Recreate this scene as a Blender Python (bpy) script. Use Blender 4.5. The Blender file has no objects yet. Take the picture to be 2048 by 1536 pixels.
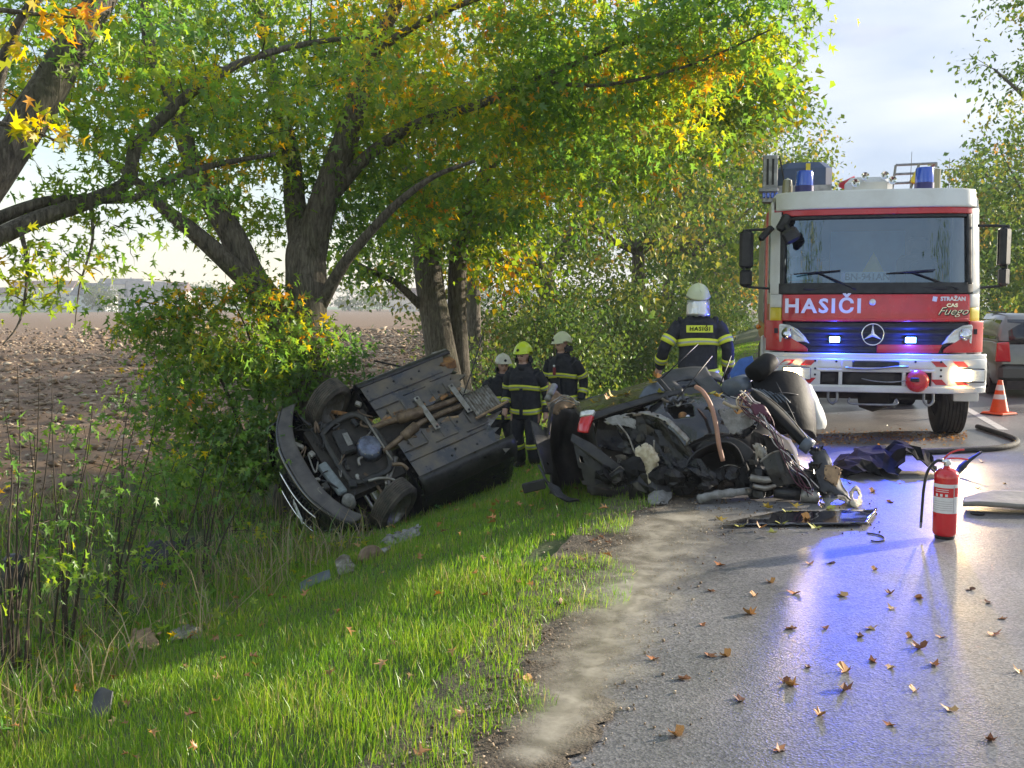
import bpy, bmesh, math, random
import numpy as np
from mathutils import Vector, Matrix, noise

random.seed(7)
rng = np.random.default_rng(7)
SC = bpy.context.scene
COL = SC.collection

# ------------------------------------------------------------------ camera
F = 2000.0            # focal length in pixels of a 2048 wide frame
PITCH = math.radians(4.5)
CAMZ = 1.6
cam_d = bpy.data.cameras.new('camera')
cam_d.sensor_width = 36.0
cam_d.lens = 36.0 * F / 2048.0
cam_d.clip_start = 0.05
cam_d.clip_end = 6000
cam = bpy.data.objects.new('camera', cam_d)
cam.location = (0, 0, CAMZ)
cam.rotation_euler = (math.pi / 2 - PITCH, 0, 0)
COL.objects.link(cam)
SC.camera = cam

# ------------------------------------------------------------------ sky and sun
SUN_AZ = math.radians(64)      # clockwise from +Y (the viewing direction)
SUN_EL = math.radians(16)
world = bpy.data.worlds.new('World')
SC.world = world
world.use_nodes = True
wn, wl = world.node_tree.nodes, world.node_tree.links
wn.clear()
w_out = wn.new('ShaderNodeOutputWorld')
w_bg = wn.new('ShaderNodeBackground')
w_bg.inputs['Strength'].default_value = 0.085
w_sky = wn.new('ShaderNodeTexSky')
w_sky.sky_type = 'NISHITA'
w_sky.sun_disc = False
w_sky.sun_elevation = SUN_EL
w_sky.sun_rotation = SUN_AZ
w_sky.air_density = 1.3
w_sky.dust_density = 0.25
w_tc = wn.new('ShaderNodeTexCoord')
w_map = wn.new('ShaderNodeMapping')
w_map.inputs['Scale'].default_value = (1.0, 1.0, 3.2)
w_map.inputs['Location'].default_value = (0.35, 0.1, 0.55)
w_noise = wn.new('ShaderNodeTexNoise')
w_noise.inputs['Scale'].default_value = 2.1
w_noise.inputs['Detail'].default_value = 7
w_noise.inputs['Roughness'].default_value = 0.52
w_ramp = wn.new('ShaderNodeValToRGB')
w_ramp.color_ramp.elements[0].position = 0.42
w_ramp.color_ramp.elements[0].color = (0.0, 0.0, 0.0, 1)
w_ramp.color_ramp.elements[1].position = 0.70
w_noise2 = wn.new('ShaderNodeTexNoise')
w_noise2.inputs['Scale'].default_value = 3.4
w_noise2.inputs['Detail'].default_value = 5
w_ccol = wn.new('ShaderNodeMixRGB')
w_ccol.inputs['Color1'].default_value = (2.0, 2.35, 3.15, 1)
w_ccol.inputs['Color2'].default_value = (3.45, 3.55, 3.8, 1)
w_mix = wn.new('ShaderNodeMixRGB')
w_fac = wn.new('ShaderNodeMath'); w_fac.operation = 'MULTIPLY'; w_fac.inputs[1].default_value = 0.97
wl.new(w_tc.outputs['Generated'], w_map.inputs['Vector'])
wl.new(w_map.outputs['Vector'], w_noise.inputs['Vector'])
wl.new(w_map.outputs['Vector'], w_noise2.inputs['Vector'])
wl.new(w_noise.outputs['Fac'], w_ramp.inputs['Fac'])
# a cloud bank towards the sun thins to broken cloud and blue away from it
w_dot = wn.new('ShaderNodeVectorMath'); w_dot.operation = 'DOT_PRODUCT'
w_dot.inputs[1].default_value = (math.sin(SUN_AZ), math.cos(SUN_AZ), 0)
w_bank = wn.new('ShaderNodeMapRange'); w_bank.interpolation_type = 'SMOOTHSTEP'
w_bank.inputs['From Min'].default_value = -0.05; w_bank.inputs['From Max'].default_value = 0.72
w_bank.inputs['To Min'].default_value = 0.42; w_bank.inputs['To Max'].default_value = 0.94
w_max = wn.new('ShaderNodeMath'); w_max.operation = 'MAXIMUM'
wl.new(w_tc.outputs['Generated'], w_dot.inputs[0]); wl.new(w_dot.outputs['Value'], w_bank.inputs['Value'])
wl.new(w_bank.outputs['Result'], w_max.inputs[0]); wl.new(w_ramp.outputs['Color'], w_max.inputs[1])
wl.new(w_max.outputs[0], w_fac.inputs[0])
w_cc = wn.new('ShaderNodeMapRange'); w_cc.inputs['From Min'].default_value = 0.36; w_cc.inputs['From Max'].default_value = 0.64
wl.new(w_noise2.outputs['Fac'], w_cc.inputs['Value']); wl.new(w_cc.outputs['Result'], w_ccol.inputs['Fac'])
wl.new(w_fac.outputs[0], w_mix.inputs['Fac'])
wl.new(w_sky.outputs['Color'], w_mix.inputs['Color1'])
wl.new(w_ccol.outputs['Color'], w_mix.inputs['Color2'])
wl.new(w_mix.outputs['Color'], w_bg.inputs['Color'])
wl.new(w_bg.outputs['Background'], w_out.inputs['Surface'])

sun_d = bpy.data.lights.new('sun', 'SUN')
sun_d.energy = 3.1
sun_d.angle = math.radians(1.2)
sun_d.color = (1.0, 0.89, 0.72)
sun = bpy.data.objects.new('sun', sun_d)
sdir = Vector((math.sin(SUN_AZ) * math.cos(SUN_EL), math.cos(SUN_AZ) * math.cos(SUN_EL), math.sin(SUN_EL)))
sun.rotation_euler = sdir.to_track_quat('Z', 'Y').to_euler()
sun.location = sdir * 60
COL.objects.link(sun)

SC.view_settings.view_transform = 'Standard'
SC.view_settings.look = 'None'
SC.view_settings.gamma = 1.0
SC.view_settings.exposure = 1.76
SC.view_settings.use_curve_mapping = False
SC.cycles.use_denoising = True
SC.cycles.max_bounces = 10
SC.cycles.transparent_max_bounces = 12
SC.cycles.diffuse_bounces = 6
SC.cycles.glossy_bounces = 3
SC.cycles.caustics_reflective = False
SC.cycles.caustics_refractive = False
SC.cycles.sample_clamp_indirect = 6.0

# ------------------------------------------------------------------ geometry helpers
def P(u, v, t):
    """World point seen at photo pixel (u, v) at axial depth t metres."""
    a, b = (u - 1024.0) / F, (768.0 - v) / F
    c, s = math.cos(PITCH), math.sin(PITCH)
    return Vector((a * t, (c + s * b) * t, CAMZ + (-s + c * b) * t))

def G(u, v, z=0.0):
    """Point of the level z seen at pixel (u, v)."""
    b = (768.0 - v) / F
    k = -math.sin(PITCH) + math.cos(PITCH) * b
    return P(u, v, (z - CAMZ) / k)

RD = Vector((0.264, 0.9645))          # road direction
RN = Vector((0.9645, -0.264))         # to the right of the road
QE = -1.034                           # left road edge, along RN
ROADW = 7.35
def q_of(x, y): return RN.x * x + RN.y * y
def road_pt(s_right, a):              # s_right from the left road edge, a along the road
    q = QE + s_right
    return Vector((RN.x * q + RD.x * a, RN.y * q + RD.y * a))

PROF_S = np.array([-900, -60, -20, -14, -11.2, -9.6, -8.2, -7.35, 0, 0.35, 1.2, 2.2, 3.2, 4.0, 4.8, 5.6, 6.6, 7.6, 9, 60, 900])
PROF_Z = np.array([-1.6, -1.0, -0.7, -0.55, -0.45, -0.2, -0.05, 0, 0, -0.035, -0.21, -0.55, -0.83, -1.0, -1.06, -1.0, -0.88, -0.80, -0.75, -0.9, -1.6])
def gz_s(s): return np.interp(s, PROF_S, PROF_Z)
def bumps(x, y):
    return (np.sin(x * 1.7 + 0.6 * np.sin(y * 1.1)) * np.sin(y * 1.3 + 0.5 * np.sin(x * 0.9)) * 0.03
            + np.sin(x * 4.1 + y * 2.3) * np.sin(y * 3.7 - x * 1.9) * 0.012)
def gz(x, y):
    s = QE - (RN.x * x + RN.y * y)
    k = np.clip((np.abs(s + 3.7) - 3.7 - 0.2) / 1.0, 0, 1)
    return gz_s(s) + bumps(x, y) * k
def on_ground(u, v):
    """March the pixel ray to the terrain."""
    t = 2.0
    while t < 200:
        p = P(u, v, t)
        if p.z <= float(gz(p.x, p.y)): break
        t += 0.03
    p.z = float(gz(p.x, p.y))
    return p

# ------------------------------------------------------------------ materials
MATS = {}
def mat(name, col=(0.5, 0.5, 0.5), rough=0.5, metal=0.0, var=0.0, vscale=8.0, col2=None, bump=0.0, bscale=30.0,
        spec=0.5, coat=0.0, emit=None, estr=0.0, rvar=0.0, trans=0.0, detail=4):
    if name in MATS: return MATS[name]
    m = bpy.data.materials.new(name); m.use_nodes = True
    n, l = m.node_tree.nodes, m.node_tree.links
    b = n['Principled BSDF']
    b.inputs['Base Color'].default_value = (*col, 1)
    b.inputs['Roughness'].default_value = rough
    b.inputs['Metallic'].default_value = metal
    b.inputs['Specular IOR Level'].default_value = spec
    b.inputs['Coat Weight'].default_value = coat
    b.inputs['Coat Roughness'].default_value = 0.06
    if trans: b.inputs['Transmission Weight'].default_value = trans
    if emit:
        b.inputs['Emission Color'].default_value = (*emit, 1)
        b.inputs['Emission Strength'].default_value = estr
    if var or col2 or rvar or bump:
        tc = n.new('ShaderNodeTexCoord')
    if var or col2 or rvar:
        nz = n.new('ShaderNodeTexNoise'); nz.inputs['Scale'].default_value = vscale
        nz.inputs['Detail'].default_value = detail; nz.inputs['Roughness'].default_value = 0.62
        l.new(tc.outputs['Object'], nz.inputs['Vector'])
        if var or col2:
            c2 = col2 if col2 else tuple(max(0, c * (1 - var)) for c in col)
            c1 = col if col2 else tuple(c * (1 + var) for c in col)
            rp = n.new('ShaderNodeValToRGB')
            rp.color_ramp.elements[0].position = 0.36; rp.color_ramp.elements[1].position = 0.64
            rp.color_ramp.elements[0].color = (*c1, 1); rp.color_ramp.elements[1].color = (*c2, 1)
            l.new(nz.outputs['Fac'], rp.inputs['Fac'])
            l.new(rp.outputs['Color'], b.inputs['Base Color'])
        if rvar:
            mr = n.new('ShaderNodeMapRange')
            mr.inputs['From Min'].default_value = 0.35; mr.inputs['From Max'].default_value = 0.65
            mr.inputs['To Min'].default_value = max(0.02, rough - rvar); mr.inputs['To Max'].default_value = min(1, rough + rvar)
            l.new(nz.outputs['Fac'], mr.inputs['Value']); l.new(mr.outputs['Result'], b.inputs['Roughness'])
    if bump:
        nb = n.new('ShaderNodeTexNoise'); nb.inputs['Scale'].default_value = bscale; nb.inputs['Detail'].default_value = 5
        l.new(tc.outputs['Object'], nb.inputs['Vector'])
        bp = n.new('ShaderNodeBump'); bp.inputs['Strength'].default_value = bump; bp.inputs['Distance'].default_value = 0.02
        l.new(nb.outputs['Fac'], bp.inputs['Height']); l.new(bp.outputs['Normal'], b.inputs['Normal'])
    MATS[name] = m
    return m

def leaf_mat(name, stops, transl=0.45, gloss=0.06):
    m = bpy.data.materials.new(name); m.use_nodes = True
    n, l = m.node_tree.nodes, m.node_tree.links
    n.clear()
    out = n.new('ShaderNodeOutputMaterial')
    at = n.new('ShaderNodeAttribute'); at.attribute_name = 'tone'
    rp = n.new('ShaderNodeValToRGB')
    el = rp.color_ramp.elements
    while len(el) < len(stops): el.new(0.5)
    for e, (p, c) in zip(el, stops):
        e.position = p; e.color = (*c, 1)
    df = n.new('ShaderNodeBsdfDiffuse'); tr = n.new('ShaderNodeBsdfTranslucent')
    gl = n.new('ShaderNodeBsdfGlossy'); gl.inputs['Roughness'].default_value = 0.42
    gl.inputs['Color'].default_value = (0.9, 0.95, 0.9, 1)
    hs = n.new('ShaderNodeHueSaturation'); hs.inputs['Value'].default_value = 2.1; hs.inputs['Saturation'].default_value = 1.1
    m1 = n.new('ShaderNodeMixShader'); m1.inputs[0].default_value = transl
    m2 = n.new('ShaderNodeMixShader'); m2.inputs[0].default_value = gloss
    l.new(at.outputs['Fac'], rp.inputs['Fac'])
    l.new(rp.outputs['Color'], df.inputs['Color'])
    l.new(rp.outputs['Color'], hs.inputs['Color']); l.new(hs.outputs['Color'], tr.inputs['Color'])
    l.new(df.outputs[0], m1.inputs[1]); l.new(tr.outputs[0], m1.inputs[2])
    l.new(m1.outputs[0], m2.inputs[1]); l.new(gl.outputs[0], m2.inputs[2])
    l.new(m2.outputs[0], out.inputs['Surface'])
    MATS[name] = m
    return m

# ------------------------------------------------------------------ objects
WM = {}
def tag(o, label=None, cat=None, group=None, kind=None):
    if label: o['label'] = label
    if cat: o['category'] = cat
    if group: o['group'] = group
    if kind: o['kind'] = kind
    return o
def thing(name, label, cat, loc=(0, 0, 0), rotz=0.0, group=None, rot=None):
    o = bpy.data.objects.new(name, None); COL.objects.link(o)
    o.empty_display_size = 0.2
    o.location = loc
    if rot is not None:
        o.rotation_mode = 'QUATERNION'; q = rot.to_quaternion(); o.rotation_quaternion = q
        WM[o.name] = Matrix.Translation(Vector(loc)) @ q.to_matrix().to_4x4()
    else:
        o.rotation_euler = (0, 0, rotz)
        WM[o.name] = Matrix.Translation(Vector(loc)) @ Matrix.Rotation(rotz, 4, 'Z')
    return tag(o, label, cat, group)

class MB:
    """Collects shapes and links them as one mesh object."""
    def __init__(self): self.v = []; self.f = []
    def add(self, vs, fs):
        k = len(self.v)
        self.v.extend([tuple(p) for p in vs]); self.f.extend([tuple(i + k for i in f) for f in fs])
        return self
    def box(self, c, s, rot=None, bev=0.0):
        c = Vector(c); hx, hy, hz = s[0] / 2, s[1] / 2, s[2] / 2
        if bev > 0:
            b = min(bev, hx * .9, hy * .9, hz * .9)
            vs = []
            for z, ins in ((-hz, b), (-hz + b, 0), (hz - b, 0), (hz, b)):
                x, y = hx - ins, hy - ins
                vs += [(-x + b, -y, z), (x - b, -y, z), (x, -y + b, z), (x, y - b, z), (x - b, y, z), (-x + b, y, z), (-x, y - b, z), (-x, -y + b, z)]
            fs = [tuple(range(7, -1, -1)), tuple(range(24, 32))]
            for r in range(3):
                for i in range(8):
                    j = (i + 1) % 8
                    fs.append((r * 8 + i, r * 8 + j, r * 8 + 8 + j, r * 8 + 8 + i))
        else:
            vs = [(x, y, z) for z in (-hz, hz) for y in (-hy, hy) for x in (-hx, hx)]
            fs = [(0, 2, 3, 1), (4, 5, 7, 6), (0, 1, 5, 4), (2, 6, 7, 3), (0, 4, 6, 2), (1, 3, 7, 5)]
        if rot is not None: vs = [rot @ Vector(p) for p in vs]
        return self.add([Vector(p) + c for p in vs], fs)
    def tube(self, pts, r, n=8, cap=True, flat=1.0):
        pts = [Vector(p) for p in pts]
        rs = r if isinstance(r, (list, tuple)) else [r] * len(pts)
        rings = []; up = None
        for i, p in enumerate(pts):
            d = (pts[min(i + 1, len(pts) - 1)] - pts[max(i - 1, 0)])
            d = d.normalized() if d.length > 1e-9 else Vector((0, 0, 1))
            if up is None:
                up = Vector((0, 0, 1)) if abs(d.z) < 0.9 else Vector((1, 0, 0))
            a = d.cross(up).normalized(); up = a.cross(d).normalized()
            rings.append([p + (a * math.cos(2 * math.pi * k / n) + up * flat * math.sin(2 * math.pi * k / n)) * rs[i] for k in range(n)])
        return self.loft(rings, cap)
    def loft(self, rings, cap=True, close=True):
        n = len(rings[0]); vs = [p for r in rings for p in r]; fs = []
        for i in range(len(rings) - 1):
            for k in range(n if close else n - 1):
                j = (k + 1) % n
                fs.append((i * n + k, i * n + j, (i + 1) * n + j, (i + 1) * n + k))
        if cap and close:
            fs.append(tuple(range(n - 1, -1, -1))); fs.append(tuple((len(rings) - 1) * n + k for k in range(n)))
        return self.add(vs, fs)
    def cyl(self, p0, p1, r0, r1=None, n=16):
        return self.tube([p0, p1], [r0, r0 if r1 is None else r1], n)
    def lathe(self, prof, c=(0, 0, 0), axis='Z', n=24, cap=True):
        c = Vector(c); rings = []
        for r, h in prof:
            ring = []
            for k in range(n):
                a = 2 * math.pi * k / n; x, y = r * math.cos(a), r * math.sin(a)
                ring.append(c + Vector({'Z': (x, y, h), 'Y': (x, h, y), 'X': (h, x, y)}[axis]))
            rings.append(ring)
        return self.loft(rings, cap)
    def grid(self, fn, nu, nv, u0=0, u1=1, v0=0, v1=1, keep=None):
        vs = [fn(u0 + (u1 - u0) * i / nu, v0 + (v1 - v0) * j / nv) for j in range(nv + 1) for i in range(nu + 1)]
        fs = []
        for j in range(nv):
            for i in range(nu):
                if keep is None or keep(u0 + (u1 - u0) * (i + .5) / nu, v0 + (v1 - v0) * (j + .5) / nv):
                    a = j * (nu + 1) + i
                    fs.append((a, a + 1, a + nu + 2, a + nu + 1))
        return self.add(vs, fs)
    def prism(self, poly, fn0, fn1):
        """poly of 2-D points; fn0/fn1 place the two faces."""
        n = len(poly)
        vs = [fn0(*p) for p in poly] + [fn1(*p) for p in poly]
        fs = [tuple(range(n)), tuple(range(2 * n - 1, n - 1, -1))]
        fs += [(i, i + n, (i + 1) % n + n, (i + 1) % n) for i in range(n)]
        return self.add(vs, fs)
    def build(self, name, m, parent=None, smooth=False, world=False, bevel=0.0, thick=0.0, sub=0, normals=True, angle=None):
        me = bpy.data.meshes.new(name)
        vs = self.v
        if world and parent is not None:
            inv = WM[parent.name].inverted(); vs = [tuple(inv @ Vector(p)) for p in vs]
        me.from_pydata(vs, [], self.f); me.update()
        if normals:
            bm = bmesh.new(); bm.from_mesh(me); bmesh.ops.recalc_face_normals(bm, faces=bm.faces); bm.to_mesh(me); bm.free()
        if isinstance(m, str): m = MATS[m]
        me.materials.append(m)
        if smooth or angle:
            me.polygons.foreach_set('use_smooth', [True] * len(me.polygons))
        if angle: me.set_sharp_from_angle(angle=math.radians(angle))
        o = bpy.data.objects.new(name, me); COL.objects.link(o)
        if parent is not None: o.parent = parent
        WM[o.name] = WM[parent.name] if (parent is not None and parent.name in WM) else Matrix.Identity(4)
        if thick:
            md = o.modifiers.new('thickness', 'SOLIDIFY'); md.thickness = thick; md.offset = 0
        if bevel:
            md = o.modifiers.new('bevel', 'BEVEL'); md.width = bevel; md.segments = 2; md.limit_method = 'ANGLE'
        if sub:
            md = o.modifiers.new('sub', 'SUBSURF'); md.levels = sub; md.render_levels = sub
        return o

def np_mesh(name, V, Fa, m, parent=None, tone=None, smooth=False):
    """Large mesh from arrays; Fa is (n, k) with k corners a face."""
    me = bpy.data.meshes.new(name)
    V = np.ascontiguousarray(V, dtype=np.float32); Fa = np.ascontiguousarray(Fa, dtype=np.int32)
    nf, k = Fa.shape
    me.vertices.add(len(V)); me.vertices.foreach_set('co', V.ravel())
    me.loops.add(nf * k); me.loops.foreach_set('vertex_index', Fa.ravel())
    me.polygons.add(nf); me.polygons.foreach_set('loop_start', np.arange(0, nf * k, k, dtype=np.int32))
    if smooth: me.polygons.foreach_set('use_smooth', np.ones(nf, dtype=bool))
    me.update(calc_edges=True)
    if tone is not None:
        at = me.attributes.new('tone', 'FLOAT', 'POINT'); at.data.foreach_set('value', np.ascontiguousarray(tone, dtype=np.float32))
    me.materials.append(MATS[m] if isinstance(m, str) else m)
    o = bpy.data.objects.new(name, me); COL.objects.link(o)
    if parent is not None: o.parent = parent
    return o

def text_mesh(name, s, size, m, parent, loc, rot, bold=0.0, extrude=0.002, align='CENTER', sx=1.0, shear=0.0, space=1.0):
    cu = bpy.data.curves.new(name, 'FONT'); cu.body = s; cu.size = size; cu.extrude = extrude; cu.offset = bold
    cu.align_x = align; cu.align_y = 'CENTER'; cu.shear = shear; cu.resolution_u = 2; cu.space_character = space
    to = bpy.data.objects.new(name, cu); COL.objects.link(to)
    dg = bpy.context.evaluated_depsgraph_get()
    me = bpy.data.meshes.new_from_object(to.evaluated_get(dg))
    bpy.data.objects.remove(to); bpy.data.curves.remove(cu)
    me.materials.clear(); me.materials.append(MATS[m] if isinstance(m, str) else m)
    o = bpy.data.objects.new(name, me); COL.objects.link(o)
    o.parent = parent; o.location = loc; o.rotation_euler = rot; o.scale = (sx, 1, 1)
    return o

def smoothpath(pts, n=6):
    """Catmull-Rom through points (Vectors or tuples of any length)."""
    pts = [np.array(p, float) for p in pts]
    if len(pts) < 3:
        return [Vector(p) if len(p) == 3 else p for p in pts]
    out = []
    for i in range(len(pts) - 1):
        p0, p1, p2, p3 = pts[max(i - 1, 0)], pts[i], pts[i + 1], pts[min(i + 2, len(pts) - 1)]
        for k in range(n):
            t = k / n
            out.append(0.5 * ((2 * p1) + (p2 - p0) * t + (2 * p0 - 5 * p1 + 4 * p2 - p3) * t * t + (3 * p1 - p0 - 3 * p2 + p3) * t ** 3))
    out.append(pts[-1])
    return [Vector(p) if len(p) == 3 else p for p in out]
# ------------------------------------------------------------------ ground materials
def asphalt_mat():
    m = bpy.data.materials.new('wet_asphalt'); m.use_nodes = True; MATS['asphalt'] = m
    n, l = m.node_tree.nodes, m.node_tree.links; b = n['Principled BSDF']
    tc = n.new('ShaderNodeTexCoord')
    def nz(scale, detail=4, rough=0.6):
        x = n.new('ShaderNodeTexNoise'); x.inputs['Scale'].default_value = scale; x.inputs['Detail'].default_value = detail
        x.inputs['Roughness'].default_value = rough; l.new(tc.outputs['Object'], x.inputs['Vector']); return x
    def ramp(src, p0, c0, p1, c1):
        r = n.new('ShaderNodeValToRGB'); r.color_ramp.elements[0].position = p0; r.color_ramp.elements[1].position = p1
        r.color_ramp.elements[0].color = (*c0, 1); r.color_ramp.elements[1].color = (*c1, 1)
        l.new(src, r.inputs['Fac']); return r
    big, mid = nz(0.55, 5), nz(4.0, 4)
    vo = n.new('ShaderNodeTexVoronoi'); vo.inputs['Scale'].default_value = 95; l.new(tc.outputs['Object'], vo.inputs['Vector'])
    agg = ramp(vo.outputs['Color'], 0.15, (0.125, 0.122, 0.125), 0.95, (0.30, 0.292, 0.292))
    wear = ramp(big.outputs['Fac'], 0.38, (0.70, 0.70, 0.72), 0.66, (1.15, 1.12, 1.08))
    mul = n.new('ShaderNodeMixRGB'); mul.blend_type = 'MULTIPLY'; mul.inputs['Fac'].default_value = 1
    l.new(agg.outputs['Color'], mul.inputs['Color1']); l.new(wear.outputs['Color'], mul.inputs['Color2'])
    l.new(mul.outputs['Color'], b.inputs['Base Color'])
    rr = ramp(big.outputs['Fac'], 0.36, (0.27, 0.27, 0.27), 0.66, (0.5, 0.5, 0.5))
    l.new(rr.outputs['Color'], b.inputs['Roughness'])
    b.inputs['Specular IOR Level'].default_value = 0.62
    bp = n.new('ShaderNodeBump'); bp.inputs['Strength'].default_value = 0.35; bp.inputs['Distance'].default_value = 0.004
    l.new(vo.outputs['Distance'], bp.inputs['Height'])
    bp2 = n.new('ShaderNodeBump'); bp2.inputs['Strength'].default_value = 0.25; bp2.inputs['Distance'].default_value = 0.02
    l.new(mid.outputs['Fac'], bp2.inputs['Height']); l.new(bp.outputs['Normal'], bp2.inputs['Normal'])
    l.new(bp2.outputs['Normal'], b.inputs['Normal'])
asphalt_mat()
mat('verge_soil', (0.10, 0.11, 0.04), 0.95, vscale=5, col2=(0.055, 0.09, 0.022), bump=0.8, bscale=25)
mat('gravel_soil', (0.17, 0.135, 0.095), 0.9, vscale=9, col2=(0.075, 0.058, 0.04), bump=1.0, bscale=60, detail=8)
mat('plough_soil', (0.25, 0.16, 0.092), 0.95, vscale=2.3, col2=(0.15, 0.092, 0.055), bump=1.0, bscale=9, detail=8)
mat('meadow', (0.07, 0.16, 0.03), 0.95, vscale=0.2, col2=(0.10, 0.17, 0.05))
mat('road_paint', (0.72, 0.72, 0.70), 0.5, vscale=14, col2=(0.45, 0.45, 0.44))
leaf_mat('grass', [(0.0, (0.065, 0.145, 0.02)), (0.45, (0.15, 0.28, 0.03)), (0.75, (0.29, 0.37, 0.045)), (0.9, (0.30, 0.25, 0.09)), (1.0, (0.36, 0.29, 0.15))], 0.42, 0.05)
leaf_mat('maple_leaf', [(0.0, (0.062, 0.135, 0.042)), (0.30, (0.12, 0.215, 0.04)), (0.52, (0.22, 0.29, 0.038)), (0.70, (0.38, 0.34, 0.035)), (0.86, (0.56, 0.37, 0.03)), (1.0, (0.58, 0.23, 0.04))], 0.6, 0.03)
leaf_mat('far_leaf', [(0.0, (0.045, 0.095, 0.035)), (0.30, (0.085, 0.145, 0.035)), (0.52, (0.15, 0.20, 0.04)), (0.70, (0.27, 0.26, 0.05)), (0.86, (0.40, 0.29, 0.06)), (1.0, (0.42, 0.22, 0.07))], 0.34, 0.04)
leaf_mat('dead_leaf', [(0.0, (0.10, 0.045, 0.022)), (0.4, (0.30, 0.13, 0.04)), (0.7, (0.48, 0.22, 0.06)), (1.0, (0.50, 0.34, 0.14))], 0.2, 0.08)
leaf_mat('clod', [(0.0, (0.10, 0.066, 0.042)), (0.5, (0.21, 0.145, 0.092)), (0.8, (0.37, 0.28, 0.19)), (1.0, (0.50, 0.42, 0.32))], 0.0, 0.03)
leaf_mat('dry_stalk', [(0.0, (0.12, 0.085, 0.05)), (0.5, (0.27, 0.21, 0.12)), (1.0, (0.42, 0.35, 0.22))], 0.2, 0.03)
leaf_mat('haze_leaf', [(0.0, (0.035, 0.07, 0.025)), (0.6, (0.08, 0.12, 0.03)), (1.0, (0.22, 0.19, 0.05))], 0.35, 0.02)

def bark_mat():
    m = bpy.data.materials.new('bark'); m.use_nodes = True; MATS['bark'] = m
    n, l = m.node_tree.nodes, m.node_tree.links; b = n['Principled BSDF']
    tc = n.new('ShaderNodeTexCoord'); mp = n.new('ShaderNodeMapping'); mp.inputs['Scale'].default_value = (9, 9, 1.6)
    l.new(tc.outputs['Object'], mp.inputs['Vector'])
    nz = n.new('ShaderNodeTexNoise'); nz.inputs['Scale'].default_value = 3.2; nz.inputs['Detail'].default_value = 8; nz.inputs['Roughness'].default_value = 0.7
    nz.inputs['Distortion'].default_value = 0.6
    l.new(mp.outputs['Vector'], nz.inputs['Vector'])
    rp = n.new('ShaderNodeValToRGB'); rp.color_ramp.elements[0].position = 0.36; rp.color_ramp.elements[1].position = 0.66
    rp.color_ramp.elements[0].color = (0.055, 0.044, 0.034, 1); rp.color_ramp.elements[1].color = (0.27, 0.235, 0.185, 1)
    l.new(nz.outputs['Fac'], rp.inputs['Fac'])
    n2 = n.new('ShaderNodeTexNoise'); n2.inputs['Scale'].default_value = 1.3; l.new(tc.outputs['Object'], n2.inputs['Vector'])
    r2 = n.new('ShaderNodeValToRGB'); r2.color_ramp.elements[0].position = 0.52; r2.color_ramp.elements[1].position = 0.7
    r2.color_ramp.elements[0].color = (0, 0, 0, 1); r2.color_ramp.elements[1].color = (0.55, 0.55, 0.55, 1)
    l.new(n2.outputs['Fac'], r2.inputs['Fac'])
    mx = n.new('ShaderNodeMixRGB'); mx.inputs['Color2'].default_value = (0.075, 0.085, 0.035, 1)
    l.new(r2.outputs['Color'], mx.inputs['Fac']); l.new(rp.outputs['Color'], mx.inputs['Color1'])
    l.new(mx.outputs['Color'], b.inputs['Base Color']); b.inputs['Roughness'].default_value = 0.92
    bp = n.new('ShaderNodeBump'); bp.inputs['Strength'].default_value = 1.0; bp.inputs['Distance'].default_value = 0.06
    l.new(nz.outputs['Fac'], bp.inputs['Height']); l.new(bp.outputs['Normal'], b.inputs['Normal'])
bark_mat()
mat('twig', (0.06, 0.045, 0.032), 0.85, var=0.3, vscale=12)

# ------------------------------------------------------------------ road, verges, field
def strip(name, s0, s1, ns, arr, m, zoff=0.0, zfn=None, wig0=0.0, wig1=0.0, kind='structure'):
    S = np.linspace(s0, s1, ns + 1); A = np.asarray(arr, float)
    SS, AA = np.meshgrid(S, A)
    if wig0: SS = SS + (wig0 * (np.sin(AA * 3.1) * .4 + np.sin(AA * 7.7 + 1) * .3 + np.sin(AA * 1.3) * .5 + np.sin(AA * 19.3) * .25 + np.sin(AA * 41.7) * .2)) * (1 - (SS - s0) / (s1 - s0))
    Q = QE - SS
    X = RN.x * Q + RD.x * AA; Y = RN.y * Q + RD.y * AA
    Z = gz(X, Y) + zoff
    if zfn is not None: Z = Z + zfn(X, Y, SS)
    V = np.stack([X, Y, Z], -1).reshape(-1, 3)
    w = ns + 1; i, j = np.meshgrid(np.arange(ns), np.arange(len(A) - 1))
    a = (j * w + i).ravel()
    o = np_mesh(name, V, np.stack([a, a + w, a + w + 1, a + 1], -1), m, smooth=True)
    return tag(o, kind=kind)

A_road = np.concatenate([np.arange(-30, 60, 1.0), np.arange(60, 420, 10)])
strip('road', -ROADW, 0.1, 8, A_road, 'asphalt')
A_v = np.concatenate([np.arange(-14, 40, 0.25), np.arange(40, 420, 8)])
strip('verge', 0.06, 7.4, 34, A_v, 'verge_soil', zfn=lambda x, y, s: -0.012 * (s < 0.08))
strip('gravel_shoulder', -0.30, 0.4, 8, np.arange(-6, 60, 0.06), 'gravel_soil', zoff=0.006, wig0=0.10,
      zfn=lambda x, y, s: 0.012 * np.clip((s + 0.1) * 3, 0, 1) + 0.006 * np.sin(x * 23 + y * 17) * np.clip(s * 4, 0, 1))
strip('opposite_verge', -ROADW - 14, -ROADW - 0.02, 14, np.concatenate([np.arange(-20, 60, 2.0), np.arange(60, 420, 10)]), 'verge_soil', zoff=-0.01)
strip('far_right_field', -ROADW - 800, -ROADW - 13.9, 10, np.arange(-60, 900, 40.0), 'meadow', zoff=-0.02)
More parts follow.
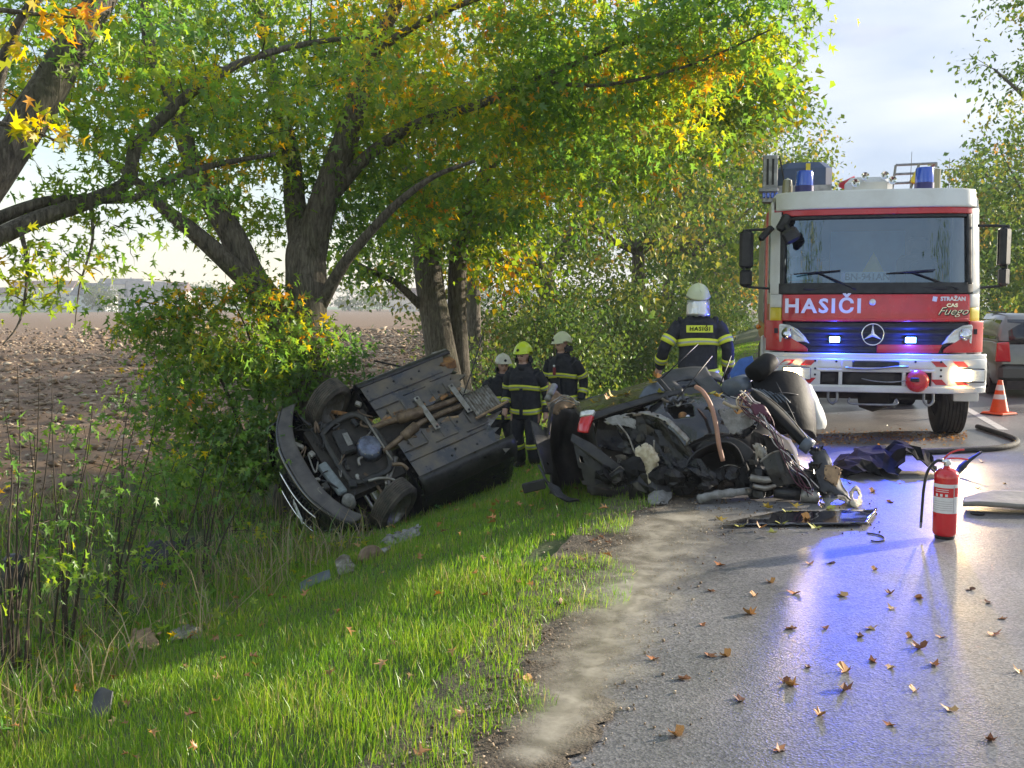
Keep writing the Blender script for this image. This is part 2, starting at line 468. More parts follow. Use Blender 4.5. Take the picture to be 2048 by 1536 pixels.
def ridge(x, y, s):
    h = np.zeros_like(x)
    for k, (fx, am) in enumerate(((2.6, .05), (5.3, .035), (9.7, .022))):
        h += am * np.sin(fx * x + 1.7 * np.sin(fx * .61 * y + k)) * np.sin(fx * .83 * y + 1.3 * np.sin(fx * .7 * x + 2 * k))
    return h * np.clip((s - 7.2) / 1.0, 0, 1)
strip('ploughed_field', 7.3, 60, 340, np.arange(-14, 110, 0.34), 'plough_soil', zfn=ridge)
strip('far_ploughed_field', 59.5, 265, 30, np.arange(-60, 900, 12.0), 'plough_soil', zoff=-0.01)
strip('field_beyond_trees', 7.3, 60, 12, np.arange(109, 700, 12.0), 'plough_soil', zoff=-0.01)
strip('meadow_strip', 264.5, 760, 12, np.arange(-200, 1200, 40.0), 'meadow', zoff=-0.01)
bg = MB().grid(lambda u, v: (-3000 + 6000 * u, -2500 + 5600 * v, -2.6), 2, 2); tag(bg.build('ground', 'meadow'), kind='structure')

def mark(name, s0, s1, a0, a1, label):
    m = MB(); n = max(2, int((a1 - a0) / 0.4))
    def fn(u, v):
        p = road_pt(s0 + (s1 - s0) * u, a0 + (a1 - a0) * v); return (p.x, p.y, 0.004)
    m.grid(fn, 1, n)
    return tag(m.build(name, 'road_paint'), kind='structure')
for k in range(7):
    mark('lane_marking', 3.70, 3.82, 7.0 + 7.3 * k - 0.3, 7.0 + 7.3 * k + 3.0, '')
mark('edge_marking', ROADW - 0.28, ROADW - 0.16, -20, 400, '')

# ------------------------------------------------------------------ scatter: clods, grass, dead leaves
def rot_batch(n, tilt=0.5, up=True):
    """n rotation matrices: random yaw, then tilt by a normal amount about a random horizontal axis."""
    yaw = rng.uniform(0, 2 * np.pi, n); t = rng.normal(0, tilt, n); ax = rng.uniform(0, 2 * np.pi, n)
    c, s = np.cos(yaw), np.sin(yaw); z = np.zeros(n); o = np.ones(n)
    Rz = np.stack([np.stack([c, -s, z], -1), np.stack([s, c, z], -1), np.stack([z, z, o], -1)], -2)
    kx, ky = np.cos(ax), np.sin(ax); ct, st = np.cos(t), np.sin(t); v = 1 - ct
    Rt = np.stack([np.stack([ct + kx * kx * v, kx * ky * v, ky * st], -1),
                   np.stack([kx * ky * v, ct + ky * ky * v, -kx * st], -1),
                   np.stack([-ky * st, kx * st, ct], -1)], -2)
    return Rt @ Rz
def scatter(name, tv, tf, pos, R, scale, m, tone, parent=None, smooth=False):
    n, k = len(pos), len(tv)
    sc = scale[:, None, None] if np.ndim(scale) == 1 else np.asarray(scale)[:, None, :]
    V = np.einsum('nij,nkj->nki', R, np.broadcast_to(tv, (n, k, 3)) * sc) + pos[:, None, :]
    Fa = (np.arange(n) * k)[:, None, None] + np.asarray(tf)[None]
    return np_mesh(name, V.reshape(-1, 3), Fa.reshape(-1, np.asarray(tf).shape[1]), m, parent, np.repeat(tone, k), smooth)

MAPLE = np.array([(0, 0.34, -0.02), (0, 0, 0), (.14, .06, .03), (.44, .16, .10), (.13, .31, .03), (.52, .74, .10), (.12, .58, .02),
                  (0, 1.08, -.14), (-.12, .58, .02), (-.52, .74, .10), (-.13, .31, .03), (-.44, .16, .10), (-.14, .06, .03)])
MAPLE_F = [(0, i, i + 1 if i < 12 else 1) for i in range(1, 13)]
LEAF4 = np.array([(0, 0, 0), (.38, .32, .08), (.22, .62, .05), (0, 1, -.06), (-.22, .62, .05), (-.38, .32, .08), (0, .45, -.03)])
LEAF4_F = [(6, i, (i + 1) % 6) for i in range(6)]
LEAF2 = np.array([(0, 0, 0), (.40, .5, .07), (0, 1, -.05), (-.40, .5, .07)])
LEAF2_F = [(0, 1, 2), (0, 2, 3)]
OCT = np.array([(1, 0, 0), (0, 1, 0), (-1, 0, 0), (0, -1, 0), (0.1, .1, .8), (0, 0, -.8)])
OCT_F = [(0, 1, 4), (1, 2, 4), (2, 3, 4), (3, 0, 4), (1, 0, 5), (2, 1, 5), (3, 2, 5), (0, 3, 5)]

def clods():
    n = 46000
    a = rng.uniform(-4, 95, n * 4); s = 7.4 + rng.gamma(1.1, 14, n * 4)
    X = RN.x * (QE - s) + RD.x * a; Y = RN.y * (QE - s) + RD.y * a
    ok = (Y > 5) & (np.abs(X / np.maximum(Y, 1)) < 0.62)
    X, Y, s = X[ok][:n], Y[ok][:n], s[ok][:n]
    d = np.hypot(X, Y)
    sc = rng.gamma(1.8, 0.016, len(X)) * (0.7 + d / 34)
    Z = gz(X, Y) + ridge(X, Y, s) + sc * 0.25
    S3 = np.stack([sc * rng.uniform(.7, 1.9, len(X)), sc * rng.uniform(.5, 1.1, len(X)), sc * rng.uniform(.35, .75, len(X))], -1)
    tone = np.clip(rng.beta(1.6, 1.3, len(X)), 0, 1)
    tag(scatter('soil_clods', OCT, OCT_F, np.stack([X, Y, Z], -1), rot_batch(len(X), .35), S3, 'clod', tone),
        'pale dry clods and crop residue strewn over the ploughed field', 'soil', kind='stuff')
clods()

def edge_wob(a): return -0.08 + 0.09 * np.sin(a * 1.9) + 0.08 * np.sin(a * 4.3 + 1) + 0.06 * np.sin(a * 9.1 + 2)
def blades(name, n, srange, arange, hmean, width, tonefn, label, m='grass', keepfn=None, lean=0.35, cat='grass'):
    s = rng.uniform(*srange, n); a = rng.uniform(*arange, n)
    X = RN.x * (QE - s) + RD.x * a; Y = RN.y * (QE - s) + RD.y * a
    d = np.hypot(X, Y)
    vis = (Y > 2.6) & (X > -0.56 * Y - 0.4) & (X < 0.6 * Y + 0.5)
    p = np.minimum(1, (5.0 / d) ** 1.3)
    ok = vis & (rng.uniform(0, 1, n) < p)
    patch = np.sin(X * 2.3 + np.sin(Y * 1.7) * 1.4) * np.sin(Y * 2.9 + np.sin(X * 1.3)) * .5 + np.sin(X * 6.1 + Y * 4.7) * .2
    if keepfn is not None: ok &= keepfn(X, Y, s, a, patch)
    X, Y, s, a, d, patch = (q[ok] for q in (X, Y, s, a, d, patch)); n = len(X)
    Z = gz(X, Y) - 0.01
    h = hmean * rng.gamma(7, 1 / 7., n) * (1 + 0.45 * patch)
    w = width * rng.uniform(.7, 1.4, n) * np.maximum(1, (d / 5.0) ** 0.75)
    yaw = rng.uniform(0, 2 * np.pi, n); ln = np.abs(rng.normal(0, lean, n)) * h; la = rng.uniform(0, 2 * np.pi, n)
    cx, sy = np.cos(yaw) * w / 2, np.sin(yaw) * w / 2
    lx, ly = np.cos(la) * ln, np.sin(la) * ln
    B = np.stack([X, Y, Z], -1)
    def off(x, y, z): return B + np.stack([x, y, z], -1)
    V = np.stack([off(-cx, -sy, 0 * h), off(cx, sy, 0 * h), off(-cx * .75 + lx * .35, -sy * .75 + ly * .35, h * .55), off(cx * .75 + lx * .35, sy * .75 + ly * .35, h * .55), off(lx, ly, h * (1 - .25 * (ln / np.maximum(h, 1e-4)) ** 2))], 1)
    Fa = (np.arange(n) * 5)[:, None, None] + np.array([(0, 1, 3), (0, 3, 2), (2, 3, 4)])[None]
    tone = np.clip(tonefn(X, Y, s, patch, n), 0, 1)
    o = np_mesh(name, V.reshape(-1, 3), Fa.reshape(-1, 3), m, tone=np.repeat(tone, 5))
    return tag(o, label, cat, kind='stuff')
def keep_lawn(X, Y, s, a, p):
    bare = (np.sin(a * 1.15 + 0.4) > 0.93) & (s < .6)
    return (s > edge_wob(a) + 0.12 * p) & ~(bare & (p > -.2)) & ~((p < -0.52) & (s > 2.6))
blades('grass', 1100000, (-0.3, 4.2), (0.8, 46), 0.055, 0.0040, lambda X, Y, s, p, n: rng.normal(.47, .14, n) + .22 * p + (rng.uniform(0, 1, n) < .10) * .4,
       'short green grass covering the verge slope beside the road', keepfn=keep_lawn)
blades('weed_growth', 90000, (3.1, 7.6), (0.5, 40), 0.20, 0.008, lambda X, Y, s, p, n: rng.normal(.30, .16, n) + .2 * p + (rng.uniform(0, 1, n) < .22) * .5,
       'taller mixed weeds and green growth along the ditch', lean=.55, keepfn=lambda X, Y, s, a, p: p > -.35)
blades('dry_stalks', 26000, (2.9, 7.6), (2, 22), 0.30, 0.006, lambda X, Y, s, p, n: rng.uniform(.2, 1, n),
       'bleached dry stalks standing and lying in the ditch', m='dry_stalk', lean=.8, keepfn=lambda X, Y, s, a, p: (p > -.1), cat='dry grass')
blades('opposite_grass', 60000, (-ROADW - 9, -ROADW - 0.15), (12, 70), 0.16, 0.012, lambda X, Y, s, p, n: rng.normal(.4, .15, n),
       'grass on the verge across the road', lean=.4)

def ground_leaves(name, n, srange, arange, scale, m, label, tone, lift=0.03, tilt=.5, dens=None):
    s = rng.uniform(*srange, n); a = rng.uniform(*arange, n)
    X = RN.x * (QE - s) + RD.x * a; Y = RN.y * (QE - s) + RD.y * a
    ok = (Y > 2.6) & (X > -0.56 * Y - 0.4)
    if dens is not None: ok &= dens(X, Y, s, a)
    X, Y = X[ok], Y[ok]; n = len(X)
    pos = np.stack([X, Y, gz(X, Y) + lift * rng.uniform(.3, 1.5, n)], -1)
    sc = scale * rng.uniform(.6, 1.3, n)
    tv = MAPLE.copy(); tv[:, 2] *= 2.2
    tag(scatter(name, tv, MAPLE_F, pos, rot_batch(n, tilt), sc, m, tone(n)), label, 'leaf', kind='stuff')
ground_leaves('fallen_leaves', 560, (0.0, 4.5), (2, 24), 0.062, 'dead_leaf', 'dry brown and orange maple leaves scattered through the grass', lambda n: rng.beta(2, 1.5, n), lift=.06, tilt=.8)
ground_leaves('ditch_leaves', 2600, (2.6, 7.4), (2, 24), 0.10, 'maple_leaf', 'low broad leaves and leaf litter carpeting the ditch', lambda n: np.clip(rng.normal(.38, .2, n), 0, 1), lift=.09, tilt=.7,
              dens=lambda X, Y, s, a: np.sin(X * 1.9 + Y) * np.sin(Y * 1.6 - X * .7) > -.25)
# pebbles along the road edge
def pebbles():
    n = 14000
    a = rng.uniform(1.5, 20, n); s = rng.normal(-0.06, 0.22, n)
    X = RN.x * (QE - s) + RD.x * a; Y = RN.y * (QE - s) + RD.y * a
    sc = np.minimum(rng.gamma(1.6, .0026, n) + .0015, .011)
    tag(scatter('gravel', OCT, OCT_F, np.stack([X, Y, gz(X, Y) + .018 * (s > -.1) + sc * .3], -1), rot_batch(n, .6), sc, 'clod', rng.uniform(.1, 1, n)),
        'loose gravel and grit along the road edge', 'gravel', kind='stuff')
pebbles()
# ------------------------------------------------------------------ trees
def pxpath(pts, n=5):
    """[(u, v, depth, radius)...] -> smooth list of (Vector, radius)."""
    q = [tuple(P(u, v, d)) + (r,) for u, v, d, r in pts]
    return [(Vector(p[:3]), float(p[3])) for p in smoothpath(q, n)]

def leaf_batch(anchors, dirs, per, spread, size, template, faces, tones, tvar, name, m, parent, droop=.55, flip=.6):
    """Leaves round each anchor; each leaf's length axis points outwards and down."""
    n = len(anchors) * per
    A = np.repeat(np.asarray(anchors), per, 0); D = np.repeat(np.asarray(dirs), per, 0)
    back = rng.uniform(0, 1, (n, 1)) ** 1.5
    pos = A - D * back + rng.normal(0, 1, (n, 3)) * spread * np.array([1, 1, .62])
    y = D / np.maximum(np.linalg.norm(D, axis=1, keepdims=True), 1e-6) * .55 + rng.normal(0, .75, (n, 3)) + np.array([0, 0, -droop])
    y /= np.linalg.norm(y, axis=1, keepdims=True)
    up = rng.normal(0, flip, (n, 3)) + np.array([0, 0, 1.0])
    x = np.cross(y, up); x /= np.maximum(np.linalg.norm(x, axis=1, keepdims=True), 1e-6)
    z = np.cross(x, y)
    R = np.stack([x, y, z], -1)
    sc = size * rng.uniform(.55, 1.25, n)
    sc = np.stack([sc * rng.uniform(.5, 1.1, n), sc, sc * rng.uniform(-1.0, 2.6, n)], -1)
    tone = np.clip(np.repeat(tones, per) + rng.normal(0, tvar, n), 0, 1)
    o = scatter(name, template, faces, pos, R, sc, m, tone, parent)
    return tag(o, kind='stuff')

def grow(tree_obj, limbs, vols, per, spread, size, template, faces, tonefn, m='maple_leaf', twig_r=.011, tvar=.09, droop=.55, nmax=None, bark='bark', crown='crown'):
    """limbs: list of [(Vector, r)...]; vols: (centre, radii, count). Twigs join every spray to the nearest wood."""
    tb = MB()
    nodes, nrad = [], []
    for lb in limbs:
        tb.tube([p for p, r in lb], [r for p, r in lb], 12 if lb[0][1] > .1 else 8)
        for p, r in lb: nodes.append(p); nrad.append(r)
    base = WM[tree_obj.name].translation
    tb.v = [tuple(Vector(p) - base) for p in tb.v]
    tr = tb.build('trunk', bark, tree_obj, smooth=True)
    att = []
    for c, rr, cnt in vols:
        x = rng.normal(0, 1, (cnt, 3)); x /= np.linalg.norm(x, axis=1, keepdims=True)
        x *= rng.uniform(.25, 1, (cnt, 1)) ** .5
        att.append(np.array(c) + x * np.array(rr))
    att = np.concatenate(att)
    N = np.zeros((len(nodes) + len(att) * 3, 3)); N[:len(nodes)] = [tuple(p) for p in nodes]; R = np.zeros(len(N)); R[:len(nodes)] = nrad
    k = len(nodes)
    dd = np.array([np.min(np.sum((N[:k] - a) ** 2, 1)) for a in att]); att = att[np.argsort(dd)]
    tw = MB(); anchors, dirs = [], []
    for a in att:
        q = np.sum((N[:k] - a) ** 2, 1); i = int(np.argmin(q)); L = math.sqrt(q[i])
        p0, p2 = Vector(N[i]), Vector(a)
        mid = p0.lerp(p2, .5) + Vector((random.gauss(0, .08), random.gauss(0, .08), .12 + random.gauss(0, .06))) * L
        m2 = p0.lerp(p2, .8) + Vector((random.gauss(0, .05), random.gauss(0, .05), .10)) * L
        r0 = max(.004, min(R[i] * .7, twig_r * (.55 + .55 * L)))
        tw.tube([p0, mid, m2, p2], [r0, r0 * .72, r0 * .5, r0 * .25], 5, cap=False)
        for pt, rad in ((mid, r0 * .72), (m2, r0 * .5), (p2, r0 * .25)):
            N[k] = pt; R[k] = rad; k += 1
        anchors.append(tuple(p2)); dirs.append(tuple((p2 - mid)))
    tw.v = [tuple(Vector(p) - base) for p in tw.v]
    tw.build('twigs', 'twig', tree_obj, smooth=True, normals=False)['kind'] = 'stuff'
    anchors = np.array(anchors); dirs = np.array(dirs)
    tones = tonefn(anchors)
    leaf_batch(anchors - np.array(base), dirs, per, spread, size, template, faces, tones, tvar, crown, m, tree_obj, droop)

def tone_mix(base=.34, amp=.2, gold=.12, seed=0.0):
    def fn(a):
        nz = np.array([noise.noise(Vector(p) * .55 + Vector((seed, 0, 0))) for p in a])
        nz2 = np.array([noise.noise(Vector(p) * 1.6 + Vector((0, seed, 3))) for p in a])
        t = base + .06 + amp * nz + .12 * nz2 + rng.normal(0, .05, len(a))
        g = rng.uniform(0, 1, len(a)) < gold * np.clip(1 + 2.5 * nz, 0, 4)
        return np.where(g, rng.uniform(.62, .95, len(a)), t)
    return fn
def PV(u, v, d, ru, rv, rd, cnt):
    c = P(u, v, d); return (tuple(c), (ru * d / F, rd, rv * d / F), cnt)
def tree_at(name, label, u, v, d, cat='tree', group=None):
    p = P(u, v, d); p.z = float(gz(p.x, p.y)) - .05
    return thing(name, label, cat, p, group=group)

# the leaning maple whose foot stands left of the picture
tA = tree_at('maple_tree', 'dark leaning maple trunk crossing the upper left corner', -430, 900, 7.4)
la = [pxpath([(-430, 1010, 7.4, .22), (-330, 800, 7.5, .19), (-190, 560, 7.7, .175), (-60, 410, 7.9, .165), (30, 280, 8.0, .155), (95, 180, 8.1, .145), (150, 80, 8.2, .13), (200, 0, 8.3, .12), (260, -110, 8.5, .1)]),
      pxpath([(-150, 520, 7.7, .10), (-40, 490, 8.2, .085), (70, 440, 8.6, .075), (180, 402, 8.9, .07), (255, 362, 9.2, .065), (272, 292, 9.4, .06), (330, 232, 9.6, .055), (400, 172, 9.8, .05), (500, 118, 10, .04), (620, 86, 10.3, .03), (740, 72, 10.6, .018)]),
      pxpath([(-160, 500, 7.7, .085), (-40, 452, 8.4, .065), (100, 402, 8.8, .05), (270, 396, 9.1, .042), (330, 362, 9.3, .038), (420, 332, 9.5, .032), (550, 308, 9.8, .02)]),
      pxpath([(-60, 420, 7.9, .06), (-20, 230, 7.4, .05), (30, 60, 7.1, .04), (110, -40, 7, .03)]),
      pxpath([(40, 455, 8.4, .022), (55, 540, 8.2, .016), (40, 640, 8.1, .009), (5, 690, 8.05, .005)]),
      pxpath([(180, 402, 8.9, .02), (185, 480, 8.7, .012), (160, 570, 8.6, .008), (150, 650, 8.6, .004)])]
grow(tA, la, [PV(140, 110, 8.4, 260, 140, 1.0, 66), PV(320, 230, 9.4, 330, 140, .9, 84), PV(560, 110, 10.2, 260, 150, .8, 60), PV(70, 540, 8.3, 70, 100, .4, 14), PV(225, 490, 8.8, 95, 70, .4, 9), PV(230, 390, 9.0, 260, 50, .4, 24)],
     16, .14, .10, MAPLE, MAPLE_F, tone_mix(.36, .2, .06, 4), tvar=.08)
tA2 = tree_at('maple_branch_tree', 'maple with orange autumn leaves overhanging the upper left corner', -700, 900, 6.2)
grow(tA2, [pxpath([(-700, 1100, 6.2, .16), (-640, 700, 6.2, .13), (-480, 380, 6.1, .09), (-280, 250, 6.0, .05), (-100, 235, 5.9, .022), (40, 255, 5.85, .012), (120, 285, 5.8, .006)]),
           pxpath([(-480, 380, 6.1, .06), (-250, 60, 6.0, .035), (-60, 20, 5.9, .02), (90, 30, 5.85, .01), (200, 40, 5.8, .006)])],
     [PV(95, 260, 5.8, 75, 50, .15, 8), PV(140, 30, 5.8, 90, 30, .2, 8), PV(15, 85, 5.8, 35, 20, .1, 3)], 6, .07, .095, MAPLE, MAPLE_F, lambda a: rng.uniform(.55, .98, len(a)), tvar=.1, twig_r=.006)

# the big forked maple behind the overturned car
tB = tree_at('maple_tree', 'large forked maple with ridged trunk behind the overturned car', 612, 800, 13.0)
D = 13.0
lb = [pxpath([(622, 1020, D, .52), (616, 900, D, .39), (614, 740, D, .30), (612, 640, D, .275), (612, 550, D, .27), (610, 500, D, .25), (612, 455, D, .15), (614, 420, D, .06)]),
      pxpath([(606, 510, D, .17), (590, 410, D + .1, .145), (584, 330, D + .2, .13), (562, 230, D + .4, .11), (545, 140, D + .6, .09), (520, 40, D + .8, .07), (500, -70, D + 1, .05)]),
      pxpath([(618, 520, D, .22), (640, 425, D - .1, .19), (668, 345, D - .15, .175), (692, 280, D - .2, .165), (714, 205, D - .3, .14), (742, 110, D - .4, .11), (790, 15, D - .5, .08), (830, -80, D - .6, .06)]),
      pxpath([(655, 405, D - .1, .10), (712, 335, D - .2, .09), (770, 285, D - .3, .075), (850, 242, D - .4, .066), (960, 208, D - .5, .055), (1070, 162, D - .7, .045), (1190, 108, D - .9, .036), (1310, 62, D - 1.1, .026), (1440, 0, D - 1.3, .015)]),
      pxpath([(640, 610, D, .10), (690, 525, D - .3, .07), (742, 462, D - .5, .06), (800, 402, D - .7, .05), (870, 352, D - .9, .035), (950, 322, D - 1.1, .02)]),
      pxpath([(596, 730, D - .1, .20), (556, 630, D - .2, .20), (506, 560, D - .3, .19), (464, 470, D - .4, .165), (412, 385, D - .5, .14), (372, 290, D - .6, .115), (346, 195, D - .7, .10), (302, 95, D - .8, .08), (284, -10, D - .9, .065), (270, -90, D - 1, .05)]),
      pxpath([(530, 595, D - .3, .14), (445, 515, D - .6, .12), (385, 462, D - .8, .10), (322, 412, D - 1, .075), (270, 360, D - 1.2, .05), (190, 300, D - 1.4, .03)]),
      pxpath([(742, 110, D - .4, .06), (850, 40, D - .9, .045), (1000, -20, D - 1.4, .03)]),
      pxpath([(1070, 162, D - .7, .03), (1210, 170, D - 1.2, .022), (1380, 130, D - 1.6, .016), (1540, 60, D - 2, .009)])]
grow(tB, lb, [PV(560, 140, 13.9, 380, 200, 1.8, 180), PV(250, 130, 13.2, 260, 150, 1.2, 70), PV(900, 130, 12.8, 330, 190, 1.7, 140), PV(1230, 90, 12.2, 300, 150, 1.4, 115), PV(1440, 60, 11.6, 180, 90, 1.2, 60),
              PV(1000, 300, 13.5, 280, 110, 1.6, 70), PV(420, 300, 12.6, 220, 120, 1.2, 70), PV(760, 420, 13.6, 130, 110, 1.0, 46), PV(480, 450, 14, 130, 70, 1, 22), PV(1180, 250, 13, 260, 90, 1.4, 50), PV(700, -60, 13, 500, 100, 1.8, 40)],
     32, .22, .122, MAPLE, MAPLE_F, tone_mix(.34, .25, .10, 1), tvar=.09)

# the twin-stemmed maple further along
tC = tree_at('maple_tree', 'twin stemmed maple standing behind the overturned car on its right', 900, 760, 18.5)
D = 18.5
lc = [pxpath([(915, 905, D, .42), (888, 740, D, .30), (866, 610, D, .265), (856, 540, D, .26), (848, 470, D + .1, .22), (828, 390, D + .2, .17), (802, 290, D + .4, .13), (790, 180, D + .6, .1), (800, 60, D + .8, .06)]),
      pxpath([(928, 905, D + .3, .26), (917, 690, D + .3, .185), (914, 590, D + .3, .18), (920, 490, D + .3, .17), (950, 390, D + .1, .14), (1005, 285, D - .1, .11), (1070, 180, D - .3, .08), (1130, 60, D - .5, .05)]),
      pxpath([(840, 610, D, .09), (792, 566, D - .4, .065), (742, 542, D - .8, .05), (690, 515, D - 1, .03)]),
      pxpath([(950, 390, D + .1, .08), (1050, 350, D - .6, .06), (1180, 300, D - 1.4, .04), (1320, 260, D - 2.2, .025), (1450, 230, D - 3, .014)])]
grow(tC, lc, [PV(900, 300, 18.5, 260, 170, 2.2, 140), PV(1120, 300, 17.5, 260, 190, 2.2, 160), PV(1350, 230, 16.5, 240, 150, 1.8, 120), PV(900, 430, 18, 170, 70, 1.4, 70), PV(1000, 520, 19.5, 110, 90, 1.2, 46), PV(720, 520, 17.6, 90, 50, .8, 16), PV(1480, 160, 15.5, 130, 90, 1.4, 50)],
     32, .27, .14, LEAF4, LEAF4_F, tone_mix(.36, .26, .11, 9), tvar=.1)

# trees further along the same row, and on the other side of the road
def generic(name, label, xy, h, r, zc, n, per, size, seed, fine=True, tmpl=LEAF2, tf=LEAF2_F, tone=(.42, .22, .10), trunk_r=.3, group=None, spread=.34, squash=.85, leafm='far_leaf', lean=(0, 0), nl=7, base=None):
    x, y = xy; z0 = float(gz(x, y)) - .05 if base is None else base
    t = thing(name, label, 'tree', (x, y, z0), group=group)
    rr = random.Random(seed); limbs = []
    top = Vector((x + lean[0], y + lean[1], z0 + zc * .62))
    limbs.append([(p, q) for p, q in zip(smoothpath([(x, y, z0 - .2), (x + lean[0] * .3, y + lean[1] * .3, z0 + zc * .25), tuple(top)], 4), np.linspace(trunk_r * 1.25, trunk_r * .72, 9))])
    for k in range(nl):
        a = 2 * math.pi * (k + rr.random() * .6) / nl; e = rr.uniform(.35, 1.2)
        d = Vector((math.cos(a) * math.cos(e), math.sin(a) * math.cos(e), math.sin(e)))
        L = r * rr.uniform(.65, .95)
        p1 = top + d * L * .45 + Vector((0, 0, -.1 * L)); p2 = top + d * L + Vector((0, 0, .12 * L))
        limbs.append([(p, q) for p, q in zip(smoothpath([tuple(top - Vector((0, 0, .4))), tuple(p1), tuple(p2)], 3), np.linspace(trunk_r * .5, trunk_r * .1, 7))])
    c = (x + lean[0] * 1.2, y + lean[1] * 1.2, z0 + zc)
    vols = [(c, (r, r, r * squash), int(n * .55))]
    for k in range(6):
        a = rr.random() * 6.28; o = Vector((math.cos(a), math.sin(a), rr.uniform(-.75, .75))) * r * .62
        vols.append((tuple(Vector(c) + o), (r * .5, r * .5, r * .42), int(n * .075)))
    if fine: per, size = int(per * 1.9), size * .7
    grow(t, limbs, vols, per, spread, size, tmpl, tf, tone_mix(*tone, seed * 1.7), m=leafm, tvar=.1)
    return t
row = 'maples along the left side of the road'
def row_xy(s, D):        # point s metres left of the road edge at depth D
    x = (QE - s + .264 * D) / .9645; return (x, D)
generic('maple_tree', 'leaning maple behind the three firefighters, its dark trunk showing through leaves', row_xy(5.2, 30), 11, 6.0, 6.3, 520, 20, .24, 21, tmpl=LEAF4, tf=LEAF4_F, trunk_r=.36, lean=(-.9, .3), spread=.36, tone=(.40, .2, .10))
generic('maple_tree', 'slender maple between the twin stemmed maple and the leaning one', row_xy(6.2, 24), 9, 4.2, 6.6, 220, 20, .21, 22, tmpl=LEAF4, tf=LEAF4_F, trunk_r=.2, spread=.3, tone=(.38, .2, .08))
for k, (Dd, s, r, zc) in enumerate(((38, 4.4, 7.0, 8.2), (46, 4.2, 7.4, 8.6), (56, 3.8, 7.8, 9.2), (68, 3.6, 7.4, 8.8), (84, 4.0, 6.4, 7.0), (104, 4.0, 6.4, 6.8), (130, 4.2, 6.4, 6.6))):
    generic('roadside_tree', ['maple of the far left row, nearest behind the firefighter with turned back', 'second far maple of the left row, above the truck mirrors', 'yellowing far maple of the left row beside the truck light mast', 'fourth far maple of the left row near the road bend', 'fifth far maple of the left row', 'sixth far maple of the left row', 'last far maple of the left row before the horizon'][k],
            row_xy(s, Dd), 12, r, zc, [360, 320, 300, 240, 180, 140, 110][k], [20, 18, 16, 14, 14, 12, 12][k], .26 + .0045 * (Dd - 30), 30 + k, tone=[(.34, .2, .08), (.38, .2, .1), (.46, .2, .16), (.42, .2, .14), (.40, .2, .12), (.4, .2, .1), (.4, .2, .1)][k], spread=.42, group=row)
rowr = 'trees along the right side of the road'
def rrow(q, D): return ((q + .264 * D) / .9645, D)
for k, (q, Dd, r, zc, n, lab) in enumerate(((9.4, 27, 5.0, 9.6, 400, 'roadside tree whose branches reach in at the upper right edge'), (12.6, 44, 6.2, 6.4, 560, 'dense green tree right of the fire engine'), (12.4, 56, 5.4, 6.2, 400, 'lower bushy tree behind the estate car'),
                                            (12.4, 70, 5.2, 5.8, 220, 'far tree of the right row, just beside the engine mirror'), (12.4, 92, 5.6, 6.2, 160, 'farthest tree of the right row behind the fire engine'), (17.5, 9.5, 3.6, 7.6, 70, 'roadside tree standing out of view at the right'))):
    generic('roadside_tree', lab, rrow(q, Dd), 11, r, zc, n, 18, (.24 if k not in (1, 2) else .31) + .004 * max(0, Dd - 30), 50 + k, tone=(.34, .2, .08) if k != 1 else (.36, .22, .12), spread=.4, group=rowr, squash=1.0)
# the row goes on behind the camera and mirrors in the windscreen
for k, (s, Dd) in enumerate(((5.0, -3.5), (5.4, -12.0), (-13.6, -9.0))):
    generic('roadside_tree', ['maple of the left row just behind the viewer', 'maple of the left row further behind the viewer', 'tree of the right row behind the viewer'][k], row_xy(s, Dd), 11, 6.4, [9.5, 9.5, 8.0][k], 170, 14, .34, 70 + k, spread=.5, group='trees behind the viewer', fine=False)

# ------------------------------------------------------------------ shrubs
def shrub(name, label, stems, vols, per, spread, size, tone, tmpl=MAPLE, tf=MAPLE_F, at=None, droop=.5, twig=.007, tvar=.09, m=None):
    t = thing(name, label, 'shrub', at)
    grow(t, stems, vols, per, spread, size, tmpl, tf, tone, twig_r=twig, bark='twig', m=m or ('maple_leaf' if tmpl is MAPLE else 'far_leaf'), crown='foliage', droop=droop, tvar=tvar)
    return t
def stem(u, v, d, pts, r):
    return pxpath([(u, v, d, r)] + [(a, b, c, r * (1 - .8 * (i + 1) / len(pts))) for i, (a, b, c) in enumerate(pts)], 4)
b0 = P(520, 960, 12.5); b0.z = float(gz(b0.x, b0.y))
shrub('maple_sucker_bush', 'leafy maple bush around the foot of the forked maple', [
    stem(520, 980, 12.5, [(480, 850, 12.4), (420, 720, 12.2), (330, 620, 12.1), (260, 600, 12.0)], .03),
    stem(530, 980, 12.6, [(520, 820, 12.6), (500, 680, 12.6), (460, 590, 12.6)], .03),
    stem(560, 980, 12.7, [(600, 840, 12.7), (650, 720, 12.8), (700, 650, 12.8)], .03),
    stem(500, 985, 12.5, [(420, 880, 12.3), (350, 790, 12.1), (310, 720, 12.0)], .025)],
    [PV(470, 660, 12.4, 190, 110, .7, 120), PV(450, 800, 12.2, 190, 120, .7, 120), PV(620, 740, 12.9, 130, 110, .5, 60), PV(320, 640, 12.1, 100, 60, .4, 34), PV(500, 900, 12.3, 110, 80, .5, 50), PV(400, 940, 11.9, 110, 60, .5, 26)],
    20, .17, .112, tone_mix(.28, .22, .07, 5), at=b0)
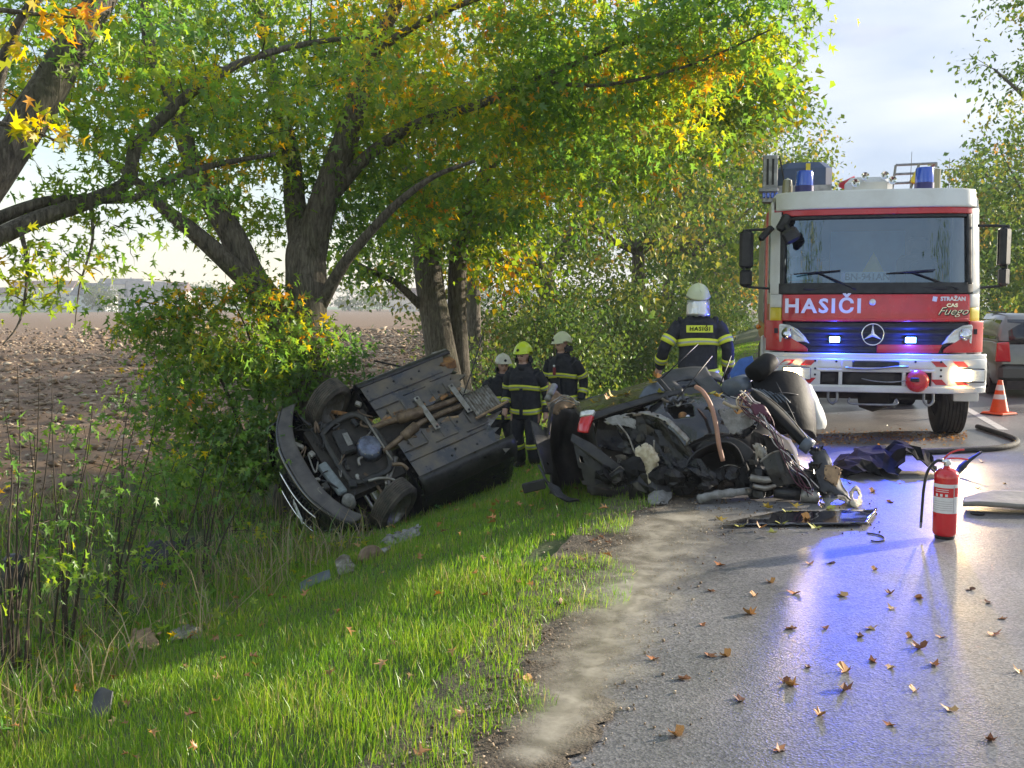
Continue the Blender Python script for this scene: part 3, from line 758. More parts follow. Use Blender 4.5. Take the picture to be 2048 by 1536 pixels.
for k, (u0, v0, d0, sp) in enumerate(((20, 1330, 7.0, 60), (120, 1290, 7.6, 90), (210, 1180, 8.6, 110), (380, 1060, 9.6, 90))):
    bb = P(u0, v0, d0); bb.z = float(gz(bb.x, bb.y)); rr = random.Random(90 + k)
    st = []
    # base pixel of the ground point
    for j in range([9, 8, 6, 6][k]):
        du = rr.uniform(-30, 30); tu = rr.uniform(-.4, 1.4) * sp; hh = rr.uniform(.45, 1) * [640, 560, 520, 330][k]
        q0 = bb + Vector((du * d0 / F, rr.uniform(-.15, .15), -.02))
        pts = [q0]
        for i in range(1, 5):
            f_ = i / 4; pts.append(q0 + Vector((tu * f_ ** 1.3 * d0 / F, rr.uniform(-.1, .1) * f_, hh * f_ * d0 / F)))
        st.append([(p, .011 * (1 - .8 * i / 16)) for i, p in enumerate(smoothpath([tuple(p) for p in pts], 4))])
    cu, cv = u0 + sp * .5, v0 - [300, 280, 260, 170][k]
    shrub('young_maple_shrub', ['bare stemmed maple sapling clump at the left edge', 'sparse maple sapling clump with upright dark stems', 'yellow green maple saplings in front of the ploughed field', 'low maple saplings left of the overturned car grille'][k], st,
          [PV(cu, cv, d0, 150, [190, 190, 150, 90][k], .5, [10, 20, 24, 20][k]), PV(cu + 60, cv + 150, d0, 130, 70, .4, [4, 8, 10, 9][k])], 11, .12, .078, tone_mix(.28, .22, .08, 11 + k), at=bb, twig=.005)
# understorey hedge below the row
for k, (s, Dd, r, h) in enumerate(((5.6, 21.5, 1.2, 1.5), (4.6, 25, 1.7, 2.2), (5.8, 28, 1.9, 2.6), (4.4, 31, 2.0, 2.4), (5.6, 35, 2.2, 3.0), (4.4, 40, 2.3, 2.8), (4.6, 47, 2.6, 3.2), (4.6, 56, 2.8, 3.2), (4.4, 68, 3.0, 3.4), (4.4, 84, 3.4, 3.6))):
    x, y = row_xy(s, Dd); z0 = float(gz(x, y)); rr = random.Random(200 + k)
    st = []
    for j in range(6):
        a = rr.random() * 6.28; q = [(x, y, z0 - .05), (x + math.cos(a) * r * .4, y + math.sin(a) * r * .4, z0 + h * .55), (x + math.cos(a) * r * .8, y + math.sin(a) * r * .8, z0 + h)]
        st.append([(p, .03 * (1 - .09 * i)) for i, p in enumerate(smoothpath(q, 4))])
    lab = ['small bush right beside the twin stemmed maple', 'bushy undergrowth directly behind the three firefighters', 'tall undergrowth around the leaning maple foot', 'undergrowth between the firefighter groups', 'dense undergrowth left of the firefighter with turned back', 'undergrowth behind the firefighter with turned back', 'undergrowth along the far verge beside the truck', 'second clump of far undergrowth beyond the truck mirror', 'third clump of far undergrowth along the row', 'farthest undergrowth of the left row'][k]
    shrub('undergrowth_bush', lab, st, [((x, y, z0 + h * .6), (r * 1.15, r, h * .62), [60, 130, 150, 150, 150, 140, 130, 110, 90, 80][k])], 40, .3, .105 + .0022 * (Dd - 20), tone_mix(.33, .2, .07, 40 + k), tmpl=LEAF2, tf=LEAF2_F, at=(x, y, z0), twig=.008)
for k, (q, Dd, r, h) in enumerate(((13, 36, 2.2, 2.6), (12.6, 50, 2.6, 3.0), (12, 64, 2.8, 3.0), (11.6, 82, 3.2, 3.4))):
    x, y = rrow(q, Dd); z0 = float(gz(x, y)); rr = random.Random(300 + k); st = []
    for j in range(5):
        a = rr.random() * 6.28; qq = [(x, y, z0 - .05), (x + math.cos(a) * r * .4, y + math.sin(a) * r * .4, z0 + h * .55), (x + math.cos(a) * r * .8, y + math.sin(a) * r * .8, z0 + h)]
        st.append([(p, .03 * (1 - .09 * i)) for i, p in enumerate(smoothpath(qq, 4))])
    shrub('undergrowth_bush', ['bush on the far verge behind the traffic cone', 'bush on the far verge behind the estate car', 'far bush right of the engine', 'farthest bush on the right'][k], st, [((x, y, z0 + h * .6), (r * 1.15, r, h * .62), 110)], 34, .32, .14 + .002 * (Dd - 20), tone_mix(.33, .2, .07, 60 + k), tmpl=LEAF2, tf=LEAF2_F, at=(x, y, z0), twig=.008)

# ------------------------------------------------------------------ village beyond the field
mat('house_wall', (0.72, 0.66, 0.56), 0.9, var=.12, vscale=.6)
mat('house_wall_grey', (0.55, 0.56, 0.58), 0.9, var=.12, vscale=.6)
mat('house_roof', (0.17, 0.10, 0.085), 0.85, var=.25, vscale=.8)
mat('house_roof_grey', (0.13, 0.135, 0.15), 0.85, var=.2, vscale=.8)
mat('far_window', (0.05, 0.06, 0.08), 0.2)
def house(u, D, w, dp, h, rh, wall, roof, label, rz=0.0):
    D, w, h, rh = D * 1.09, w * .95, h * 1.15, rh * 1.0
    p = P(u, 611, D); z = float(gz(p.x, p.y))
    t = thing('house', label, 'house', (p.x, p.y, z), rz, group='houses of the far village')
    MB().box((0, 0, h / 2), (w, dp, h)).build('wall', wall, t)
    e = .5
    r = MB(); a = [(-w / 2 - e, -dp / 2 - e, h - .1), (w / 2 + e, -dp / 2 - e, h - .1), (w / 2 + e, dp / 2 + e, h - .1), (-w / 2 - e, dp / 2 + e, h - .1), (-w / 2 - e, 0, h + rh), (w / 2 + e, 0, h + rh)]
    r.add(a, [(0, 1, 5, 4), (2, 3, 4, 5), (0, 4, 3), (1, 2, 5), (0, 3, 2, 1)])
    ro = r.build('roof', roof, t)
    MB().box((w * .22, dp * .12, h + rh * .9), (.7, .7, 1.5)).build('chimney', 'house_wall_grey', ro)
    nw = max(2, int(w / 3.2))
    for i in range(nw):
        for fl in range(max(1, int(h / 2.9))):
            MB().box((-w / 2 + w * (i + .5) / nw, -dp / 2 - .03, 1.6 + 2.8 * fl), (1.2, .1, 1.3)).build('window', 'far_window', t)
for a in ((95, 400, 26, 12, 9, 3, 'house_wall', 'house_roof', 'long pale block at the left end of the village', .1), (190, 380, 16, 10, 6, 5, 'house_wall_grey', 'house_roof_grey', 'grey roofed house in the village between branches', -.2),
          (245, 390, 17, 11, 10, 2.5, 'house_wall', 'house_roof_grey', 'tall cream house standing highest in the village', .15), (292, 350, 14, 11, 5, 6, 'house_wall_grey', 'house_roof_grey', 'dark steep gabled house at the right of the village', .5),
          (345, 420, 15, 12, 8, 4, 'house_wall', 'house_roof', 'cream house behind the maple bush', 0), (820, 380, 18, 10, 5, 4, 'house_wall', 'house_roof', 'far house seen between the two maples', .1), (20, 420, 18, 11, 6, 4, 'house_wall', 'house_roof', 'house at the far left edge behind leaves', -.1)):
    house(*a)
for k, (u, D, r, zc) in enumerate(((60, 340, 7, 5), (130, 330, 6, 4.5), (205, 320, 9, 6.5), (262, 330, 6, 4.5), (320, 340, 8, 6), (372, 380, 9, 8), (430, 360, 9, 7), (500, 370, 9, 7), (700, 340, 9, 6.5), (760, 350, 8, 6), (830, 330, 7, 5), (960, 340, 9, 6.5), (1050, 360, 9, 7))):
    D = D * 1.32 if k != 2 else 405; r, zc = (r * .8, zc * .9) if k == 2 else (r, zc)
    p = P(u, 611, D)
    generic('village_tree', ['hazy tree at the left end of the village', 'hazy low tree before the long pale block', 'round hazy tree in front of the cream house', 'small hazy tree beside the gabled house', 'hazy tree right of the gabled house', 'tall hazy tree behind the maple bush', 'hazy tree behind the bush, left of the forked trunk', 'hazy tree hidden behind the forked trunk', 'hazy tree right of the forked trunk', 'hazy tree seen over the overturned car', 'low hazy tree before the far house', 'hazy tree right of the twin stemmed maple', 'rightmost hazy tree of the village'][k],
            (p.x, p.y), 8, r, zc, 60, 14, 1.5, 400 + k, spread=1.1, group='trees of the far village', leafm='haze_leaf', fine=False, tone=(.45, .3, .1), trunk_r=.4, squash=.8, nl=4)
# ------------------------------------------------------------------ fire engine
mat('white_paint', (0.79, 0.79, 0.77), 0.34, vscale=2.2, col2=(0.66, 0.645, 0.61), coat=.35, rvar=.12, detail=9)
mat('red_paint', (0.66, 0.02, 0.032), 0.32, vscale=2.6, col2=(0.52, 0.03, 0.035), coat=.5, rvar=.12, detail=9)
mat('yellow_paint', (0.75, 0.58, 0.02), 0.35, var=.06, vscale=3, coat=.3)
mat('black_plastic', (0.018, 0.018, 0.02), 0.5, var=.3, vscale=12, rvar=.12)
mat('grey_metal', (0.30, 0.30, 0.31), 0.42, metal=.7, var=.2, vscale=10, rvar=.1)
mat('chrome', (0.82, 0.82, 0.84), 0.12, metal=1.0, rvar=.06, vscale=6)
mat('rubber', (0.022, 0.021, 0.02), 0.8, vscale=9, col2=(0.05, 0.045, 0.038), bump=.3, bscale=40)
mat('underbody', (0.025, 0.024, 0.023), 0.75, vscale=7, col2=(0.06, 0.052, 0.045))
mat('grille_dark', (0.02, 0.022, 0.035), 0.4, var=.3, vscale=8)
mat('lens_clear', (0.75, 0.77, 0.78), 0.12, var=.12, vscale=18, metal=.35, bump=.3, bscale=60)
mat('blue_lens', (0.015, 0.09, 0.62), 0.15, coat=1.0, spec=.7)
mat('blue_dark', (0.03, 0.03, 0.16), 0.35)
mat('blue_cover', (0.055, 0.085, 0.17), 0.5, var=.15, vscale=5)
mat('amber_lens', (0.8, 0.25, 0.02), 0.2, coat=.6)
mat('smoke_lens', (0.30, 0.27, 0.16), 0.15, coat=.8)
mat('white_sign', (0.8, 0.8, 0.8), 0.5)
mat('black_print', (0.012, 0.012, 0.015), 0.5)
mat('led_blue', (0.0, 0.02, 0.2), 0.3, emit=(0.22, 0.55, 1.0), estr=7.0)
mat('headlamp_on', (0.9, 0.8, 0.6), 0.3, emit=(1.0, 0.74, 0.36), estr=9.0)
mat('cab_interior', (0.035, 0.036, 0.042), 0.85, var=.3, vscale=5)
mat('sky_blue_panel', (0.05, 0.17, 0.42), 0.8, var=.15, vscale=4)
def glass_mat(name, tint, alpha):
    m = bpy.data.materials.new(name); m.use_nodes = True; MATS[name] = m
    n, l = m.node_tree.nodes, m.node_tree.links; n.clear()
    o = n.new('ShaderNodeOutputMaterial'); tr = n.new('ShaderNodeBsdfTransparent'); tr.inputs['Color'].default_value = (*tint, 1)
    gl = n.new('ShaderNodeBsdfGlossy'); gl.inputs['Roughness'].default_value = 0.015; gl.inputs['Color'].default_value = (.74, .88, 1.0, 1)
    fr = n.new('ShaderNodeFresnel'); fr.inputs['IOR'].default_value = 1.55
    ad = n.new('ShaderNodeMath'); ad.operation = 'ADD'; ad.inputs[1].default_value = alpha; ad.use_clamp = True
    mx = n.new('ShaderNodeMixShader')
    l.new(fr.outputs[0], ad.inputs[0]); l.new(ad.outputs[0], mx.inputs[0]); l.new(tr.outputs[0], mx.inputs[1]); l.new(gl.outputs[0], mx.inputs[2]); l.new(mx.outputs[0], o.inputs[0])
glass_mat('windscreen_glass', (0.5, 0.62, 0.72), 0.15)
glass_mat('car_glass', (0.25, 0.28, 0.30), 0.15)

eng_loc = P(1752, 611, 11.5); eng_loc.z = 0
ENG = thing('fire_engine', 'white and red fire engine facing the viewer with blue grille lights on', 'fire engine', eng_loc, math.radians(-13)); ENG.scale = (.975, 1, 1)
ZF = [(0.55, .02), (1.0, .03), (1.40, .04), (1.74, .07), (1.84, .09), (2.64, .25), (2.72, .26), (2.95, .35)]
def yfront(x, z, hw=1.19):
    yf = float(np.interp(z, [a for a, b in ZF], [b for a, b in ZF]))
    return yf + .26 * min(1.15, abs(x) / hw) ** 6 + .02 * (abs(x) / hw) ** 2
def panel(name, m, xl, xr, z0, z1, off=0.0, nx=18, nz=6, thick=.03, parent=ENG, bev=.006, hw=1.19):
    fl = xl if callable(xl) else (lambda z: xl); fr = xr if callable(xr) else (lambda z: xr)
    def fn(u, v):
        z = z0 + (z1 - z0) * v; x = fl(z) + (fr(z) - fl(z)) * u
        return (x, yfront(x, z, hw) - off, z)
    return MB().grid(fn, nx, nz).build(name, m, parent, angle=40, thick=thick, bevel=bev)
# cab
panel('red_front_panel', 'red_paint', lambda z: -1.06 + .02 * (z - 1.4), lambda z: 1.06 - .02 * (z - 1.4), 1.41, 1.725, .012)
rl = panel('panel_lip', 'red_paint', -1.04, 1.04, 1.415, 1.45, .035, nz=2)
panel('cowl', 'black_plastic', -1.10, 1.10, 1.732, 1.86, .008)
panel('header_strip', 'red_paint', -1.06, 1.09, 2.655, 2.725, .02)
panel('roof_visor', 'white_paint', -1.15, 1.15, 2.73, 2.95, .05, bev=.03)
for sx in (-1, 1):
    lo, hi = sorted((sx * 1.085, sx * 1.19))
    panel('pillar', 'white_paint', lo, hi, 1.73, 2.72, .004, nx=6, nz=10)
    lo, hi = sorted((sx * 1.035, sx * 1.088))
    panel('windscreen_seal', 'black_plastic', lo, hi, 1.84, 2.66, .008, nx=4, nz=10)
    lo, hi = sorted((sx * 1.065, sx * 1.19))
    panel('corner_panel', 'white_paint', lo, hi, 1.575, 1.728, .004, nx=6, nz=3)
    panel('yellow_corner_panel', 'yellow_paint', lo, hi, 1.405, 1.573, .004, nx=6, nz=3)
panel('windscreen_surround', 'black_plastic', -1.085, 1.085, 2.615, 2.653, .004, nz=2)
panel('windscreen', 'windscreen_glass', -1.06, 1.06, 1.83, 2.64, -.012, nz=8, thick=0, bev=0)
grl = panel('grille', 'grille_dark', lambda z: -1.10 if z > 1.3 else -1.02 + (1.3 - z) * .9, lambda z: 1.10 if z > 1.3 else 1.02 - (1.3 - z) * .9, .985, 1.40, -.01, nz=10)
for k in range(5):
    z = 1.055 + .068 * k; w = .74 + .07 * k
    panel('grille_slat', 'grille_dark', -w, w, z, z + .03, .02 + .004 * k, nz=2, thick=.02, bev=.006)
panel('red_grille_bar', 'red_paint', .02, lambda z: .70 + (z - 1.06) * .5, 1.055, 1.15, .045, nx=8, nz=2)
for sx in (-1, 1):
    # red lamp housing wrapping the corner, with its clear lens
    def fn(u, v, sx=sx):
        z = 1.06 + .36 * v; x = sx * ((.76 + .28 * min(1, max(0, v - .12) * 2.2)) * (1 - u) + 1.235 * u) if v < .45 else sx * ((1.06) * (1 - u) + 1.235 * u)
        return (x, yfront(x, z, 1.22) - .03, z)
    hs = MB().grid(fn, 14, 12).build('lamp_housing', 'red_paint', ENG, angle=40, thick=.03, bevel=.004)
    ln = MB()
    poly = [(.74, 1.15), (.80, 1.17), (1.09, 1.16), (1.10, 1.36), (1.085, 1.385), (.98, 1.37), (.88, 1.32), (.80, 1.24)]
    ln.prism(poly, lambda x, z: (sx * x, yfront(x, z, 1.22) - .055, z), lambda x, z: (sx * x, yfront(x, z, 1.22) + .02, z))
    l_ = ln.build('headlamp_lens', 'lens_clear', hs, bevel=.012)
    MB().lathe([(.0, 0), (.055, .0), (.07, -.03), (.0, -.03)], (sx * 1.0, yfront(1.0, 1.27, 1.22) - .045, 1.27), 'Y', 16).build('lamp_reflector', 'chrome', hs, smooth=True)
# star emblem
em = MB(); c = Vector((-.03, yfront(0, 1.25) - .06, 1.265))
R_ = .122
ring = [c + Vector((R_ * math.cos(a), 0, R_ * math.sin(a))) for a in np.linspace(0, 2 * math.pi, 41)]
em.tube(ring, .009, 8, cap=False)
for k in range(3):
    a = math.pi / 2 + k * 2 * math.pi / 3; d = Vector((math.cos(a), 0, math.sin(a))); pz = Vector((-math.sin(a), 0, math.cos(a)))
    em.add([c + pz * .022, c + Vector((0, -.018, 0)), c - pz * .022, c + d * R_], [(0, 1, 3), (1, 2, 3), (0, 3, 2)])
em.build('star_emblem', 'chrome', ENG)
# blue lights in the grille, lit
for x in (-.46, .39):
    g = MB().box((x, yfront(x, 1.2) - .045, 1.205), (.135, .05, .085), bev=.012).build('blue_light_housing', 'black_plastic', ENG)
    MB().box((x, yfront(x, 1.2) - .074, 1.205), (.115, .012, .062), bev=.004).build('lit_blue_lamp', 'led_blue', g)
    for kind, en, dy in (('AREA', 13, .09), ('POINT', 4.5, .13)):
        ld = bpy.data.lights.new('blue_lamp', kind); ld.energy = en; ld.color = (.02, .07, 1.0)
        if kind == 'AREA': ld.shape = 'RECTANGLE'; ld.size = .115; ld.size_y = .062
        else: ld.shadow_soft_size = .04
        lo = bpy.data.objects.new('blue_lamp', ld); COL.objects.link(lo); lo.parent = ENG; lo.location = (x, yfront(x, 1.2) - dy, 1.205); lo.rotation_euler = (math.radians(-82), 0, 0)
# bumper
def bfront(x, z): return .26 * (abs(x) / 1.27) ** 6 - .06 - .03 * math.cos((z - .82) * 6)
def bpanel(name, m, x0, x1, z0, z1, off=0, nx=20, nz=4, thick=.05, bev=.012, parent=ENG):
    return MB().grid(lambda u, v: (x0 + (x1 - x0) * u, bfront(x0 + (x1 - x0) * u, z0 + (z1 - z0) * v) - off, z0 + (z1 - z0) * v), nx, nz).build(name, m, parent, angle=40, thick=thick, bevel=bev)
bpanel('bumper_top', 'white_paint', -1.25, 1.25, .985, 1.045, -.01)
bmp = bpanel('bumper', 'white_paint', -.66, .66, .87, .985)
bpanel('bumper_bottom', 'white_paint', -1.25, 1.25, .60, .685, .015, bev=.02)
for sx in (-1, 1):
    x0, x1 = sorted((sx * .62, sx * 1.25))
    bpanel('bumper_corner', 'white_paint', x0, x1, .68, .99)
    for zz in (.905, .70):
        for xx in (.76, 1.0):
            st = MB(); h = .062; w = .09
            poly = [(sx * xx - w, zz), (sx * xx + w * .35, zz), (sx * xx + w * .35 - sx * .0 + (.06 if sx < 0 else -.06), zz + h), (sx * xx - w + (.06 if sx < 0 else -.06), zz + h)]
            st.prism(poly, lambda x, z: (x, bfront(x, z) - .031, z), lambda x, z: (x, bfront(x, z) - .026, z))
            st.build('warning_stripe', 'red_paint', ENG)
    # lit lamp in the bumper
    lx = sx * .885 if sx < 0 else 1.0
    fr = MB().box((lx, bfront(lx, .8) - .03, .81), (.34 if sx < 0 else .42, .05, .16), bev=.02).build('lamp_frame', 'grey_metal', ENG)
    MB().box((lx, bfront(lx, .8) - .054, .81), (.30 if sx < 0 else .38, .012, .13), bev=.004).build('lamp_lens', 'lens_clear', fr)
    bx = lx - .055 if sx < 0 else lx - .05
    MB().box((bx, min(bfront(bx, .8), bfront(lx, .8)) - .066, .81), (.20, .012, .125), bev=.005).build('lit_headlamp', 'headlamp_on', fr)
    sp = bpy.data.lights.new('headlamp_beam', 'SPOT'); sp.energy = 40; sp.color = (1, .72, .38); sp.spot_size = math.radians(75); sp.spot_blend = .7; sp.shadow_soft_size = .06
    so = bpy.data.objects.new('headlamp_beam', sp); COL.objects.link(so); so.parent = ENG; so.location = (bx, bfront(bx, .8) - .09, .81); so.rotation_euler = (math.radians(-80), 0, 0)
    # tow hooks
    hk = MB(); cx = sx * .46 if sx < 0 else .62
    hk.tube(smoothpath([(cx - .05, .05, .60), (cx - .05, .04, .50), (cx, .035, .455), (cx + .05, .04, .50), (cx + .05, .05, .60)], 5), .016, 8)
    hk.build('tow_hook', 'grey_metal', ENG, smooth=True)
# grille openings in the bumper
bpanel('bumper_bar', 'white_paint', -.66, .66, .835, .872, .004, nz=2)
for x0, x1, z0, z1 in ((-.62, -.42, .69, .83), (-.36, .30, .69, .83), (.34, .62, .69, .83)):
    bpanel('bumper_opening', 'underbody', x0, x1, z0, z1, -.05, nx=6, thick=.01, bev=0)
for x in (-.64, -.39, .32):
    bpanel('bumper_post', 'white_paint', x - .022, x + .022, .68, .84, .0, nx=3)
bpanel('opening_frame', 'white_paint', -.38, .38, .86, .985, .012)
bpanel('plate_recess', 'black_plastic', -.26, .26, .895, .965, .042, thick=.008, bev=0)
rp = MB(); rp.tube(smoothpath([(-.34, -.14, .885), (-.1, -.16, .87), (.2, -.15, .90), (.36, -.13, .905)], 5), .012, 6); rp.build('winch_bar', 'grey_metal', ENG, smooth=True)
rp = MB(); rp.tube(smoothpath([(-.15, -.1, .76), (0, -.16, .735), (.2, -.16, .73), (.42, -.15, .765)], 5), .007, 6); rp.build('winch_rope', 'grey_metal', ENG, smooth=True)
wc = MB().lathe([(.0, -.10), (.07, -.10), (.125, -.06), (.13, 0), (.10, .05), (0, .05)], (.46, -.12, .745), 'Y', 20).build('red_winch_cover', 'red_paint', ENG, smooth=True)
MB().box((.42, -.23, .765), (.10, .03, .05), bev=.01).build('winch_slot', 'black_plastic', wc)
tb_ = MB().tube(smoothpath([(-.26, .05, .52), (-.26, .03, .46), (0, .03, .45), (.26, .03, .46), (.26, .05, .52)], 4), .014, 8).build('step_bar', 'grey_metal', ENG, smooth=True)
for x, z in ((-.68, .96), (-.68, .87), (-.68, .80), (.72, .96), (.72, .87), (.72, .80), (-.44, .955), (.44, .96)):
    MB().lathe([(0, -.012), (.012, -.01), (.014, 0)], (x, bfront(x, z) - .03, z), 'Y', 8).build('bolt', 'black_print', ENG)
# lettering
text_mesh('lettering', 'HASIČI', .23, 'white_sign', ENG, (-.60, yfront(0, 1.58) - .03, 1.585), (math.radians(90), 0, 0), bold=.007, extrude=.003, sx=1.08, space=1.2)
text_mesh('small_lettering', 'STRAŽAN', .062, 'white_sign', ENG, (.86, yfront(.86, 1.68) - .038, 1.672), (math.radians(90), 0, math.radians(10)), bold=.003, extrude=.002, sx=1.05)
MB().box((.655, yfront(.66, 1.67) - .034, 1.672), (.05, .004, .055), rot=Matrix.Rotation(.2, 3, 'Y')).build('small_badge', 'white_sign', ENG)
text_mesh('script_lettering', 'Fuego', .125, 'black_print', ENG, (.86, yfront(.86, 1.53) - .036, 1.525), (math.radians(90), 0, math.radians(10)), bold=.004, extrude=.002, sx=1.15, shear=.5)
text_mesh('script_highlight', 'Fuego', .125, 'chrome', ENG, (.853, yfront(.86, 1.53) - .040, 1.531), (math.radians(90), 0, math.radians(10)), bold=-.001, extrude=.002, sx=1.15, shear=.5)
text_mesh('type_lettering', 'CAS', .055, 'chrome', ENG, (.85, yfront(.85, 1.6) - .036, 1.598), (math.radians(90), 0, math.radians(10)), bold=.003, extrude=.002, sx=1.3)
MB().lathe([(0, -.012), (.034, -.01), (.04, 0)], (-.035, yfront(0, 1.63) - .028, 1.635), 'Y', 20).build('round_badge', 'lens_clear', ENG, smooth=True)
# number plate behind the windscreen
pl = MB().box((-.10, .27, 1.93), (.56, .012, .12), bev=.004).build('number_plate', 'white_sign', ENG)
MB().box((-.355, .262, 1.93), (.045, .008, .115)).build('plate_band', 'blue_lens', pl)
text_mesh('plate_number', 'BN-941AN', .115, 'black_print', pl, (-.075, .262, 1.93), (math.radians(90), 0, 0), bold=.002, extrude=.001, sx=.98)
MB().box((-.88, .36, 1.93), (.24, .06, .07), rot=Matrix.Rotation(-.1, 3, 'Y'), bev=.01).build('cyan_box', mat('cyan_card', (0.03, 0.35, 0.45), .5), ENG)
# cab walls, roof, interior
for sx in (-1, 1):
    w = MB()
    prof = [(.34, .62), (.33, 1.74), (.52, 2.70), (.62, 2.86), (1.85, 2.90), (1.85, .95), (1.72, .95), (1.62, 1.15), (.82, 1.15), (.62, .62)]
    w.prism(prof, lambda y, z: (sx * 1.165, y, z), lambda y, z: (sx * 1.205, y, z))
    sd = w.build('cab_side', 'white_paint', ENG, bevel=.01)
    MB().prism([(.52, 1.80), (.66, 2.55), (1.35, 2.55), (1.35, 1.75)], lambda y, z: (sx * 1.203, y, z), lambda y, z: (sx * 1.209, y, z)).build('side_window', 'car_glass', sd)
    MB().prism([(.36, 1.20), (.36, 1.62), (1.8, 1.62), (1.8, 1.20)], lambda y, z: (sx * 1.204, y, z), lambda y, z: (sx * 1.2085, y, z)).build('side_stripe', 'red_paint', sd)
    # mudguard
    mg = MB()
    arc = [(1.25 + .66 * math.cos(a), .52 + .66 * math.sin(a)) for a in np.linspace(-.1, math.pi + .1, 16)]
    inn = [(1.25 + .56 * math.cos(a), .52 + .56 * math.sin(a)) for a in np.linspace(math.pi + .1, -.1, 16)]
    mg.prism(arc + inn, lambda y, z: (sx * 1.0, y, z), lambda y, z: (sx * 1.29, y, z)); mg.build('mudguard', 'white_paint', ENG, bevel=.015)
    MB().box((sx * 1.275, .62, .92), (.05, .09, .62), bev=.02).build('mudguard_flap', 'white_paint', ENG)
    MB().lathe([(0, -.035), (.03, -.03), (.035, 0), (0, .03)], (sx * 1.325, .75, 1.33), 'X', 12).build('side_marker', 'amber_lens', ENG, smooth=True)
rf = MB().box((0, 1.22, 2.905), (2.36, 1.40, .06), bev=.025).build('cab_roof', 'white_paint', ENG)
MB().box((0, 1.93, 1.9), (2.40, .05, 1.9)).build('cab_back', 'cab_interior', ENG)
MB().box((0, 1.0, 1.30), (2.30, 1.7, .06)).build('cab_floor', 'cab_interior', ENG)
MB().box((0, .62, 1.72), (2.2, .36, .24), bev=.08).build('dashboard', 'cab_interior', ENG)
MB().box((.10, 1.86, 2.2), (.95, .04, .75)).build('sky_blue_panel', 'sky_blue_panel', ENG)  # blue panel stands in for sky reflected in the windscreen
tri = MB().prism([(-.16, 2.0), (.16, 2.0), (0, 2.3)], lambda x, z: (x + .18, 1.835, z), lambda x, z: (x + .18, 1.83, z)); tri.build('warning_triangle', 'yellow_paint', ENG)
for x in (-.68, .68):
    s_ = MB().box((x, 1.45, 1.85), (.52, .16, .78), bev=.07).build('cab_seat', 'cab_interior', ENG)
    MB().box((x, 1.45, 2.36), (.28, .12, .2), bev=.05).build('headrest', 'cab_interior', s_)
sw = MB().tube([(.66 + .22 * math.cos(a), .88 - .1 * math.sin(a), 1.95 + .2 * math.sin(a)) for a in np.linspace(0, 2 * math.pi, 25)], .016, 6, cap=False).build('steering_wheel', 'black_plastic', ENG, smooth=True)
# wipers
for x0, x1 in ((-.22, -.66), (.92, .40)):
    a = (x0, yfront(x0, 1.80) - .03, 1.785); b = (x1, yfront(x1, 1.98) - .02, 1.985)
    wp = MB().tube([a, b], [.016, .008], 6).build('wiper_arm', 'black_print', ENG)
    e0 = Vector(b) + Vector((-.28, .02, -.02)); e1 = Vector(b) + Vector((.26, .0, .02))
    MB().tube([e0, b, e1], [.008, .011, .008], 5).build('wiper_blade', 'black_print', wp)
for x in (-.58, .55):
    MB().box((x, yfront(x, 1.79) - .012, 1.795), (.5, .02, .035), bev=.006).build('cowl_vent', 'black_print', ENG)
# mirrors
for sx, mx, mz0 in ((-1, -1.50, 1.0), (1, 1.46, 1.0)):
    arm = MB()
    arm.tube(smoothpath([(sx * 1.17, .42, 2.52), (mx + sx * .02, .36, 2.50), (mx + sx * .02, .34, 2.44), (mx + sx * .02, .34, 1.90), (mx, .36, 1.83), (sx * 1.17, .40, 1.80)], 4), .016, 8)
    am = arm.build('mirror_arm', 'black_plastic', ENG, smooth=True)
    tw = 0 if sx < 0 else math.radians(52)
    R3 = Matrix.Rotation(tw, 3, 'Z')
    MB().box((mx, .36, 2.27), (.17, .10, .46), rot=R3, bev=.035).build('mirror_housing', 'black_plastic', am)
    MB().box((mx, .36, 1.93), (.15, .10, .21), rot=R3, bev=.03).build('small_mirror_housing', 'black_plastic', am)
    MB().box(Vector((mx, .36, 2.27)) + R3 @ Vector((0, .053, 0)), (.14, .004, .42), rot=R3).build('mirror_glass', 'chrome', am)
    MB().lathe([(0, -.06), (.05, -.05), (.05, .05), (0, .06)], (sx * 1.165, .40, 1.80), 'Z', 12).build('arm_bracket', 'black_plastic', am, smooth=True)
km = MB().tube(smoothpath([(-1.08, .38, 2.60), (-1.02, .22, 2.52), (-.98, .12, 2.40)], 4), .03, 8).build('kerb_mirror_arm', 'black_plastic', ENG, smooth=True)
MB().box((-1.06, .30, 2.58), (.12, .10, .22), rot=Matrix.Rotation(.5, 3, 'Y'), bev=.03).build('kerb_mirror', 'black_plastic', km)
MB().box((-.98, .15, 2.42), (.20, .12, .17), rot=Matrix.Rotation(-.5, 3, 'Y'), bev=.03).build('front_mirror', 'black_plastic', km)
MB().box((-1.27, .30, 2.46), (.08, .07, .22), rot=Matrix.Rotation(.75, 3, 'Y'), bev=.025).build('wide_mirror', 'black_plastic', km)
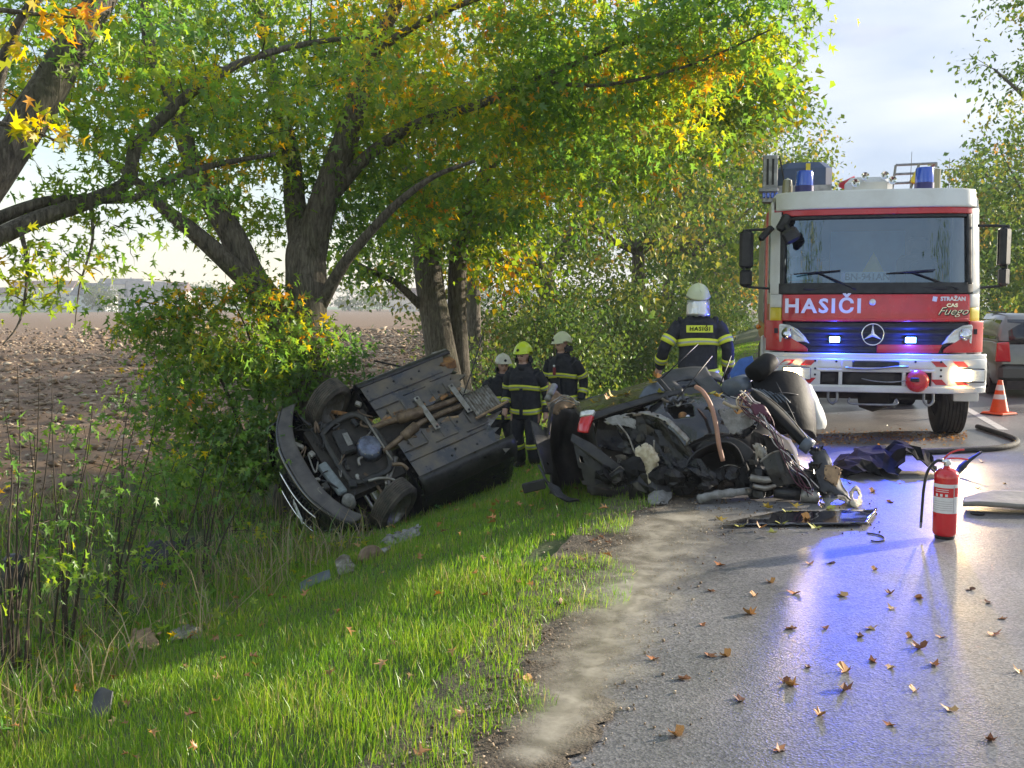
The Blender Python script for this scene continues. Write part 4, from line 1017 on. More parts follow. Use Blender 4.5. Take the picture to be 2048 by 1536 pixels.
# roof lights and horns
for x in (-.80, .62):
    b = MB().lathe([(0, 2.93), (.115, 2.93), (.115, 3.06), (.11, 3.065)], (x, .78, 0), 'Z', 24).build('beacon_base', 'blue_dark', ENG, angle=40)
    MB().lathe([(.108, 3.065), (.106, 3.225), (.098, 3.245), (0, 3.25)], (x, .78, 0), 'Z', 24).build('blue_beacon', 'blue_lens', b, angle=40)
pd = MB().box((-.02, .92, 3.04), (.56, .3, .24), bev=.07).build('horn_bracket', 'white_paint', ENG)
for x, z in ((-.20, 3.07), (-.09, 3.145), (.14, 3.15), (.23, 3.09)):
    MB().lathe([(.012, .0), (.014, -.1), (.05, -.17), (.048, -.17), (0, -.10)], (x, .80, z), 'Y', 16).build('air_horn', 'chrome', pd, smooth=True)
mb_ = MB(); mb_.box((-1.20, 1.75, 3.27), (.20, .18, .62), bev=.01); mst = mb_.build('light_mast', 'grey_metal', ENG)
MB().box((-1.235, 1.652, 3.36), (.03, .012, .34)).build('mast_slot', 'black_print', mst); MB().box((-1.165, 1.652, 3.36), (.03, .012, .34)).build('mast_slot', 'black_print', mst)
MB().box((-1.22, 1.72, 3.12), (.26, .24, .05), bev=.01).build('mast_base', 'grey_metal', mst)
MB().tube([(-1.08, 1.7, 3.55), (-1.0, 1.62, 3.15)], .012, 6).build('mast_strut', 'black_plastic', mst)
MB().tube([(-1.12, 1.75, 3.57), (-1.12, 1.75, 3.70)], .006, 5).build('mast_tip', 'grey_metal', mst)
for k in range(4):
    MB().box((-1.28 + .055 * k, 1.62, 3.05), (.04, .05, .07), bev=.01).build('mast_lamp', 'blue_lens', mst)
MB().lathe([(0, 2.93), (.065, 2.93), (.065, 3.08), (.055, 3.16), (0, 3.19)], (-1.0, .95, 0), 'Z', 16).build('work_lamp', 'smoke_lens', ENG, angle=40)
bxo = MB().box((-.72, 2.6, 3.25), (.74, .9, .60), bev=.09).build('roof_box', 'blue_cover', ENG)
MB().box((-.72, 2.142, 3.16), (.72, .02, .14), bev=.005).build('box_lower_trim', 'grey_metal', bxo)
MB().box((-.68, 2.14, 3.43), (.06, .03, .18)).build('box_strap', 'yellow_paint', bxo)
MB().lathe([(0, 0), (.03, 0), (.12, .2), (0, .22)], (-.24, 2.4, 3.25), 'X', 14).build('roof_red_funnel', 'red_paint', ENG, smooth=True)
rk = MB()
for a, b in (((.42, 2.2, 2.95), (.48, 2.2, 3.47)), ((.48, 2.2, 3.47), (1.0, 2.2, 3.48)), ((1.0, 2.2, 3.48), (1.02, 2.2, 2.95)), ((.46, 2.2, 3.35), (1.0, 2.2, 3.36)), ((.46, 2.2, 3.23), (1.0, 2.2, 3.24)), ((.62, 2.2, 2.95), (.78, 2.2, 3.47)), ((.42, 2.2, 2.95), (.42, 3.4, 2.95)), ((1.0, 2.2, 3.48), (1.0, 3.4, 3.48))):
    rk.tube([a, b], .018, 6)
rk.build('roof_ladder_rack', 'grey_metal', ENG)
MB().box((.74, 2.15, 3.30), (.10, .08, .18), rot=Matrix.Rotation(.5, 3, 'Y'), bev=.01).build('rack_clamp', 'yellow_paint', ENG)
MB().lathe([(0, 2.95), (.09, 2.95), (.09, 3.36), (0, 3.40)], (.92, 1.9, 0), 'Z', 16).build('rear_work_lamp', 'smoke_lens', ENG, angle=40)
MB().tube([(.52, 1.2, 2.93), (.53, 1.2, 3.5)], [.006, .003], 5).build('antenna', 'black_print', ENG)
MB().tube([(1.0, 1.3, 2.93), (1.0, 1.3, 3.42)], [.006, .003], 5).build('antenna', 'black_print', ENG)
# body behind the cab
bd = MB().box((0, 4.9, 1.95), (2.46, 5.7, 1.9), bev=.05).build('equipment_body', 'red_paint', ENG)
for sx in (-1, 1):
    for k in range(4):
        MB().box((sx * 1.236, 2.9 + 1.3 * k, 2.0), (.02, 1.1, 1.3), bev=.005).build('roller_shutter', 'grey_metal', bd)
    MB().box((sx * .45, 4.2, .72), (.12, 7.2, .25)).build('chassis_rail', 'underbody', ENG)
MB().box((0, .9, .78), (1.7, 1.2, .3), bev=.05).build('engine_block', 'underbody', ENG)
MB().tube([(-.95, 1.25, .48), (.95, 1.25, .48)], .075, 10).build('front_axle', 'underbody', ENG)
MB().tube([(-.95, 5.0, .5), (.95, 5.0, .5)], .085, 10).build('rear_axle', 'underbody', ENG)
MB().lathe([(0, -.2), (.16, -.17), (.22, 0), (.16, .17), (0, .2)], (.15, 1.25, .46), 'X', 16).build('differential', 'underbody', ENG, smooth=True)
MB().lathe([(0, -.2), (.16, -.17), (.2, 0), (.16, .17), (0, .2)], (-.25, 5.0, .5), 'X', 16).build('differential', 'underbody', ENG, smooth=True)
MB().box((-.7, 2.6, .72), (.6, 1.2, .5), bev=.05).build('fuel_tank', 'underbody', ENG)
def tyre_prof(R, w, rim):
    p = [(rim, -w / 2 + .02), (R - .06, -w / 2), (R - .015, -w / 2 + .015)]
    n = 7
    for i in range(n):
        x0 = -w / 2 + .02 + (w - .04) * i / n; x1 = -w / 2 + .02 + (w - .04) * (i + .8) / n
        p += [(R, x0 + .002), (R, x1), (R - .014, x1 + .002), (R - .014, -w / 2 + .02 + (w - .04) * (i + 1) / n)]
    p += [(R - .015, w / 2 - .015), (R - .06, w / 2), (rim, w / 2 - .02)]
    return p
def wheel(parent, c, R, w, rim, side, name='wheel'):
    wh = MB().lathe(tyre_prof(R, w, rim), c, 'X', 40, cap=False).build(name, 'rubber', parent, angle=30)
    r = MB().lathe([(rim, -w / 2 + .03), (rim * .96, 0), (rim * .5, side * .02), (.0, side * .04)], c, 'X', 28, cap=False).build('rim', 'grey_metal', wh, smooth=True)
    MB().lathe([(.09, side * .03), (.085, side * (w / 2 - .02)), (0, side * (w / 2))], c, 'X', 14, cap=False).build('hub', 'grey_metal', wh, smooth=True)
    return wh
for sx in (-1, 1):
    wheel(ENG, (sx * 1.06, 1.25, .5), .5, .34, .28, sx)
    for xx in (.80, 1.12):
        wheel(ENG, (sx * xx, 5.0, .5), .5, .28, .28, sx)
    MB().box((sx * 1.16, 2.05, .62), (.02, .02, .36)).build('mud_flap', 'rubber', ENG)
# ------------------------------------------------------------------ crash wreckage
mat('black_paint', (0.008, 0.009, 0.012), 0.16, coat=.8, vscale=6, col2=(0.022, 0.022, 0.024), rvar=.12)
mat('matte_black', (0.010, 0.010, 0.011), 0.65, spec=.15, vscale=10, col2=(0.03, 0.03, 0.032), detail=7)
mat('crushed_paint', (0.007, 0.0075, 0.009), 0.3, spec=.3, coat=.15, vscale=8, col2=(0.03, 0.029, 0.028), rvar=.12, detail=7)
mat('dusty_black', (0.010, 0.010, 0.012), 0.42, vscale=9, col2=(0.045, 0.042, 0.038), rvar=.15, detail=8, bump=.25, bscale=18)
mat('shield_plastic', (0.055, 0.06, 0.072), 0.36, vscale=4, col2=(0.17, 0.14, 0.105), rvar=.14, detail=10)
mat('grey_trim', (0.045, 0.046, 0.052), 0.6, var=.25, vscale=10)
mat('torn_grey', (0.30, 0.30, 0.29), 0.85, vscale=14, col2=(0.17, 0.165, 0.155), detail=8, bump=.4, bscale=50)
mat('bare_steel', (0.34, 0.33, 0.31), 0.42, metal=.6, vscale=12, col2=(0.16, 0.13, 0.10), rvar=.15)
mat('rusty_pipe', (0.24, 0.17, 0.11), 0.55, metal=.35, vscale=11, col2=(0.11, 0.075, 0.05), rvar=.15)
mat('rust', (0.42, 0.20, 0.06), 0.7, vscale=16, col2=(0.16, 0.085, 0.04))
mat('dirty_alu', (0.36, 0.35, 0.33), 0.45, metal=.5, vscale=10, col2=(0.20, 0.18, 0.15), rvar=.1)
mat('gearbox', (0.20, 0.23, 0.33), 0.35, metal=.4, vscale=14, col2=(0.09, 0.10, 0.15))
mat('leather', (0.010, 0.010, 0.011), 0.62, spec=.2, var=.35, vscale=9, bump=.12, bscale=25)
mat('leather_grey', (0.10, 0.12, 0.15), 0.4, var=.2, vscale=9)
mat('airbag', (0.72, 0.71, 0.66), 0.8, var=.08, vscale=7, bump=.4, bscale=14)
mat('foam', (0.62, 0.56, 0.42), 0.9, vscale=22, col2=(0.40, 0.33, 0.22), bump=.8, bscale=40)
mat('tail_lamp', (0.62, 0.02, 0.035), 0.15, coat=.8)
mat('hose_pink', (0.42, 0.22, 0.15), 0.5, var=.12, vscale=8)
mat('wire_purple', (0.10, 0.025, 0.05), 0.55); mat('wire_white', (0.55, 0.52, 0.52), 0.6)
mat('blue_cloth', (0.04, 0.11, 0.36), 0.7, var=.2, vscale=8)
mat('tan_card', (0.40, 0.27, 0.15), 0.8, vscale=10, col2=(0.20, 0.13, 0.08))
mat('plate_text', (0.75, 0.76, 0.76), 0.5)

def cr(rows, nu, nv):
    """Catmull-Rom surface through a grid of points, resampled to (nv+1, nu+1)."""
    A = [[np.array(p, float) for p in r] for r in rows]
    def curve(pts, n):
        out = []
        for k in range(n + 1):
            t = k / n * (len(pts) - 1); i = min(int(t), len(pts) - 2); t -= i
            p0, p1, p2, p3 = pts[max(i - 1, 0)], pts[i], pts[i + 1], pts[min(i + 2, len(pts) - 1)]
            out.append(.5 * ((2 * p1) + (p2 - p0) * t + (2 * p0 - 5 * p1 + 4 * p2 - p3) * t * t + (3 * p1 - p0 - 3 * p2 + p3) * t ** 3))
        return out
    H = [curve(r, nu) for r in A]
    return [list(x) for x in zip(*[curve([H[j][i] for j in range(len(H))], nv) for i in range(nu + 1)])]
def patch(name, rows, m, parent, nu=22, nv=12, amp=.02, fr=3.0, thick=.008, rag=0.0, seed=0, px=True, smooth=True, hole=None, crease=0.0):
    """A crumpled sheet. rows of (u, v, depth) if px, else of world points; rag eats into its rim."""
    R = [[tuple(P(*p)) if px else tuple(p) for p in r] for r in rows]
    S = cr(R, nu, nv); mb = MB()
    vs = []
    for j in range(nv + 1):
        for i in range(nu + 1):
            p = Vector(S[j][i]); q = p * fr + Vector((seed * 3.1, seed * 1.7, 0))
            d = noise.noise_vector(q) * amp + noise.noise_vector(q * 2.7) * amp * .45
            if crease:
                d += noise.noise_vector(Vector((math.floor(q.x * 1.3), math.floor(q.y * 1.3), math.floor(q.z * 1.6)))) * crease
            vs.append(p + d)
    fs = []
    for j in range(nv):
        for i in range(nu):
            e = min(i, nu - 1 - i, j, nv - 1 - j)
            if rag and e < 3 and noise.noise(Vector((i * .55 + seed * 7, j * .55, seed))) > (.32 - rag + e * .22): continue
            if hole and hole((i + .5) / nu, (j + .5) / nv): continue
            a = j * (nu + 1) + i; fs.append((a, a + 1, a + nu + 2, a + nu + 1))
    mb.add(vs, fs)
    used = sorted({k for f in mb.f for k in f}); ix = {k: n for n, k in enumerate(used)}
    mb.v = [mb.v[k] for k in used]; mb.f = [tuple(ix[k] for k in f) for f in mb.f]
    return mb.build(name, m, parent, world=parent is not None, smooth=smooth, thick=thick)
def pxtube(name, pts, r, m, parent, n=8, k=5, flat=1.0):
    return MB().tube(smoothpath([tuple(P(*p)) for p in pts], k), r, n, flat=flat).build(name, m, parent, smooth=True, world=True)

# ---------- front half, lying on its side with the underside to the viewer
top_w, bot_w = P(668, 806, 11.75), P(800, 1008, 11.0)
Tv = (bot_w - top_w).normalized()
Lv = Vector((.833, .458, .312)); Lv = (Lv - Tv * Lv.dot(Tv)).normalized()
xf, yl = -Lv, -Tv; zu = xf.cross(yl)
Rm = Matrix((xf, yl, zu)).transposed()
c0 = (top_w + bot_w) / 2
CAR = thing('overturned_car', 'torn front half of a black car lying overturned, underside towards the road', 'car', c0 + Vector((-.07, 0, -.02)), rot=Rm); CAR.scale = (.88, 1, 1)
TRK = (bot_w - top_w).length / 2
def shield(sy):
    o = None
    y0, y1 = .14, .70
    def fn(u, v):
        x = -.42 - 1.22 * u; y = y0 + (y1 - y0) * v
        if u > .93: x += .06 * math.sin(v * 17 + sy) + .04 * math.sin(v * 41)
        if v < .05: y += .03 * math.sin(u * 19)
        return (x, sy * y, -.19 + .012 * math.sin(u * 9) * math.sin(v * 6))
    sh = MB().grid(fn, 30, 14).build('floor_shield', 'shield_plastic', CAR, thick=.012)
    for i in range(5):
        xx = -.55 - .22 * i
        if i % 2 == 0: MB().box((xx - .05, sy * (.34 + .02 * i), -.203), (.34, .02, .02), bev=.005).build('shield_rib', 'shield_plastic', sh)
        MB().box((xx, sy * .48, -.203), (.26, .018, .02), bev=.005).build('shield_rib', 'shield_plastic', sh)
        MB().box((xx - .02, sy * (.22 + .03 * (i % 3)), -.203), (.018, .16, .018), bev=.004).build('shield_rib', 'shield_plastic', sh)
    for i in range(6):
        for yy in (.24, .62):
            MB().lathe([(0, -.004), (.013, -.003), (.016, .004)], (-.52 - .19 * i + .05 * math.sin(i * 3 + yy * 20 + sy), sy * (yy - .06 * (i % 2)), -.202), 'Z', 8).build('fastener', 'black_print', sh)
for sy in (1, -1):
    shield(sy)
    def sill(u, v, sy=sy):
        x = -.40 - 1.42 * u; a = v * math.pi
        return (x, sy * (.70 + .155 * math.sin(a * .5) ** .6), -.20 + .30 * v + .05 * math.sin(a) * (-1))
    MB().grid(sill, 20, 8).build('sill', 'dusty_black', CAR, smooth=True, thick=.03)
    # front wheel, steered
    st = math.radians(-17)
    hub = thing.__wrapped__ if False else None
    wv = MB().lathe(tyre_prof(.335, .225, .22), (0, 0, 0), 'X', 44, cap=False)
    Rw = Matrix.Rotation(st, 3, 'Z') @ Matrix.Rotation(math.pi / 2, 3, 'Z')
    off = Vector((0, sy * (TRK - .0), .0))
    wv.v = [tuple(Rw @ Vector(p) + off) for p in wv.v]
    w_o = wv.build('wheel', mat('muddy_tyre', (0.05, 0.046, 0.04), 0.85, vscale=8, col2=(0.13, 0.11, 0.085), bump=.3, bscale=40), CAR, angle=30)
    rv = MB().lathe([(.22, -.09), (.21, .0), (.10, .03), (0, .04)], (0, 0, 0), 'X', 28, cap=False); rv.v = [tuple(Rw @ Vector(p) + off) for p in rv.v]
    rv.build('rim', 'dirty_alu', w_o, smooth=True)
    MB().tube(smoothpath([(-.35, sy * .28, -.08), (-.22, sy * .40, -.10), (-.05, sy * .56, -.08), (.02, sy * .66, -.02)], 5), [.03] * 16, 8, flat=.6).build('control_arm', 'rust' if sy > 0 else 'dirty_alu', CAR, smooth=True)  # orange of the upper arm stands in for sunlight on it
    MB().tube(smoothpath([(.12, sy * .30, -.06), (.06, sy * .48, -.05), (.05, sy * .64, -.02)], 5), [.022] * 11, 8).build('tie_rod', 'rusty_pipe', CAR, smooth=True)
    MB().tube([(0, sy * .2, 0), (0, sy * .62, 0)], .028, 8).build('drive_shaft', 'underbody', CAR, smooth=True)
    # wheel arch liner
    def arch(u, v, sy=sy):
        a = math.pi * u; return (.42 * math.cos(a), sy * (.52 + .36 * v), .42 * math.sin(a) - .02)
    MB().grid(arch, 18, 4).build('arch_liner', 'black_plastic', CAR, smooth=True, thick=.01)
    # outer wing and door skin
    def skin(u, v, sy=sy):
        x = .86 - 2.62 * u; z = -.05 + .78 * v
        y = .90 - .06 * (2 * v - 1) ** 2 - .10 * max(0, (x - .45) / .45) ** 2
        return (x, sy * y, z)
    MB().grid(skin, 30, 10, keep=lambda u, v: math.hypot(.86 - 2.62 * u, (-.05 + .78 * v)) > .40).build('side_panel', 'black_paint', CAR, smooth=True, thick=.02)
# tunnel, pipes and braces
MB().grid(lambda u, v: (-.30 - 1.36 * u, -.17 + .34 * v, -.12 + .10 * math.sin(v * math.pi)), 16, 8).build('tunnel', 'underbody', CAR, smooth=True, thick=.02)
def pipe(name, pts, r, m='rusty_pipe'): return MB().tube(smoothpath(pts, 5), r, 12).build(name, m, CAR, smooth=True)
pipe('exhaust_pipe', [(-.22, -.20, -.16), (-.45, -.16, -.20), (-.75, -.08, -.20), (-1.1, -.05, -.19), (-1.55, -.06, -.18)], .034)
pipe('exhaust_pipe', [(-.26, .16, -.15), (-.5, .12, -.19), (-.8, .08, -.2), (-1.2, .06, -.19), (-1.55, .05, -.18)], .036)
MB().tube([(-.52, -.155, -.205), (-.54, -.15, -.205), (-.76, -.085, -.205), (-.78, -.08, -.205)], [.036, .062, .062, .036], 14).build('exhaust_can', 'rusty_pipe', CAR, smooth=True)
MB().tube([(-.60, .11, -.20), (-.63, .105, -.20), (-.95, .07, -.20), (-.98, .065, -.2)], [.038, .07, .07, .038], 14).build('exhaust_can', 'rusty_pipe', CAR, smooth=True)
for x, y0, y1 in ((-.98, .26, -.26), (-1.50, .24, -.22)):
    br = MB().box((x, (y0 + y1) / 2, -.245), (.075, abs(y0 - y1), .022), bev=.006).build('cross_brace', 'dirty_alu', CAR)
    for yy in (y0 - .03, y1 + .03): MB().lathe([(0, -.008), (.014, -.006), (.016, .004)], (x, yy, -.258), 'Z', 8).build('bolt', 'black_print', br)
for k in range(7):
    x = -.5 - .17 * k; MB().box((x, .165 + .02 * math.sin(k * 2), -.185), (.12, .05, .03), rot=Matrix.Rotation(.3 * math.sin(k), 3, 'Z'), bev=.008).build('rusty_bracket', 'rust', CAR)
# engine bay seen from below
MB().box((.08, 0, -.02), (.86, 1.02, .1)).build('engine_bay', 'underbody', CAR)
fr = MB().tube(smoothpath([(.33, .36, -.12), (.36, 0, -.13), (.33, -.36, -.12), (.1, -.43, -.14), (-.2, -.40, -.15), (-.29, 0, -.16), (-.2, .40, -.15), (.1, .43, -.14), (.33, .36, -.12)], 5), .04, 10, cap=False, flat=.7).build('subframe', 'dusty_black', CAR, smooth=True)
MB().lathe([(0, -.20), (.12, -.195), (.155, -.16), (.16, -.05)], (-.10, -.06, 0), 'Z', 22).build('gearbox', 'gearbox', CAR, smooth=True)
for k in range(10):
    a = k * .628; MB().lathe([(0, -.012), (.010, -.01), (.012, 0)], (-.10 + .14 * math.cos(a), -.06 + .14 * math.sin(a), -.175), 'Z', 6).build('gearbox_bolt', 'dirty_alu', CAR)
MB().box((.14, .14, -.12), (.20, .34, .10), rot=Matrix.Rotation(.12, 3, 'Z'), bev=.02).build('oil_sump', 'black_plastic', CAR)
MB().box((.10, .13, -.178), (.07, .18, .008), rot=Matrix.Rotation(.12, 3, 'Z')).build('sump_label', 'torn_grey', CAR)
MB().tube([(-.26, .32, -.17), (-.24, -.36, -.18)], .016, 8).build('stabiliser_bar', 'dirty_alu', CAR, smooth=True)
MB().box((.52, -.22, -.10), (.13, .46, .06), rot=Matrix.Rotation(-.1, 3, 'Z'), bev=.015).build('cooler', mat('cooler_grey', (0.20, 0.23, 0.24), .6, var=.2, vscale=14), CAR)
MB().lathe([(0, -.09), (.07, -.08), (.09, 0), (0, .05)], (.50, -.58, -.10), 'Z', 16).build('washer_tank', 'torn_grey', CAR, smooth=True)
pipe('loose_pipe', [(.16, -.46, -.15), (.02, -.50, -.17), (-.1, -.58, -.18), (-.16, -.66, -.15)], .018, 'dirty_alu')
pipe('loose_pipe', [(-.20, -.42, -.2), (-.30, -.48, -.22), (-.34, -.56, -.2)], .022, 'rusty_pipe')
for k in range(4):
    pipe('loose_hose', [(.48 - .02 * k, .30 - .05 * k, -.10), (.44, .40, -.16 - .01 * k), (.50, .52, -.1), (.42 + .05 * k, .60, -.05)], .008, 'black_plastic')
# bumper and grille
def bump(u, v):
    y = -.86 + 1.72 * u; x = .93 - .30 * (abs(y) / .86) ** 2.6
    return (x - .20 * (1 - v), y, -.17 + .015 * math.sin(8 * u) + .0 * v)
MB().grid(bump, 30, 6).build('bumper_underside', mat('bumper_under', (0.06, 0.056, 0.06), .5, vscale=5, col2=(0.13, 0.12, 0.115), rvar=.1), CAR, smooth=True, thick=.02)
def bface(off=0.0, z0=-.17, z1=.42):
    def fn(u, v):
        y = -.88 + 1.76 * u; x = .935 - .30 * (abs(y) / .86) ** 2.6 + off + .05 * math.sin(v * math.pi)
        return (x, y, z0 + (z1 - z0) * v)
    return fn
MB().grid(bface(), 30, 8).build('bumper', 'black_paint', CAR, smooth=True, thick=.03)
gr = MB()
for k in range(13):
    y = -.52 + .052 * k; x = .935 - .30 * (abs(y) / .86) ** 2.6 + .075
    gr.box((x, y, .12), (.04, .014, .34))
    if False: pass
slats = gr
for k in range(13):
    y = -.52 + .052 * k; x = .935 - .30 * (abs(y) / .86) ** 2.6 + .075
    MB().box((x, y, .10), (.045, .014, .30)).build('grille_slat', 'black_print', CAR)
gf = [(-.56, -.06), (-.56, .27), (.15, .27), (.15, -.06), (-.56, -.06)]
pts = []
for (ya, za), (yb, zb) in zip(gf[:-1], gf[1:]):
    for t in np.linspace(0, 1, 9)[:-1]:
        y = ya + (yb - ya) * t; z = za + (zb - za) * t; pts.append((.935 - .30 * (abs(y) / .86) ** 2.6 + .10, y, z))
pts.append(pts[0]); MB().tube(pts, .011, 6, cap=False).build('grille_frame', 'chrome', CAR, smooth=True)
npl = MB().box((.935 + .085, -.18, .12), (.012, .52, .11), rot=Matrix.Rotation(.12, 3, 'Z'), bev=.003).build('number_plate', 'plate_text', CAR)
for k in range(6):
    MB().box((.935 + .093, -.36 + .07 * k, .12), (.006, .03, .06), rot=Matrix.Rotation(.12, 3, 'Z')).build('plate_mark', 'black_print', npl)
for k in range(5):
    MB().box((1.0 - .02 * k, -.30 - .085 * k, .235), (.012, .05, .035), rot=Matrix.Rotation(.35, 3, 'Z')).build('badge_check', 'plate_text', npl)
# bonnet, screen and roof behind
def hood(u, v):
    y = -.84 + 1.68 * v; x = .90 - .95 * u
    return (x - .16 * (abs(y) / .84) ** 3 * (1 - u), y, .44 + .32 * u ** .6 - .06 * (y / .84) ** 2)
MB().grid(hood, 14, 12).build('bonnet', 'black_paint', CAR, smooth=True, thick=.02)
def cabin(u, v):
    y = -.80 + 1.60 * v; x = -.05 - 1.62 * u; z = .76 + .48 * min(1, u * 2.1) ** .8
    return (x, y * (1 - .16 * min(1, u * 2.1)), z - .05 * (y / .8) ** 2)
MB().grid(cabin, 14, 12).build('roof', 'black_paint', CAR, smooth=True, thick=.02)
for sy in (1, -1):
    for x0, x1 in ((-.1, -.75), (-1.55, -1.60)):
        MB().tube([(x0, sy * .82, .72), (x1, sy * .68, 1.2)], .05, 6).build('roof_pillar', 'black_paint', CAR, smooth=True)
# torn rear edge
for k in range(9):
    y = -.78 + .19 * k; rr = random.Random(k)
    MB().add([(-1.60, y - .08, -.17), (-1.60, y + .08, -.17), (-1.78 - .14 * rr.random(), y + rr.uniform(-.06, .06), -.22 + .3 * rr.random()), (-1.62, y, .1)], [(0, 1, 2), (0, 2, 3), (1, 3, 2)]).build('torn_edge', ['shield_plastic', 'dusty_black', 'bare_steel'][k % 3], CAR, thick=.006)
def corr(u, v):
    return (-1.55 - .38 * u, .02 - .34 * v, -.24 + .014 * math.sin(u * 60) - .03 * u)
MB().grid(corr, 48, 5).build('heat_shield', 'bare_steel', CAR, smooth=True, thick=.004)
MB().tube([(-1.5, -.34, -.26), (-2.02, -.32, -.30)], .018, 6).build('loose_strip', 'tan_card', CAR)
MB().box((-1.70, .60, -.14), (.22, .16, .12), rot=Matrix.Rotation(.5, 3, 'X'), bev=.01).build('rusty_bracket', 'rust', CAR)
MB().tube([(-1.15, .84, -.10), (-.92, 1.16, .02)], .012, 6).build('bent_rod', 'black_print', CAR)
MB().tube(smoothpath([(-1.62, .1, -.1), (-1.9, .3, -.3), (-2.2, .55, -.5)], 4), .008, 5).build('loose_cable', 'black_print', CAR)

# clutter between engine, subframe and bumper
for k in range(34):
    rr = random.Random(900 + k); x = rr.uniform(-.30, .72); y = rr.uniform(-.55, .55); z = -.10 - .05 * rr.random()
    a = [(x, y, z), (x + rr.uniform(-.12, .12), y + rr.uniform(-.14, .14), z - .02), (x + rr.uniform(-.2, .2), y + rr.uniform(-.2, .2), z)]
    if k % 3: MB().tube(smoothpath(a, 4), rr.uniform(.006, .018), 6).build('engine_hose', ['black_plastic', 'dirty_alu', 'rusty_pipe', 'black_plastic'][k % 4], CAR, smooth=True)
    else: MB().box(a[0], (rr.uniform(.04, .12), rr.uniform(.04, .12), .05), rot=Matrix.Rotation(rr.uniform(-1, 1), 3, 'Z'), bev=.01).build('engine_part', ['dusty_black', 'dirty_alu', 'bare_steel', 'black_plastic'][k % 4], CAR)
for k in range(16):
    rr = random.Random(950 + k); MB().box((-.45 - 1.1 * rr.random(), rr.choice((-1, 1)) * rr.uniform(.15, .2), -.19), (rr.uniform(.05, .16), rr.uniform(.02, .06), .02), rot=Matrix.Rotation(rr.uniform(-.4, .4), 3, 'Z'), bev=.005).build('dirt_clod', 'tan_card' if k % 2 else 'rusty_pipe', CAR)

# ---------- rear half standing on the road edge
w0 = Vector((1.35, 8.9, 0.0))
WRK = thing('wrecked_car_rear', 'crushed rear half of the black car standing at the road edge', 'car', w0)
# closed core so the wreck is solid from every side
patch('body_core', [[(1200, 850, 9.1), (1330, 800, 9.2), (1450, 800, 9.3), (1580, 880, 9.3)], [(1190, 930, 8.9), (1330, 920, 9.0), (1450, 920, 9.0), (1600, 940, 9.0)], [(1200, 985, 8.8), (1330, 985, 8.85), (1450, 985, 8.85), (1610, 985, 8.8)]], 'underbody', WRK, amp=.05, thick=.05, seed=1)
patch('floor_pan', [[(1180, 985, 8.5), (1350, 1000, 8.5), (1600, 990, 8.5)], [(1170, 960, 9.3), (1350, 962, 9.4), (1580, 960, 9.4)], [(1160, 935, 10.1), (1350, 935, 10.2), (1560, 935, 10.2)]], 'underbody', WRK, amp=.04, thick=.06, seed=2)
patch('far_side_panel', [[(1120, 815, 10.1), (1250, 780, 10.2), (1400, 760, 10.2), (1500, 800, 10.2)], [(1100, 880, 10.2), (1250, 870, 10.3), (1400, 870, 10.3), (1530, 880, 10.2)], [(1130, 935, 10.1), (1260, 935, 10.2), (1400, 935, 10.2), (1560, 935, 10.1)]], 'black_paint', WRK, amp=.06, thick=.01, seed=3)
patch('rear_deck', [[(1163, 838, 8.62), (1230, 815, 8.62), (1300, 795, 8.66), (1350, 782, 8.7)], [(1150, 818, 9.1), (1220, 800, 9.15), (1290, 778, 9.2), (1345, 765, 9.2)], [(1140, 806, 9.7), (1210, 790, 9.8), (1280, 768, 9.8), (1340, 752, 9.8)]], 'crushed_paint', WRK, amp=.012, thick=.02, seed=4)
patch('deck_edge', [[(1160, 836, 8.60), (1230, 813, 8.58), (1300, 793, 8.60), (1365, 778, 8.66)], [(1164, 850, 8.56), (1232, 826, 8.54), (1302, 804, 8.56), (1366, 788, 8.62)]], 'dusty_black', WRK, nv=3, amp=.004, thick=.03, seed=5)
patch('rear_opening', [[(1104, 815, 9.0), (1112, 818, 9.8), (1150, 822, 9.9), (1185, 850, 9.0)], [(1096, 900, 8.95), (1110, 900, 9.8), (1160, 900, 9.8), (1200, 905, 8.9)], [(1100, 985, 8.75), (1120, 985, 9.6), (1170, 985, 9.6), (1215, 985, 8.75)]], 'underbody', WRK, amp=.05, thick=.02, seed=6)
patch('rear_flap', [[(1062, 842, 9.0), (1080, 850, 9.0), (1100, 858, 9.05)], [(1075, 900, 8.85), (1088, 905, 8.9), (1102, 910, 8.95)], [(1090, 950, 8.7), (1096, 950, 8.75), (1104, 952, 8.8)]], 'dusty_black', WRK, amp=.015, thick=.015, seed=7, rag=.1)
patch('rear_valance', [[(1075, 930, 8.75), (1090, 960, 8.7), (1115, 980, 8.65)], [(1085, 960, 8.65), (1105, 985, 8.6), (1135, 995, 8.55)], [(1100, 985, 8.6), (1125, 998, 8.5), (1160, 1000, 8.45)]], 'black_plastic', WRK, amp=.04, thick=.02, seed=8, smooth=False, nu=9, nv=7)
MB().box(P(1068, 972, 8.62), (.20, .05, .085), rot=Matrix.Rotation(-.25, 3, 'Y'), bev=.008).build('loose_bracket', 'black_plastic', WRK, world=True)
# tail lamp on its corner
tl = patch('tail_lamp', [[(1164, 836, 8.60), (1174, 834, 8.54), (1186, 832, 8.50)], [(1160, 850, 8.56), (1170, 850, 8.50), (1180, 848, 8.47)], [(1158, 864, 8.55), (1167, 866, 8.48), (1176, 866, 8.46)]], 'tail_lamp', WRK, nu=6, nv=6, amp=.0, thick=.04)
patch('clear_lamp_section', [[(1164, 824, 8.60), (1176, 822, 8.55), (1190, 822, 8.51)], [(1163, 835, 8.60), (1173, 833, 8.535), (1185, 831, 8.495)]], 'lens_clear', tl, nu=6, nv=3, amp=0, thick=.04)
